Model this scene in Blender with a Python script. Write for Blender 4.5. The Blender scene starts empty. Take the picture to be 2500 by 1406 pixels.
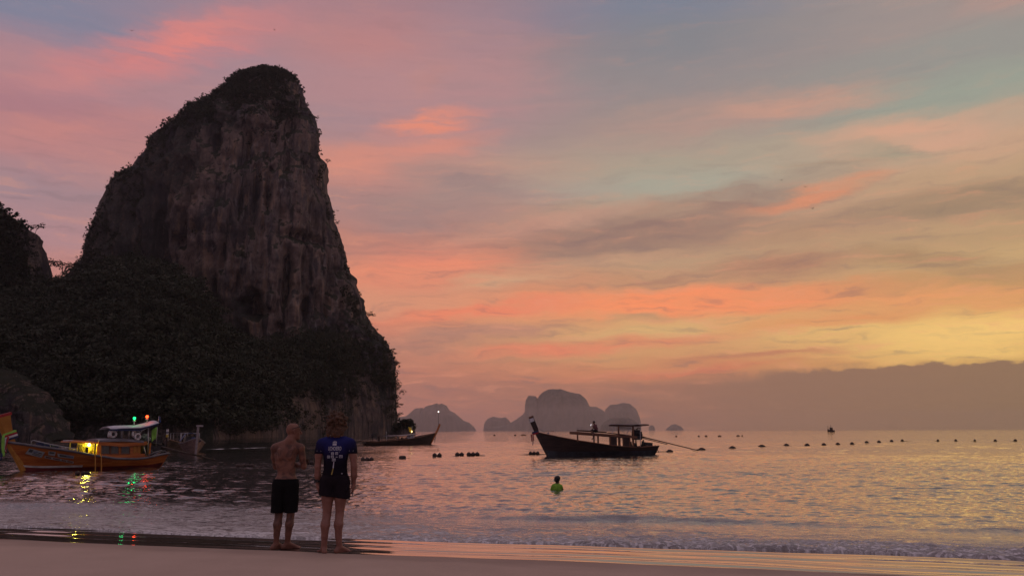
import bpy, bmesh, math, random
import numpy as np
from mathutils import Vector, Matrix
from mathutils.bvhtree import BVHTree

sc = bpy.context.scene
COL = sc.collection
RNG = np.random.default_rng(7)
random.seed(7)

# ------------------------------------------------------------------ camera
CAM_H = 2.15
F = 1875.0                      # focal length in photo pixels (2500 wide)
PITCH = math.atan(348.0 / F)
ROLL = 0.0039
_f = Vector((0, math.cos(PITCH), math.sin(PITCH)))
_u0 = Vector((0, -math.sin(PITCH), math.cos(PITCH)))
_r0 = Vector((1, 0, 0))
CR = _r0 * math.cos(ROLL) - _u0 * math.sin(ROLL)
CU = _u0 * math.cos(ROLL) + _r0 * math.sin(ROLL)
CF = _f
CAM = Vector((0, 0, CAM_H))
cd = bpy.data.cameras.new('camera')
cd.lens = 36.0 * F / 2500.0
cd.sensor_width = 36.0
cd.clip_start = 0.1
cd.clip_end = 20000.0
cam = bpy.data.objects.new('camera', cd)
COL.objects.link(cam)
cam.matrix_world = Matrix(((CR.x, CU.x, -CF.x, 0), (CR.y, CU.y, -CF.y, 0),
                           (CR.z, CU.z, -CF.z, CAM_H), (0, 0, 0, 1)))
sc.camera = cam


def ray(px, py):
    return CF + CR * ((px - 1250.0) / F) + CU * ((703.0 - py) / F)


def at(px, py, Y):
    d = ray(px, py)
    return CAM + d * (Y / d.y)


def gnd(px, py, z=0.0):
    d = ray(px, py)
    return CAM + d * ((z - CAM_H) / d.z)


def azel(px, py):
    d = ray(px, py).normalized()
    return math.degrees(math.atan2(d.x, d.y)), math.degrees(math.asin(d.z))


def lin(c):
    out = []
    for v in c[:3]:
        v = v / 255.0
        out.append(v / 12.92 if v <= 0.04045 else ((v + 0.055) / 1.055) ** 2.4)
    return (out[0], out[1], out[2], 1.0)


# ------------------------------------------------------------------ render settings
sc.render.engine = 'CYCLES'
sc.view_settings.view_transform = 'Standard'
sc.view_settings.look = 'None'
sc.view_settings.exposure = 0.0
sc.view_settings.gamma = 1.0
sc.view_settings.use_curve_mapping = False
sc.cycles.use_denoising = True
sc.cycles.volume_bounces = 1
sc.cycles.max_bounces = 6
sc.cycles.diffuse_bounces = 2
sc.cycles.glossy_bounces = 3
sc.cycles.transparent_max_bounces = 12
sc.cycles.sample_clamp_indirect = 4.0


# ------------------------------------------------------------------ node helper
class NG:
    def __init__(s, tree):
        s.t = tree
        s.n = tree.nodes
        s.l = tree.links

    def new(s, typ, **kw):
        n = s.n.new(typ)
        for k, v in kw.items():
            setattr(n, k, v)
        return n

    def put(s, sock, v):
        if v is None:
            return
        if isinstance(v, bpy.types.NodeSocket):
            s.l.new(v, sock)
        else:
            sock.default_value = v

    def math(s, op, a, b=None, c=None, clamp=False):
        n = s.new('ShaderNodeMath', operation=op, use_clamp=clamp)
        s.put(n.inputs[0], a)
        s.put(n.inputs[1], b)
        s.put(n.inputs[2], c)
        return n.outputs[0]

    def vmath(s, op, a, b=None):
        n = s.new('ShaderNodeVectorMath', operation=op)
        s.put(n.inputs[0], a)
        s.put(n.inputs[1], b)
        return n.outputs['Value'] if op in ('LENGTH', 'DOT_PRODUCT', 'DISTANCE') else n.outputs[0]

    def comb(s, x, y, z=0.0):
        n = s.new('ShaderNodeCombineXYZ')
        s.put(n.inputs[0], x)
        s.put(n.inputs[1], y)
        s.put(n.inputs[2], z)
        return n.outputs[0]

    def sep(s, v):
        n = s.new('ShaderNodeSeparateXYZ')
        s.put(n.inputs[0], v)
        return n.outputs

    def mapping(s, v, loc=(0, 0, 0), rot=(0, 0, 0), scale=(1, 1, 1), typ='POINT'):
        n = s.new('ShaderNodeMapping', vector_type=typ)
        s.put(n.inputs['Vector'], v)
        n.inputs['Location'].default_value = loc
        n.inputs['Rotation'].default_value = rot
        n.inputs['Scale'].default_value = scale
        return n.outputs[0]

    def noise(s, v, scale=1.0, detail=4.0, rough=0.5, col=False, dist=0.0):
        n = s.new('ShaderNodeTexNoise')
        s.put(n.inputs['Vector'], v)
        n.inputs['Scale'].default_value = scale
        n.inputs['Detail'].default_value = detail
        n.inputs['Roughness'].default_value = rough
        n.inputs['Distortion'].default_value = dist
        return n.outputs['Color'] if col else n.outputs[0]

    def rng(s, v, a, b, c=0.0, d=1.0, typ='SMOOTHSTEP'):
        n = s.new('ShaderNodeMapRange', interpolation_type=typ)
        s.put(n.inputs[0], v)
        s.put(n.inputs[1], a)
        s.put(n.inputs[2], b)
        s.put(n.inputs[3], c)
        s.put(n.inputs[4], d)
        return n.outputs[0]

    def mix(s, f, a, b, blend='MIX'):
        n = s.new('ShaderNodeMix', data_type='RGBA', blend_type=blend)
        n.clamp_factor = True
        s.put(n.inputs[0], f)
        s.put(n.inputs[6], a)
        s.put(n.inputs[7], b)
        return n.outputs[2]

    def ramp(s, f, stops, interp='LINEAR'):
        n = s.new('ShaderNodeValToRGB')
        s.put(n.inputs[0], f)
        r = n.color_ramp
        r.interpolation = interp
        stops = sorted(stops, key=lambda q: q[0])
        while len(r.elements) < len(stops):
            r.elements.new(0.5)
        for e, (p, c) in zip(r.elements, stops):
            e.position = min(max(p, 0.0), 1.0)
            e.color = c
        return n.outputs[0]


# ------------------------------------------------------------------ sky (world)
world = bpy.data.worlds.new('World')
sc.world = world
world.use_nodes = True
W = NG(world.node_tree)
W.n.clear()
wo = W.new('ShaderNodeOutputWorld')
bg = W.new('ShaderNodeBackground')
W.l.new(bg.outputs[0], wo.inputs[0])
tc = W.new('ShaderNodeTexCoord')
dx, dy, dz = W.sep(tc.outputs['Generated'])
AZ = W.math('MULTIPLY', W.math('ARCTAN2', dx, dy), 57.29578)
EL = W.math('MULTIPLY', W.math('ARCSINE', dz), 57.29578)
AE = W.comb(AZ, EL, 0.0)
# slow warp so that nothing is a clean gradient; long streaks tilted up to the right
strk = W.mapping(AE, rot=(0, 0, math.radians(-9)), scale=(0.05, 0.34, 1))
wn = W.noise(strk, 1.0, 4.0, 0.55, col=True)
wv = W.vmath('MULTIPLY', W.vmath('SUBTRACT', wn, (0.5, 0.5, 0.5)), (4.8, 1.7, 0.0))
wn2 = W.noise(W.mapping(AE, scale=(0.16, 0.55, 1), rot=(0, 0, math.radians(-6))), 1.0, 5.0, 0.6, col=True)
wv2 = W.vmath('MULTIPLY', W.vmath('SUBTRACT', wn2, (0.5, 0.5, 0.5)), (4.5, 1.5, 0.0))
wn3 = W.noise(W.mapping(AE, scale=(0.42, 1.1, 1), rot=(0, 0, math.radians(-8))), 1.0, 5.0, 0.62, col=True)
wv3 = W.vmath('MULTIPLY', W.vmath('SUBTRACT', wn3, (0.5, 0.5, 0.5)), (2.6, 0.95, 0.0))
AEw = W.vmath('ADD', W.vmath('ADD', W.vmath('ADD', AE, wv), wv2), wv3)
azw, elw, _ = W.sep(AEw)
EMIN, EMAX = -2.0, 46.0
elf = W.rng(elw, EMIN, EMAX, 0.0, 1.0, 'LINEAR')
ZEN = (150, 138, 150)
SKYCOL = [
    (0, [(0, (131, 130, 150)), (150, (178, 132, 137)), (250, (172, 124, 131)), (330, (184, 131, 131)),
         (450, (162, 133, 139)), (560, (175, 135, 138)), (640, (190, 132, 124)), (800, (188, 126, 114)), (1000, (165, 112, 104))]),
    (850, [(0, (168, 128, 134)), (100, (184, 131, 131)), (200, (177, 135, 138)), (300, (166, 135, 140)),
           (400, (192, 138, 128)), (500, (170, 131, 127)), (600, (190, 130, 116)), (680, (212, 138, 114)),
           (740, (212, 146, 118)), (790, (205, 130, 108)), (850, (178, 125, 110)), (900, (184, 123, 106)),
           (960, (170, 118, 105)), (1046, (162, 117, 106))]),
    (1650, [(0, (126, 130, 145)), (100, (135, 133, 138)), (200, (148, 138, 138)), (300, (160, 142, 135)),
            (400, (170, 157, 140)), (455, (168, 163, 147)), (520, (180, 148, 126)), (570, (164, 132, 114)),
            (630, (186, 150, 121)), (690, (194, 144, 112)), (740, (230, 148, 105)), (800, (212, 166, 116)),
            (850, (206, 152, 108)), (900, (200, 134, 100)), (950, (166, 117, 98)), (1046, (150, 111, 99))]),
    (2450, [(0, (160, 145, 140)), (100, (152, 148, 142)), (200, (155, 158, 145)), (280, (186, 160, 138)),
            (350, (198, 160, 132)), (420, (188, 156, 125)), (480, (172, 142, 114)), (550, (184, 150, 115)),
            (620, (198, 162, 118)), (680, (192, 148, 104)), (730, (216, 158, 104)), (790, (236, 192, 118)),
            (850, (226, 182, 111)), (884, (205, 160, 100)), (960, (160, 122, 92)), (1046, (140, 109, 94))]),
]
base = None
for i, (cx, stops) in enumerate(SKYCOL):
    st = []
    for (py, c) in stops:
        e = azel(cx, py)[1]
        st.append(((e - EMIN) / (EMAX - EMIN), lin(c)))
    st.append((1.0, lin(ZEN)))
    r = W.ramp(elf, st, 'B_SPLINE' if False else 'EASE')
    if base is None:
        base = r
    else:
        a0 = azel(SKYCOL[i - 1][0], 700)[0]
        a1 = azel(cx, 700)[0]
        base = W.mix(W.rng(azw, a0, a1), base, r)
# beyond the frame and behind the viewer the dusk simply goes on, cooler and dimmer
backr = W.ramp(elf, [(0.0, lin((120, 98, 104))), (0.12, lin((136, 110, 118))), (0.35, lin((128, 114, 128))), (1.0, lin(ZEN))])
base = W.mix(W.rng(W.math('ABSOLUTE', AZ), 42.0, 105.0), base, backr)
hi = W.rng(EL, 34.0, 62.0)
base = W.mix(hi, base, lin((160, 142, 152)))

# streaks of cloud: end point, end point (photo pixels turned into directions), half width, colour, opacity
STREAKS = [
    ((780, 270), (1420, 170), 120, (184, 137, 138), 0.55),
    ((1380, 340), (2050, 230), 60, (188, 148, 136), 0.5),
    ((1700, 580), (2560, 440), 60, (194, 150, 124), 0.45),
    ((880, 540), (1500, 470), 40, (176, 136, 130), 0.4),
    ((1000, 110), (1330, 60), 60, (164, 134, 142), 0.45),
    ((20, 190), (760, 25), 52, (212, 131, 128), 0.85),
    ((330, 110), (620, 55), 30, (220, 134, 126), 0.6),
    ((-100, 330), (480, 285), 34, (196, 133, 128), 0.7),
    ((150, 450), (420, 400), 30, (190, 138, 134), 0.5),
    ((900, 330), (1180, 280), 30, (224, 141, 120), 0.9),
    ((830, 400), (1240, 330), 26, (214, 141, 124), 0.7),
    ((700, 400), (1000, 400), 48, (212, 141, 124), 0.75),
    ((930, 420), (1340, 470), 34, (156, 131, 128), 0.75),
    ((850, 530), (1250, 500), 44, (158, 130, 126), 0.75),
    ((1000, 215), (1130, 175), 34, (186, 135, 130), 0.5),
    ((1310, 560), (1620, 490), 18, (196, 153, 133), 0.7),
    ((960, 610), (1480, 520), 14, (198, 146, 128), 0.6),
    ((1250, 655), (1750, 600), 16, (196, 152, 124), 0.6),
    ((1500, 700), (1720, 655), 9, (168, 124, 106), 0.6),
    ((2200, 560), (2560, 530), 16, (192, 156, 120), 0.6),
    ((1900, 560), (2300, 500), 14, (164, 134, 112), 0.6),
    ((1150, 640), (2060, 425), 46, (150, 120, 110), 0.92),
    ((1500, 600), (1900, 530), 34, (160, 127, 112), 0.6),
    ((1760, 525), (2250, 400), 17, (212, 141, 110), 0.9),
    ((2050, 520), (2700, 440), 30, (156, 131, 108), 0.85),
    ((1700, 285), (2250, 200), 28, (202, 152, 133), 0.7),
    ((1950, 340), (2560, 285), 36, (214, 163, 137), 0.8),
    ((2050, 350), (2320, 385), 24, (158, 151, 131), 0.75),
    ((1880, 420), (2200, 385), 22, (160, 140, 122), 0.7),
    ((2300, 20), (2560, -10), 34, (182, 146, 136), 0.6),
    ((1680, 660), (2180, 625), 30, (172, 128, 106), 0.85),
    ((2080, 610), (2520, 660), 26, (166, 131, 102), 0.8),
    ((1750, 600), (2150, 560), 22, (176, 138, 112), 0.6),
    ((1260, 740), (2180, 700), 32, (246, 146, 102), 0.95),
    ((2000, 725), (2560, 715), 24, (234, 157, 106), 0.6),
    ((760, 690), (1320, 620), 36, (230, 141, 112), 0.9),
    ((850, 640), (1200, 600), 30, (214, 134, 114), 0.6),
    ((1060, 710), (1380, 675), 20, (206, 160, 127), 0.8),
    ((870, 785), (1460, 725), 17, (230, 135, 105), 0.9),
    ((1700, 800), (2420, 745), 15, (222, 148, 100), 0.85),
    ((950, 830), (1420, 785), 18, (178, 130, 114), 0.85),
    ((1380, 780), (1700, 765), 10, (184, 146, 112), 0.7),
    ((980, 870), (1880, 805), 17, (222, 133, 104), 0.85),
    ((1480, 815), (1740, 785), 14, (216, 172, 118), 0.7),
    ((1560, 885), (2060, 850), 9, (190, 128, 100), 0.85),
    ((1500, 925), (1950, 885), 8, (205, 122, 96), 0.8),
    ((1200, 930), (1800, 900), 10, (196, 126, 102), 0.6),
    ((2120, 845), (2700, 775), 44, (244, 198, 122), 0.55),
]
wisp = W.noise(W.mapping(AEw, rot=(0, 0, math.radians(-8)), scale=(0.11, 0.95, 1)), 1.0, 6.0, 0.62)
wispf = W.rng(wisp, 0.34, 0.56, 0.40, 1.12, 'LINEAR')
cur = base
for (p0, p1, hw, c, al) in STREAKS:
    a0, e0 = azel(*p0)
    a1, e1 = azel(*p1)
    ang = math.atan2(e1 - e0, a1 - a0)
    L = math.hypot(a1 - a0, e1 - e0) * 0.62
    Wd = math.degrees(hw / F) * 1.55
    m = W.mapping(AEw, loc=((a0 + a1) / 2, (e0 + e1) / 2, 0), rot=(0, 0, ang), scale=(L, Wd, 1), typ='TEXTURE')
    g = W.rng(W.vmath('LENGTH', m), 1.0, 0.12, 0.0, al)
    g = W.math('MULTIPLY', g, wispf, clamp=True)
    cur = W.mix(g, cur, lin(c))
# fine fibres over the whole sky
fibk = W.rng(EL, 24.0, 7.0, 0.40, 1.8)
fib = W.noise(W.mapping(AEw, rot=(0, 0, math.radians(-10)), scale=(0.22, 1.9, 1)), 1.0, 5.0, 0.6)
cur = W.mix(W.math('MULTIPLY', fibk, W.rng(fib, 0.5, 0.8, 0.0, 0.26)), cur, lin((232, 156, 124)))
cur = W.mix(W.math('MULTIPLY', fibk, W.rng(fib, 0.5, 0.24, 0.0, 0.24)), cur, lin((120, 102, 106)))
# low bank of grey-brown cloud over the right horizon
bk = [(1300, 1000), (1560, 945), (1740, 925), (1900, 906), (2100, 898), (2240, 888), (2500, 883), (2900, 872)]
bt = []
for (x, y) in bk:
    a, e = azel(x, y)
    bt.append(((a + 10) / 60.0, (e / 10.0, e / 10.0, e / 10.0, 1)))
bt.append((1.0, (0.5, 0.5, 0.5, 1)))
btop = W.math('MULTIPLY', W.ramp(W.rng(AZ, -10, 50, 0, 1, 'LINEAR'), bt), 10.0)
lump = W.noise(W.mapping(AE, scale=(0.55, 0.8, 1)), 1.0, 5.0, 0.55)
btop = W.math('ADD', btop, W.math('MULTIPLY', W.math('SUBTRACT', lump, 0.5), 0.9))
lump2 = W.noise(W.mapping(AE, scale=(1.7, 2.2, 1)), 1.0, 5.0, 0.6)
btop = W.math('ADD', btop, W.math('MULTIPLY', W.math('SUBTRACT', lump2, 0.5), 0.45))
dd = W.math('SUBTRACT', btop, EL)
sharp = W.rng(AZ, azel(1500, 900)[0], azel(2150, 900)[0], 1.5, 0.17)
edge = W.math('DIVIDE', dd, sharp)
bm_ = W.math('MULTIPLY', W.rng(edge, -0.5, 0.7), W.rng(AZ, azel(1250, 900)[0], azel(1950, 900)[0], 0.0, 0.97))
bankc = W.ramp(W.rng(AZ, azel(1500, 900)[0], azel(2500, 900)[0], 0, 1, 'LINEAR'),
               [(0, lin((152, 112, 98))), (1, lin((146, 114, 92)))])
HAZE_K = 0.000068
cur = W.mix(W.math('MULTIPLY', bm_, W.rng(W.math('ABSOLUTE', AZ), 50.0, 80.0, 1.0, 0.0)), cur, bankc)
# the colours above are as seen from the beach, through the haze over the bay; the sky beyond it is that much brighter
path = W.math('MINIMUM', W.math('DIVIDE', 303.0, W.math('MAXIMUM', W.math('SINE', W.math('RADIANS', EL)), 0.001)), 13500.0)
trn = W.math('EXPONENT', W.math('MULTIPLY', path, -HAZE_K))
ins = W.vmath('SCALE', (0.265, 0.158, 0.134))
ins.node.inputs['Scale'].default_value = 1.0
W.l.new(W.math('SUBTRACT', 1.0, trn), ins.node.inputs['Scale'])
cur = W.vmath('SUBTRACT', cur, ins)
cur = W.vmath('MAXIMUM', cur, (0.02, 0.015, 0.015))
sc_ = W.vmath('SCALE', cur)
W.l.new(W.math('DIVIDE', 1.0, trn), sc_.node.inputs['Scale'])
cur = sc_
W.l.new(cur, bg.inputs[0])
bg.inputs[1].default_value = 1.0


# ------------------------------------------------------------------ noise in numpy
_perm = np.random.default_rng(3).permutation(256)
_perm = np.concatenate([_perm, _perm, _perm])
_grad = np.random.default_rng(5).normal(size=(256, 3))
_grad /= np.linalg.norm(_grad, axis=1)[:, None]


def gnoise(x, y, z):
    x, y, z = np.broadcast_arrays(np.asarray(x, float), np.asarray(y, float), np.asarray(z, float))
    xi, yi, zi = np.floor(x).astype(int), np.floor(y).astype(int), np.floor(z).astype(int)
    xf, yf, zf = x - xi, y - yi, z - zi
    u = xf * xf * xf * (xf * (xf * 6 - 15) + 10)
    v = yf * yf * yf * (yf * (yf * 6 - 15) + 10)
    w = zf * zf * zf * (zf * (zf * 6 - 15) + 10)
    out = 0
    for a in (0, 1):
        for b in (0, 1):
            for c in (0, 1):
                h = _perm[_perm[_perm[(xi + a) & 255] + ((yi + b) & 255)] + ((zi + c) & 255)]
                g = _grad[h]
                d = g[..., 0] * (xf - a) + g[..., 1] * (yf - b) + g[..., 2] * (zf - c)
                out = out + d * (u if a else 1 - u) * (v if b else 1 - v) * (w if c else 1 - w)
    return out * 1.6


def fbm(x, y, z, o=4, g=0.5):
    s, a = 0, 1.0
    for i in range(o):
        s = s + a * gnoise(x + 17.3 * i, y - 9.1 * i, z + 4.7 * i)
        x, y, z = x * 2.03, y * 2.03, z * 2.03
        a *= g
    return s


# ------------------------------------------------------------------ object helpers
def mesh_np(name, v, f, smooth=True):
    v = np.asarray(v, dtype=np.float32)
    f = np.asarray(f, dtype=np.int32)
    me = bpy.data.meshes.new(name)
    k = f.shape[1]
    me.vertices.add(len(v))
    me.vertices.foreach_set('co', v.ravel())
    me.loops.add(f.size)
    me.loops.foreach_set('vertex_index', f.ravel())
    me.polygons.add(len(f))
    me.polygons.foreach_set('loop_start', np.arange(0, f.size, k, dtype=np.int32))
    me.polygons.foreach_set('loop_total', np.full(len(f), k, dtype=np.int32))
    if smooth:
        me.polygons.foreach_set('use_smooth', np.ones(len(f), dtype=bool))
    me.update(calc_edges=True)
    me.validate()
    return me


def link(name, me, m=None, parent=None, smooth=None):
    if m is not None:
        if len(me.materials) == 0:
            me.materials.append(m)
    o = bpy.data.objects.new(name, me)
    COL.objects.link(o)
    if parent is not None:
        o.parent = parent
    return o


def tag(o, label=None, cat=None, group=None, kind=None):
    if label:
        o['label'] = label
    if cat:
        o['category'] = cat
    if group:
        o['group'] = group
    if kind:
        o['kind'] = kind
    return o


def thing(name, label, cat, loc=(0, 0, 0), rotz=0.0, group=None):
    o = bpy.data.objects.new(name, None)
    o.empty_display_size = 0.2
    COL.objects.link(o)
    o.location = loc
    o.rotation_euler = (0, 0, rotz)
    return tag(o, label, cat, group)


def grid_faces(nr, nc, wrap=False):
    i = np.arange(nr - 1)[:, None]
    j = np.arange(nc if wrap else nc - 1)[None, :]
    a = i * nc + j
    b = i * nc + (j + 1) % nc
    c = (i + 1) * nc + (j + 1) % nc
    d = (i + 1) * nc + j
    return np.stack([a, b, c, d], axis=-1).reshape(-1, 4)


class MB:
    """collects shapes; build() links them as ONE mesh object"""

    def __init__(s):
        s.v = []
        s.f = []
        s.sm = []

    def add(s, v, f, smooth=False):
        o = len(s.v)
        s.v += [tuple(map(float, p)) for p in v]
        for q in f:
            s.f.append(tuple(int(i) + o for i in q))
            s.sm.append(smooth)
        return s

    def box(s, c, d, rz=0.0, ry=0.0, rx=0.0, bev=0.0):
        M = Matrix.Rotation(rz, 3, 'Z') @ Matrix.Rotation(ry, 3, 'Y') @ Matrix.Rotation(rx, 3, 'X')
        h = [x / 2 for x in d]
        vs = []
        for x in (-1, 1):
            for y in (-1, 1):
                for z in (-1, 1):
                    p = M @ Vector((x * h[0], y * h[1], z * h[2])) + Vector(c)
                    vs.append(p)
        fs = [(0, 1, 3, 2), (4, 6, 7, 5), (0, 4, 5, 1), (2, 3, 7, 6), (0, 2, 6, 4), (1, 5, 7, 3)]
        return s.add(vs, fs)

    def bar(s, a, b, w, t=None, up=(0, 0, 1)):
        a, b = Vector(a), Vector(b)
        t = t or w
        d = (b - a).normalized()
        upv = Vector(up)
        if abs(d.dot(upv)) > 0.98:
            upv = Vector((1, 0, 0))
        r = d.cross(upv).normalized()
        u = r.cross(d).normalized()
        vs = []
        for p in (a, b):
            for (i, j) in ((-1, -1), (1, -1), (1, 1), (-1, 1)):
                vs.append(p + r * (i * w / 2) + u * (j * t / 2))
        return s.add(vs, [(3, 2, 1, 0), (4, 5, 6, 7), (0, 1, 5, 4), (1, 2, 6, 5), (2, 3, 7, 6), (3, 0, 4, 7)])

    def tube(s, pts, r, n=6, closed=False):
        pts = [Vector(p) for p in pts]
        m = len(pts)
        rr = r if isinstance(r, (list, tuple)) else [r] * m
        vs = []
        for i, p in enumerate(pts):
            if closed:
                d = pts[(i + 1) % m] - pts[i - 1]
            else:
                d = pts[min(i + 1, m - 1)] - pts[max(i - 1, 0)]
            d = d.normalized() if d.length > 1e-9 else Vector((0, 0, 1))
            upv = Vector((0, 0, 1)) if abs(d.z) < 0.95 else Vector((1, 0, 0))
            a = d.cross(upv).normalized()
            b = a.cross(d).normalized()
            for k in range(n):
                t = 2 * math.pi * k / n
                vs.append(p + a * (math.cos(t) * rr[i]) + b * (math.sin(t) * rr[i]))
        fs = []
        for i in range(m if closed else m - 1):
            for k in range(n):
                i2 = (i + 1) % m
                fs.append((i * n + k, i * n + (k + 1) % n, i2 * n + (k + 1) % n, i2 * n + k))
        if not closed:
            fs.append(tuple(range(n))[::-1])
            fs.append(tuple((m - 1) * n + k for k in range(n)))
        return s.add(vs, fs, True)

    def ell(s, c, r, nu=12, nv=8, rough=0.0, seed=0):
        rs = random.Random(seed)
        vs = [(c[0], c[1], c[2] - r[2])]
        for j in range(1, nv):
            ph = -math.pi / 2 + math.pi * j / nv
            for i in range(nu):
                th = 2 * math.pi * i / nu
                k = 1 + rough * rs.uniform(-1, 1)
                vs.append((c[0] + r[0] * math.cos(ph) * math.cos(th) * k, c[1] + r[1] * math.cos(ph) * math.sin(th) * k,
                           c[2] + r[2] * math.sin(ph) * k))
        vs.append((c[0], c[1], c[2] + r[2]))
        fs = []
        for i in range(nu):
            fs.append((0, 1 + (i + 1) % nu, 1 + i))
            fs.append((len(vs) - 1, 1 + (nv - 2) * nu + i, 1 + (nv - 2) * nu + (i + 1) % nu))
        for j in range(nv - 2):
            for i in range(nu):
                fs.append((1 + j * nu + i, 1 + j * nu + (i + 1) % nu, 1 + (j + 1) * nu + (i + 1) % nu, 1 + (j + 1) * nu + i))
        return s.add(vs, fs, True)

    def torus(s, c, R, r, M=None, nu=24, nv=8):
        vs, fs = [], []
        for i in range(nu):
            a = 2 * math.pi * i / nu
            for j in range(nv):
                b = 2 * math.pi * j / nv
                p = Vector(((R + r * math.cos(b)) * math.cos(a), (R + r * math.cos(b)) * math.sin(a), r * math.sin(b)))
                if M is not None:
                    p = M @ p
                vs.append(p + Vector(c))
        for i in range(nu):
            for j in range(nv):
                fs.append((i * nv + j, ((i + 1) % nu) * nv + j, ((i + 1) % nu) * nv + (j + 1) % nv, i * nv + (j + 1) % nv))
        return s.add(vs, fs, True)

    def loft(s, secs, closed=True, caps=True, smooth=True):
        n = len(secs[0])
        vs = [p for q in secs for p in q]
        fs = []
        for i in range(len(secs) - 1):
            for k in range(n if closed else n - 1):
                fs.append((i * n + k, i * n + (k + 1) % n, (i + 1) * n + (k + 1) % n, (i + 1) * n + k))
        s.add(vs, fs, smooth)
        if caps and closed:
            o = len(s.v) - len(vs)
            s.f.append(tuple(o + k for k in range(n))[::-1])
            s.sm.append(False)
            s.f.append(tuple(o + (len(secs) - 1) * n + k for k in range(n)))
            s.sm.append(False)
        return s

    def pieces(s):
        par = list(range(len(s.v)))

        def find(i):
            while par[i] != i:
                par[i] = par[par[i]]
                i = par[i]
            return i
        for q in s.f:
            for k in q[1:]:
                par[find(k)] = find(q[0])
        out = {}
        for q, sm in zip(s.f, s.sm):
            out.setdefault(find(q[0]), []).append((q, sm))
        res = []
        for fs in out.values():
            mb = MB()
            mp = {}
            for q, sm in fs:
                for k in q:
                    if k not in mp:
                        mp[k] = len(mb.v)
                        mb.v.append(s.v[k])
                mb.f.append(tuple(mp[k] for k in q))
                mb.sm.append(sm)
            res.append(mb)
        return res

    def build(s, name, m, parent=None, nosm=False):
        me = bpy.data.meshes.new(name)
        me.from_pydata(s.v, [], s.f)
        bm = bmesh.new()
        bm.from_mesh(me)
        bmesh.ops.recalc_face_normals(bm, faces=bm.faces)
        bm.to_mesh(me)
        bm.free()
        if len(me.polygons) == len(s.sm) and not nosm:
            me.polygons.foreach_set('use_smooth', s.sm)
        me.update()
        return link(name, me, m, parent)


# ------------------------------------------------------------------ materials
def pmat(name, c1, c2=None, rough=0.6, scale=4.0, stretch=(1, 1, 1), bump=0.0, spec=0.4, metal=0.0, detail=5.0, lo=0.35, hi=0.65,
         wear=None, coord='Object'):
    m = bpy.data.materials.new(name)
    m.use_nodes = True
    g = NG(m.node_tree)
    b = g.n['Principled BSDF']
    b.inputs['Roughness'].default_value = rough
    b.inputs['Specular IOR Level'].default_value = spec
    b.inputs['Metallic'].default_value = metal
    t = g.new('ShaderNodeTexCoord')
    v = g.mapping(t.outputs[coord], scale=stretch)
    c2 = c2 or tuple(x * 0.7 for x in c1)
    n = g.noise(v, scale, detail, 0.6)
    col = g.mix(g.rng(n, lo, hi), (*c1, 1), (*c2, 1))
    if wear:
        n2 = g.noise(v, scale * 2.7, 6.0, 0.7)
        col = g.mix(g.rng(n2, 0.56, 0.7, 0, 0.8), col, (*wear, 1))
    g.l.new(col, b.inputs['Base Color'])
    g.l.new(g.rng(n, 0.3, 0.7, rough * 0.85, min(1, rough * 1.15), 'LINEAR'), b.inputs['Roughness'])
    if bump:
        bn = g.new('ShaderNodeBump')
        bn.inputs['Strength'].default_value = 1.0
        bn.inputs['Distance'].default_value = bump
        g.l.new(n, bn.inputs['Height'])
        g.l.new(bn.outputs[0], b.inputs['Normal'])
    return m


def emat(name, c, strength, base=(0.8, 0.8, 0.8)):
    m = bpy.data.materials.new(name)
    m.use_nodes = True
    b = m.node_tree.nodes['Principled BSDF']
    b.inputs['Base Color'].default_value = (*base, 1)
    b.inputs['Emission Color'].default_value = (*c, 1)
    b.inputs['Emission Strength'].default_value = strength
    return m

# ================================================================== THE SETTING
# ---- shore line: P0 is on the swash edge, SN points out to sea, ST runs along the shore to the right
EDGE_Z = 0.45
_pl = gnd(0, 1284, EDGE_Z)
_pr = gnd(2500, 1367, EDGE_Z)
P0 = np.array([_pl.x, _pl.y])
_t = np.array([_pr.x - _pl.x, _pr.y - _pl.y])
ST = _t / np.linalg.norm(_t)
SN = np.array([-ST[1], ST[0]])


def qs(x, y):
    """distance out to sea from the swash edge, and distance along the shore"""
    x, y = np.asarray(x, float), np.asarray(y, float)
    return (x - P0[0]) * SN[0] + (y - P0[1]) * SN[1], (x - P0[0]) * ST[0] + (y - P0[1]) * ST[1]


def beach_z(q, s):
    z = EDGE_Z - 0.05 * q
    up = np.maximum(-q - 3.2, 0)
    z = np.where(q < -3.2, EDGE_Z + 0.16 + 0.10 * (1 - np.exp(-up * 0.3)), z)
    z = z + 0.035 * fbm(s / 9.0, q / 5.0, 0.3, 2)
    # backwash ridges in the wet sand, long and parallel to the water
    wet = np.clip((q + 2.9) / 0.5, 0, 1) * np.clip((0.8 - q) / 0.5, 0, 1)
    qq = q + 0.20 * fbm(s / 3.6, q * 0.5, 7.1, 3) + 0.02 * s
    rip = 0.0115 * np.sin(qq * 2 * math.pi / 0.60 + 0.9 * gnoise(s / 5, q, 2.2)) + 0.0028 * np.sin(qq * 2 * math.pi / 0.31 + 2 * gnoise(s / 2.5, q, 5.5))
    z = z + wet * rip * (0.7 + 0.5 * gnoise(s / 3.2, q / 0.9, 9.9))
    dry = 1 - np.clip((q + 2.6) / 0.5, 0, 1)
    z = z + dry * (0.006 * fbm(s / 0.8, q / 0.5, 3.3, 3) + 0.0018 * gnoise(s / 0.14, q / 0.14, 1.1))
    return z


def wet_limit(s):
    return -2.2 - 0.10 * gnoise(s / 2.6, 0.5, 0.5) - 0.04 * gnoise(s / 0.6, 0.5, 2.5) + 0.12 * np.exp(-((s - 4.0) / 1.5) ** 2)


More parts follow.
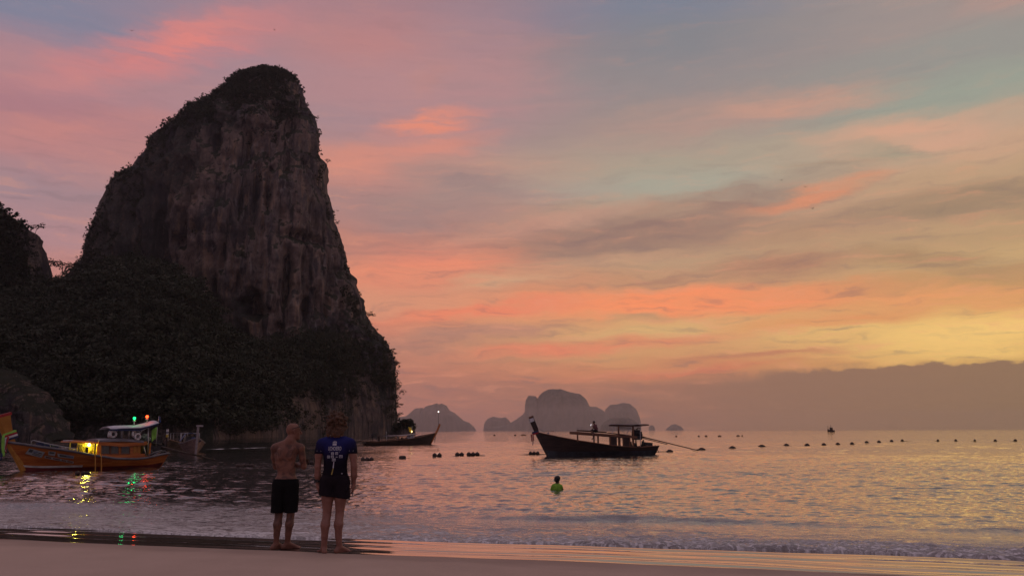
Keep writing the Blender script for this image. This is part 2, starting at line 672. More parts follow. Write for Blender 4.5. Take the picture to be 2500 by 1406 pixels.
# ---- beach, one sheet
qv = np.concatenate([np.linspace(-60, -9, 18), np.arange(-8.6, -3.2, 0.12), np.arange(-3.2, 1.2, 0.03), np.linspace(1.3, 40, 30)])
sv = np.concatenate([np.linspace(-220, -12, 24), np.arange(-11, 30, 0.11), np.linspace(31, 240, 24)])
QQ, SS = np.meshgrid(qv, sv, indexing='ij')
XX = P0[0] + QQ * SN[0] + SS * ST[0]
YY = P0[1] + QQ * SN[1] + SS * ST[1]
ZZ = beach_z(QQ, SS)
bme = mesh_np('beach', np.stack([XX, YY, ZZ], -1).reshape(-1, 3), grid_faces(len(qv), len(sv)))
wetv = 1.0 / (1.0 + np.exp(-(QQ - wet_limit(SS)) / 0.035))
damp = 1.0 / (1.0 + np.exp(-(QQ - wet_limit(SS) + 0.5 + 0.3 * fbm(SS / 2, QQ / 0.7, 4.0, 3)) / 0.2))
for nm, arr in (('wet', wetv), ('damp', damp)):
    a = bme.attributes.new(nm, 'FLOAT', 'POINT')
    a.data.foreach_set('value', arr.ravel().astype(np.float32))
ms = bpy.data.materials.new('sand')
ms.use_nodes = True
g = NG(ms.node_tree)
b = g.n['Principled BSDF']
geo = g.new('ShaderNodeNewGeometry').outputs['Position']
wa = g.new('ShaderNodeAttribute', attribute_name='wet').outputs['Fac']
da = g.new('ShaderNodeAttribute', attribute_name='damp').outputs['Fac']
n1 = g.noise(geo, 0.9, 5, 0.6)
n2 = g.noise(geo, 55.0, 4, 0.7)
dryc = g.mix(g.rng(n1, 0.3, 0.7), (0.49, 0.36, 0.29, 1), (0.55, 0.405, 0.33, 1))
dryc = g.mix(g.rng(n2, 0.35, 0.7, 0, 0.35), dryc, (0.38, 0.27, 0.22, 1))
dampc = g.mix(da, dryc, g.mix(0.5, dryc, (0.24, 0.165, 0.135, 1)))
wetc = (0.16, 0.108, 0.088, 1)
col = g.mix(wa, dampc, wetc)
g.l.new(col, b.inputs['Base Color'])
g.l.new(g.rng(wa, 0.2, 0.95, 0.85, 0.055), b.inputs['Roughness'])
b.inputs['IOR'].default_value = 1.36
b.inputs['Coat IOR'].default_value = 1.7
b.inputs['Coat Roughness'].default_value = 0.04
g.l.new(g.rng(wa, 0.3, 1.0, 0.0, 1.0), b.inputs['Coat Weight'])
g.l.new(g.rng(wa, 0.0, 1.0, 0.25, 0.62), b.inputs['Specular IOR Level'])
bn = g.new('ShaderNodeBump')
g.l.new(g.rng(wa, 0.3, 0.9, 1.0, 0.0), bn.inputs['Strength'])
bn.inputs['Distance'].default_value = 0.0035
g.l.new(g.math('ADD', n2, g.noise(geo, 7.0, 4, 0.6)), bn.inputs['Height'])
g.l.new(bn.outputs[0], b.inputs['Normal'])
beach = tag(link('beach', bme, ms), kind='structure')

# ---- sea
cc = np.concatenate([np.linspace(-3.0, -0.76, 60), np.linspace(-0.75, 0.75, 680), np.linspace(0.76, 3.5, 60)])
NCOL = len(cc)
fac = [1.0]
while fac[-1] < 1200.0:
    r = fac[-1]
    fac.append(r * (1.0022 if r < 1.35 else 1.0036 if r < 6 else 1.007 if r < 12 else 1.022))
fac = np.array(fac)
ed0 = (P0 @ SN) / (cc * SN[0] + SN[1])              # q = 0 along each column


def edge_wob(s):
    return np.interp(s, [-3, 0, 4.6, 8, 10, 12.5, 14.8, 16.7], [-0.1, -0.16, -0.3, -0.05, 0.05, 0.28, 0.22, -0.15]) + 0.12 * gnoise(s / 2.3, 1.5, 0.2) + 0.07 * gnoise(s / 0.5, 3.5, 0.7) + 0.03 * gnoise(s / 0.16, 8.5, 0.7)


_, s0 = qs(cc * ed0, ed0)
yed = ed0 + edge_wob(s0)
Yg = np.minimum(yed[None, :] * fac[:, None], 13400.0 + 0 * cc[None, :])
Xg = np.clip(cc[None, :] * Yg, -11800, 11800)
q, s = qs(Xg, Yg)
q = q - edge_wob(s)
# wind ripples and low swell as summed waves, heading mostly for the shore
hw = np.zeros_like(q)
rw = np.random.default_rng(21)
cell = np.maximum(Yg * 0.0036, 0.02)
wx = Xg + 0.35 * gnoise(Xg / 5, Yg / 5, 0.1)
wy = Yg + 0.5 * gnoise(Xg / 7, Yg / 4, 3.1)
patch = 0.95 + 0.45 * gnoise(Xg / 14, Yg / 9, 6.6)
for i in range(58):
    lam = 0.26 * (19.0 ** (i / 57.0))
    th = rw.normal(0, 0.62 if lam < 1.3 else 0.40) + 0.12
    kx, ky = math.sin(th) * 2 * math.pi / lam, math.cos(th) * 2 * math.pi / lam
    amp = 0.0036 * lam ** 0.85 * (2.3 if lam < 0.5 else 1.7 if lam < 0.9 else 0.75 if lam < 1.6 else 0.55)
    vis = np.clip(lam / (cell * 3.0) - 0.6, 0, 1)
    ph = rw.uniform(0, 6.28)
    w_ = np.sin(kx * wx + ky * wy + ph)
    pk = np.exp(2.1 * (w_ - 1.0)) * 2.0 - 0.66
    hw += amp * vis * (pk if lam < 2.2 else w_) * patch
hw += 0.035 * np.sin(0.055 * Xg + 0.95 * Yg + 2.5 * gnoise(Xg / 13, Yg / 9, 1.0)) * np.clip((q - 6) / 6, 0, 1) * np.clip((90 - Yg) / 40, 0, 1) * (0.5 + gnoise(Xg / 11, Yg / 6, 2.0))
calm = np.clip((q - 1.0) / 7.0, 0.25, 1)
base_z = EDGE_Z * np.log1p(np.exp(np.clip((9.0 - q) / 2.4, -30, 30))) * 2.4 / 9.2
# foam front: a step with a churned top; behind it two low broken ridges
front = 0.068 * (1 - np.exp(-np.maximum(q, 0) / 0.10)) * np.exp(-np.maximum(q, 0) / 1.6) * np.clip(0.45 + 0.06 * s, 0.35, 1.5)
churn = (0.042 * fbm(s / 0.45, q / 0.22, 0.4, 4) * np.exp(-((q - 0.5) / 0.9) ** 2) * np.clip(0.3 + 0.075 * s, 0.25, 1.6)
         + 0.018 * fbm(s / 0.9, q / 0.3, 5.4, 4) * np.exp(-((q - 2.2) / 1.6) ** 2))
q5 = q - 5.4 - 0.8 * gnoise(s / 6.0, 0.2, 0.3) - 0.25 * gnoise(s / 1.7, 0.4, 0.9)
ridge = (0.13 + 0.07 * np.clip((s - 6) / 5, 0, 1)) * np.exp(-np.where(q5 < 0, (q5 / 0.28) ** 2, (q5 / 0.8) ** 2)) * np.clip(0.5 + 1.1 * gnoise(s / 5.0, 7.7, 0.3) + 0.25 * np.exp(-((s - 12) / 5) ** 2), 0, 1)
q3 = q - 2.7 - 0.5 * gnoise(s / 4.0, 2.2, 1.3) - 0.2 * gnoise(s / 1.1, 4.4, 0.9)
ridge += 0.07 * np.exp(-np.where(q3 < 0, (q3 / 0.18) ** 2, (q3 / 0.6) ** 2)) * np.clip(0.3 + 1.2 * gnoise(s / 3.2, 3.7, 0.8), 0, 1)
Zg = base_z + front + churn + ridge + hw * calm + 0.004
Zg = np.maximum(Zg, beach_z(q + edge_wob(s), s) + 0.004 + 0.03 * (1 - np.exp(-np.maximum(q, 0) / 0.15)) * np.exp(-np.maximum(q, 0) / 3.0))
Zg[0, :] = beach_z(*qs(Xg[0], Yg[0])) - 0.01
sme = mesh_np('sea', np.stack([Xg, Yg, Zg], -1).reshape(-1, 3), grid_faces(len(fac), NCOL))
a = sme.attributes.new('shore', 'FLOAT', 'POINT')
a.data.foreach_set('value', np.clip(q, -1, 60).ravel().astype(np.float32))
a = sme.attributes.new('along', 'FLOAT', 'POINT')
a.data.foreach_set('value', np.clip(s, -100, 200).ravel().astype(np.float32))
a = sme.attributes.new('crest', 'FLOAT', 'POINT')
a.data.foreach_set('value', np.clip(ridge * 9, 0, 1).ravel().astype(np.float32))
mw = bpy.data.materials.new('sea_water')
mw.use_nodes = True
g = NG(mw.node_tree)
b = g.n['Principled BSDF']
geo = g.new('ShaderNodeNewGeometry').outputs['Position']
qa = g.new('ShaderNodeAttribute', attribute_name='shore').outputs['Fac']
al = g.new('ShaderNodeAttribute', attribute_name='along').outputs['Fac']
ca = g.new('ShaderNodeAttribute', attribute_name='crest').outputs['Fac']
deep = g.mix(g.rng(qa, 1.0, 14.0), (0.13, 0.102, 0.092, 1), (0.030, 0.032, 0.033, 1))
qs_v = g.comb(al, g.math('MULTIPLY', qa, 2.2), 0.0)
wob = g.vmath('ADD', qs_v, g.vmath('MULTIPLY', g.noise(qs_v, 1.4, 4, 0.6, col=True), (0.7, 0.7, 0.0)))
vo = g.new('ShaderNodeTexVoronoi', feature='DISTANCE_TO_EDGE')
g.l.new(wob, vo.inputs['Vector'])
vo.inputs['Scale'].default_value = 2.6
lace = g.rng(vo.outputs['Distance'], 0.15, 0.02)
lump = g.noise(g.mapping(wob, scale=(0.75, 1.5, 1.0)), 2.0, 7, 0.68)
fine = g.noise(wob, 11.0, 4, 0.7)
foam = g.math('ADD', g.math('ADD', g.math('MULTIPLY', lace, 0.4), g.math('MULTIPLY', g.rng(lump, 0.42, 0.70), 0.6)), g.rng(al, 5.0, 10.5, 0.24, 0.02))
patchn = g.noise(qs_v, 0.33, 3, 0.5)
amt = g.math('MULTIPLY', g.rng(g.math('ADD', qa, g.math('MULTIPLY', g.math('SUBTRACT', patchn, 0.5), 8.0)), 0.5, 12.5, 1.0, 0.0), g.rng(patchn, 0.25, 0.6, 0.5, 1.25))
amt = g.math('MULTIPLY', amt, g.rng(g.math('MULTIPLY', g.rng(al, 5.0, 11.0), g.rng(qa, 1.2, 4.0)), 0.0, 1.0, 1.0, 0.45))
foam = g.math('MULTIPLY', foam, amt)
strip = g.math('MULTIPLY', g.rng(qa, g.rng(al, 7.0, 13.0, 0.9, 2.3), 0.05, 0.0, 1.0), g.rng(fine, 0.36, 0.62, 0.1, 1.0))
foam = g.math('MAXIMUM', foam, strip)
foam = g.math('MAXIMUM', foam, g.math('MULTIPLY', g.math('MULTIPLY', ca, 0.35), g.rng(fine, 0.45, 0.65)))
foam = g.math('MULTIPLY', foam, g.rng(fine, 0.3, 0.6, 0.25, 1.1), clamp=True)
wk0, wk1 = gnd(505, 1096.5), gnd(668, 1091.5)
wd_ = (wk1 - wk0).normalized()
rel = g.vmath('SUBTRACT', geo, tuple(wk0))
wu = g.vmath('DOT_PRODUCT', rel, tuple(wd_))
wv_ = g.vmath('DOT_PRODUCT', rel, (-wd_.y, wd_.x, 0.0))
wn_ = g.noise(g.mapping(geo, scale=(0.5, 1.5, 1)), 1.0, 4, 0.6)
wk = g.math('MULTIPLY', g.rng(g.math('ABSOLUTE', g.math('ADD', wv_, g.math('MULTIPLY', g.math('SUBTRACT', wn_, 0.5), 0.8))), 0.75, 0.15), g.rng(wn_, 0.36, 0.5, 0.35, 1.0))
wk = g.math('MULTIPLY', wk, g.math('MULTIPLY', g.rng(wu, -0.5, 0.8), g.rng(wu, (wk1 - wk0).length, (wk1 - wk0).length * 0.7)))
foam = g.math('MAXIMUM', foam, wk)
g.l.new(g.mix(foam, deep, (0.78, 0.74, 0.74, 1)), b.inputs['Base Color'])
g.l.new(g.rng(foam, 0.1, 0.7, 0.03, 0.7), b.inputs['Roughness'])
b.inputs['IOR'].default_value = 1.333
b.inputs['Coat IOR'].default_value = 1.75
b.inputs['Coat Roughness'].default_value = 0.03
g.l.new(g.rng(foam, 0.05, 0.5, 1.0, 0.0), b.inputs['Coat Weight'])
dist = g.vmath('LENGTH', geo)
h1 = g.noise(g.mapping(geo, scale=(0.55, 1.5, 1.0)), 1.0, 3, 0.5)
h2 = g.noise(g.mapping(geo, scale=(1.6, 3.6, 1.0)), 1.0, 3, 0.55)
h3 = g.noise(g.mapping(geo, scale=(0.16, 0.5, 1.0)), 1.0, 4, 0.55)
farw = g.rng(dist, 35.0, 110.0)
hh = g.math('ADD', g.math('MULTIPLY', h2, g.rng(dist, 12.0, 30.0, 0.028, 0.075)), g.math('MULTIPLY', h1, g.math('MULTIPLY', farw, 0.055)))
hh = g.math('ADD', hh, g.math('MULTIPLY', h3, g.math('MULTIPLY', farw, 0.12)))
hh = g.math('ADD', hh, g.math('MULTIPLY', foam, 0.02))
gust = g.rng(g.noise(g.mapping(geo, scale=(0.010, 0.035, 1.0)), 1.0, 3, 0.5), 0.35, 0.65, 0.35, 1.0)
bn = g.new('ShaderNodeBump')
g.l.new(gust, bn.inputs['Strength'])
bn.inputs['Distance'].default_value = 1.0
g.l.new(hh, bn.inputs['Height'])
g.l.new(bn.outputs[0], b.inputs['Normal'])
g.l.new(bn.outputs[0], b.inputs['Coat Normal'])
sea = tag(link('sea', sme, mw), kind='structure')


# ------------------------------------------------------------------ rock and leaf materials
def rockmat(name, k=1.0, tone=1.0):
    m = bpy.data.materials.new(name)
    m.use_nodes = True
    g = NG(m.node_tree)
    b = g.n['Principled BSDF']
    b.inputs['Roughness'].default_value = 0.95
    b.inputs['Specular IOR Level'].default_value = 0.15
    gn = g.new('ShaderNodeNewGeometry')
    p = gn.outputs['Position']
    big = g.noise(p, 0.028 * k, 4, 0.6)
    strk = g.noise(g.mapping(p, scale=(0.16 * k, 0.16 * k, 0.018 * k)), 1.0, 6, 0.62)
    strk2 = g.noise(g.mapping(p, scale=(0.45 * k, 0.45 * k, 0.06 * k)), 1.0, 5, 0.65)
    fine = g.noise(p, 0.5 * k, 6, 0.7)
    c = g.mix(g.rng(big, 0.34, 0.62), (0.115, 0.102, 0.102, 1), (0.33, 0.235, 0.18, 1))
    c = g.mix(g.rng(strk, 0.52, 0.66, 0, 0.85), c, (0.44, 0.29, 0.19, 1))
    c = g.mix(g.rng(strk, 0.47, 0.36, 0, 0.9), c, (0.055, 0.048, 0.048, 1))
    c = g.mix(g.rng(strk2, 0.56, 0.70, 0, 0.7), c, (0.06, 0.052, 0.05, 1))
    c = g.mix(g.rng(strk2, 0.44, 0.32, 0, 0.6), c, (0.42, 0.36, 0.31, 1))
    c = g.mix(g.rng(fine, 0.3, 0.75, 0, 0.55), c, g.mix(1.0, c, (0.45, 0.42, 0.42, 1), 'MULTIPLY'))
    nz = g.sep(gn.outputs['Normal'])[2]
    moss = g.math('MULTIPLY', g.rng(g.math('ADD', nz, g.math('MULTIPLY', g.math('SUBTRACT', fine, 0.5), 0.9)), 0.28, 0.55), 0.9)
    c = g.mix(moss, c, (0.035, 0.042, 0.026, 1))
    fdark = g.new('ShaderNodeAttribute', attribute_name='flank_dark').outputs['Fac']
    c = g.mix(g.math('MULTIPLY', fdark, g.rng(fine, 0.25, 0.55, 0.55, 1.0)), c, g.mix(g.rng(fine, 0.4, 0.7), (0.045, 0.043, 0.036, 1), (0.085, 0.074, 0.064, 1)))  # darker, nearly neutral tone where the vertex mask is set
    blot = g.noise(g.mapping(p, scale=(0.055 * k, 0.055 * k, 0.022 * k)), 1.0, 5, 0.6, dist=0.6)
    c = g.mix(g.rng(blot, 0.46, 0.34, 0, 0.8), c, (0.070, 0.060, 0.062, 1))
    c = g.mix(1.0, c, (tone * 0.88, tone * 0.90, tone * 0.96, 1), 'MULTIPLY')
    g.l.new(c, b.inputs['Base Color'])
    bn = g.new('ShaderNodeBump')
    bn.inputs['Distance'].default_value = 1.6 / k
    bn.inputs['Strength'].default_value = 1.0
    hgt = g.math('ADD', g.math('MULTIPLY', strk2, 1.0), g.math('MULTIPLY', fine, 0.8))
    g.l.new(hgt, bn.inputs['Height'])
    g.l.new(bn.outputs[0], b.inputs['Normal'])
    return m


def leafmat(name, c1, c2, c3, scale=0.1):
    m = bpy.data.materials.new(name)
    m.use_nodes = True
    g = NG(m.node_tree)
    b = g.n['Principled BSDF']
    b.inputs['Roughness'].default_value = 0.7
    b.inputs['Specular IOR Level'].default_value = 0.2
    p = g.new('ShaderNodeNewGeometry').outputs['Position']
    n = g.noise(p, scale, 3, 0.6)
    n2 = g.noise(p, scale * 6, 3, 0.6)
    c = g.mix(g.rng(n, 0.35, 0.62), (*c1, 1), (*c2, 1))
    c = g.mix(g.rng(n2, 0.5, 0.75, 0, 0.8), c, (*c3, 1))
    g.l.new(c, b.inputs['Base Color'])
    return m


M_ROCK = rockmat('limestone')
M_ROCKN = rockmat('shore_limestone', 3.0, 0.68)
M_LEAF = leafmat('jungle_leaves', (0.024, 0.028, 0.016), (0.038, 0.041, 0.022), (0.060, 0.056, 0.030))
M_SOIL = pmat('forest_floor', (0.030, 0.032, 0.02), (0.05, 0.045, 0.03), rough=0.95, scale=0.3)
M_BARK = pmat('bark', (0.09, 0.07, 0.055), (0.05, 0.04, 0.033), rough=0.9, scale=3, stretch=(1, 1, 0.2))
M_ISLE = pmat('island_forest', (0.045, 0.052, 0.034), (0.16, 0.14, 0.12), rough=0.95, scale=0.02, stretch=(1, 1, 0.5))


# ------------------------------------------------------------------ leaf clumps
def crown_template(seed, n=150, flat=0.72, leaf=0.15):
    """small crooked quads spread through a lumpy, gappy crown of radius 1"""
    r = np.random.default_rng(seed)
    nl = 9
    lob = r.normal(size=(nl, 3)) * np.array([0.55, 0.55, 0.36])
    lr = r.uniform(0.28, 0.5, nl)
    k = r.integers(0, nl, n)
    d = r.normal(size=(n, 3))
    d /= np.linalg.norm(d, axis=1)[:, None]
    rad = r.uniform(0.55, 1.0, n) ** 0.5
    c = lob[k] + d * (lr[k] * rad)[:, None] * np.array([1, 1, flat])
    nrm = d + r.normal(size=(n, 3)) * 0.28 + np.array([0, 0, 0.3])
    nrm /= np.linalg.norm(nrm, axis=1)[:, None]
    t = np.cross(nrm, r.normal(size=(n, 3)))
    t /= np.linalg.norm(t, axis=1)[:, None]
    bt = np.cross(nrm, t)
    sz = leaf * r.uniform(0.6, 1.35, n)[:, None]
    q = np.stack([c + t * sz, c + bt * sz * 0.7 + nrm * sz * 0.25, c - t * sz, c - bt * sz * 0.7 - nrm * sz * 0.15], 1)
    return q.reshape(-1, 3)


TEMPL = [crown_template(100 + i, n=270, leaf=0.088) for i in range(10)]
TEMPL_S = [crown_template(200 + i, n=56, leaf=0.24) for i in range(8)]


def foliage(name, pts, rad, templ, m, seed=0, zs=0.85):
    r = np.random.default_rng(seed)
    vs = []
    for (p, R) in zip(pts, rad):
        t = templ[r.integers(len(templ))]
        a = r.uniform(0, 6.283)
        ca, sa = math.cos(a), math.sin(a)
        sx = R * r.uniform(0.85, 1.15)
        v = np.stack([(t[:, 0] * ca - t[:, 1] * sa) * sx, (t[:, 0] * sa + t[:, 1] * ca) * sx, t[:, 2] * R * zs * r.uniform(0.8, 1.25)], 1) + p
        vs.append(v)
    v = np.concatenate(vs)
    f = np.arange(len(v)).reshape(-1, 4)
    return link(name, mesh_np(name, v, f, smooth=False), m)


# ------------------------------------------------------------------ the great limestone cliff
YC = 500.0
LEFT_PX = [(-60, 1075), (40, 900), (120, 740), (170, 670), (205, 626), (230, 545), (245, 510), (268, 452), (292, 424), (330, 405), (365, 358),
           (385, 324), (440, 283), (480, 254), (520, 229), (560, 198), (600, 172), (628, 164)]
RIGHT_PX = [(966, 1075), (962, 1045), (961, 1010), (957, 960), (957, 905), (952, 862), (930, 830), (905, 800), (893, 772), (880, 737), (856, 692),
            (838, 650), (825, 592), (812, 542), (801, 472), (792, 402), (781, 380), (778, 332), (764, 290), (744, 250), (729, 211), (705, 180), (682, 167), (664, 162)]


def edge_fn(lst, Y):
    p = [at(x, y, Y) for x, y in lst]
    z = np.array([a.z for a in p])
    x = np.array([a.x for a in p])
    o = np.argsort(z)
    return z[o], x[o]


for _l in (LEFT_PX, RIGHT_PX):
    for _i, (_x, _y) in enumerate(_l):
        if _y < 300:
            _l[_i] = (_x, _y + 13.0 * (300 - _y) / 140.0)
_ly = np.array([p[1] for p in LEFT_PX], float)
_lx = np.array([p[0] for p in LEFT_PX], float)
_ry = np.array([p[1] for p in RIGHT_PX], float)[::-1]
_rx = np.array([p[0] for p in RIGHT_PX], float)[::-1]
_lo, _ro = np.argsort(_ly), np.argsort(_ry)
PYTOP = 174.0


def at_np(px, py, Y):
    cx, cy = (px - 1250.0) / F, (703.0 - py) / F
    dx = CF.x + CR.x * cx + CU.x * cy
    dy = CF.y + CR.y * cx + CU.y * cy
    dz = CF.z + CR.z * cx + CU.z * cy
    k = Y / dy
    return dx * k, dz * k + CAM_H


def ring(py):
    """centre and half width of the outline (in photo pixels) and half depth in metres, by height in the photo"""
    a0, a1 = np.interp(py, _ly[_lo], _lx[_lo]), np.interp(py, _ry[_ro], _rx[_ro])
    k = np.clip((py - PYTOP) / 4.0, 0, 1) ** 0.5
    a = (a1 - a0) / 2 * k
    return (a0 + a1) / 2, a, np.minimum(a * 0.24, 60.0)


NZ, NF, NB = 330, 330, 60
rows_py = np.concatenate([np.linspace(1075, 189, NZ - 40), 189 - 15 * np.sin(np.linspace(0, 1, 41)[1:] * math.pi / 2)])
phi = np.concatenate([np.linspace(math.pi, 2 * math.pi, NF, endpoint=False), np.linspace(0, math.pi, NB, endpoint=False)])
uf = np.linspace(-1, 1, NF)
phi[:NF] = math.pi + (np.arcsin(np.sign(uf) * np.abs(uf) ** 1.0) + math.pi / 2)
PH, PYN = np.meshgrid(phi, rows_py)
n_ = 2.5
xc, apx, bb = ring(PYN)
cx_, sx_ = np.cos(PH), np.sin(PH)
Y = YC + bb * np.sign(sx_) * np.abs(sx_) ** (2 / n_)
X, ZN = at_np(xc + apx * np.sign(cx_) * np.abs(cx_) ** (2 / n_), PYN, Y)
ZTOP = float(ZN.max())
zz = ZN[:, NF // 2] * 0 + (1075 - rows_py) / (1075 - PYTOP) * ZTOP
aa = apx * YC / F
nx, ny = cx_ / np.maximum(aa, 1), sx_ / np.maximum(bb, 1)
nl = np.sqrt(nx * nx + ny * ny) + 1e-9
nx, ny = nx / nl, ny / nl
amp = np.clip(aa / 25.0, 0.05, 1)
edge = 0.45 + 0.55 * np.abs(sx_)              # keep the outline near what was traced
big = 9.0 * fbm(X / 55, Y / 55, ZN / 70, 3)
rid = 1 - np.abs(fbm(X / 17, Y / 17, ZN / 95, 3)) * 2.2
fl = 5.2 * rid + 2.4 * (1 - 2 * np.abs(gnoise(X / 6.5, Y / 6.5, ZN / 30)))
fl = fl + 1.3 * (1 - 2.4 * np.abs(gnoise(X / 3.0, Y / 3.0, ZN / 17)))
led = 2.3 * gnoise(X / 45, Y / 45, ZN / 11) + 1.5 * np.abs(gnoise(X / 16, Y / 16, ZN / 7 + 3))
fin = 1.3 * fbm(X / 7, Y / 7, ZN / 10, 3) + 0.5 * gnoise(X / 1.9, Y / 1.9, ZN / 2.4)
disp = (big + fl + led + fin - 3.0) * amp * edge
# caves, clefts and hanging overhangs seen on the face (centre px, half size px, depth m)
for (cpx, cpy, wx_, wy_, dep) in [(628, 745, 22, 26, 13), (470, 560, 12, 36, 8), (452, 600, 20, 16, 7), (705, 690, 11, 90, 7), (735, 575, 40, 14, 6), (640, 770, 30, 14, 8),
                                  (560, 640, 10, 42, 6), (745, 760, 10, 36, 6), (600, 345, 8, 60, 4), (540, 520, 10, 60, 4), (665, 470, 10, 60, 5), (690, 810, 14, 20, 6),
                                  (640, 300, 30, 9, 4), (590, 700, 14, 50, 5), (800, 700, 8, 60, 4), (830, 780, 8, 40, 5)]:
    c = at(cpx, cpy, YC - 50)
    k = (YC - 50) / F
    d2 = ((X - c.x) / (wx_ * k)) ** 2 + ((ZN - c.z) / (wy_ * k)) ** 2
    d2 = d2 * (1 + 0.5 * gnoise(X / 5, ZN / 5, 0.5))
    disp = disp - 1.35 * dep * np.exp(-np.clip(d2, 0, 50) ** 1.5) * (sx_ < 0)
X = X + nx * disp
Y = Y + ny * disp
CLV = np.stack([X, Y, ZN], -1)
_ug = np.concatenate([uf, np.full(NB, 0.0)])[None, :] + 0 * ZN
flank_dark = np.clip((-0.18 - _ug + 0.42 * fbm(X / 24, Y / 24, ZN / 34, 4)) / 0.22, 0, 1) * 0.85  # mask for a darker tone towards the left flank, ragged edge
flank_dark = np.maximum(flank_dark, np.clip((0.34 - ZN / ZTOP + 0.14 * fbm(X / 16, Y / 16, ZN / 16, 3)) / 0.06, 0, 1) * (_ug < 0.2) * 0.8)  # same darker tone low down on the left part of the face
cme = mesh_np('cliff', CLV.reshape(-1, 3), grid_faces(len(zz), len(phi), wrap=True))
a = cme.attributes.new('flank_dark', 'FLOAT', 'POINT')
a.data.foreach_set('value', flank_dark.ravel().astype(np.float32))
cliff = tag(link('cliff', cme, M_ROCK), kind='structure')


def front_y(px, py):
    c_, a_, b_ = ring(py)
    t_ = np.clip(1 - np.abs((px - c_) / np.maximum(a_, 1)) ** n_, 0, 1) ** (1 / n_)
    return YC - b_ * t_


# ------------------------------------------------------------------ second hill at the left edge
YH = 400.0
HL = [(-700, 1080), (-600, 800), (-420, 600), (-250, 500), (-120, 476), (-70, 473)]
HR = [(130, 1080), (80, 720), (62, 640), (52, 600), (46, 566), (48, 554), (25, 540), (-8, 513), (-30, 502), (-50, 487), (-66, 480)]
hzl, hxl = edge_fn(HL, YH)
hzr, hxr = edge_fn(HR, YH)
HT = float(at(-65, 472, YH).z)
zz2 = np.linspace(-3, HT, 150)
ph2 = np.concatenate([math.pi + np.linspace(0, math.pi, 170, endpoint=False), np.linspace(0, math.pi, 30, endpoint=False)])
PH2, ZN2 = np.meshgrid(ph2, zz2)
a0, a1 = np.interp(ZN2, hzl, hxl), np.interp(ZN2, hzr, hxr)
A2 = (a1 - a0) / 2 * np.clip((HT - ZN2) / 8, 0, 1) ** 0.5
B2 = np.minimum(A2, 55)
X2 = (a0 + a1) / 2 + A2 * np.sign(np.cos(PH2)) * np.abs(np.cos(PH2)) ** 0.8
Y2 = YH + B2 * np.sign(np.sin(PH2)) * np.abs(np.sin(PH2)) ** 0.8
d2_ = (5 * fbm(X2 / 40, Y2 / 40, ZN2 / 60, 3) + 2.5 * (1 - 2 * np.abs(gnoise(X2 / 9, Y2 / 9, ZN2 / 45))) + 1.0 * fbm(X2 / 6, Y2 / 6, ZN2 / 8, 3)) * (0.4 + 0.6 * np.abs(np.sin(PH2)))
X2 = X2 + np.cos(PH2) * d2_
Y2 = Y2 + np.sin(PH2) * d2_
HILLV = np.stack([X2, Y2, ZN2], -1)
hill = tag(link('hill', mesh_np('hill', HILLV.reshape(-1, 3), grid_faces(len(zz2), len(ph2), wrap=True)), M_ROCK), kind='structure')

# ------------------------------------------------------------------ wooded slope at the foot of the cliff
TOPLINE = [(-500, 690), (60, 696), (110, 688), (160, 688), (200, 684), (225, 660), (300, 630), (380, 640), (440, 672), (490, 720), (515, 780), (560, 815), (620, 842), (680, 838), (740, 815),
           (790, 812), (830, 814), (870, 838), (905, 850), (935, 875), (955, 908), (963, 965)]
BASE = [(-500, 235), (520, 235), (600, 262), (700, 330), (800, 405), (880, 440), (940, 462), (963, 478)]
cols = np.arange(-500, 964, 5.0)
ty = np.interp(cols, [p[0] for p in TOPLINE], [p[1] for p in TOPLINE])
by = np.interp(cols, [p[0] for p in BASE], [p[1] for p in BASE])
NT = 60
SLV = np.zeros((NT, len(cols), 3))
for j, (cxp, t_, b_) in enumerate(zip(cols, ty, by)):
    yt = float(front_y(cxp, t_))
    yt = max(min(yt, 472), b_ + 4)
    top = at(cxp, t_, yt)
    bot = at(cxp, 1050, b_)
    for i in range(NT):
        u = i / (NT - 1)
        # steep at first, then easing: a talus fan
        yy = b_ + (yt - b_) * u
        zz_ = -1.5 + (top.z + 1.5) * (u ** (0.62 if cxp < 820 else 0.5))
        xx = cxp
        d = ray(cxp, 1050)
        k = yy / d.y
        SLV[i, j] = (d.x * k + (top.x - (ray(cxp, 1050).x / ray(cxp, 1050).y) * yt) * u, yy, zz_)
nzv = 6.5 * fbm(SLV[..., 0] / 34, SLV[..., 1] / 34, SLV[..., 2] / 34, 3) + 2.0 * fbm(SLV[..., 0] / 9, SLV[..., 1] / 9, 0.4, 2)
ramp_u = np.linspace(0, 1, NT)[:, None]
SLV[..., 1] -= nzv * np.clip(ramp_u * 6, 0.15, 1) * np.clip((1 - ramp_u) * 8, 0, 1)
slope = tag(link('hillside', mesh_np('hillside', SLV.reshape(-1, 3), grid_faces(NT, len(cols))), rockmat('foot_rock', 2.0, 0.75)), kind='structure')

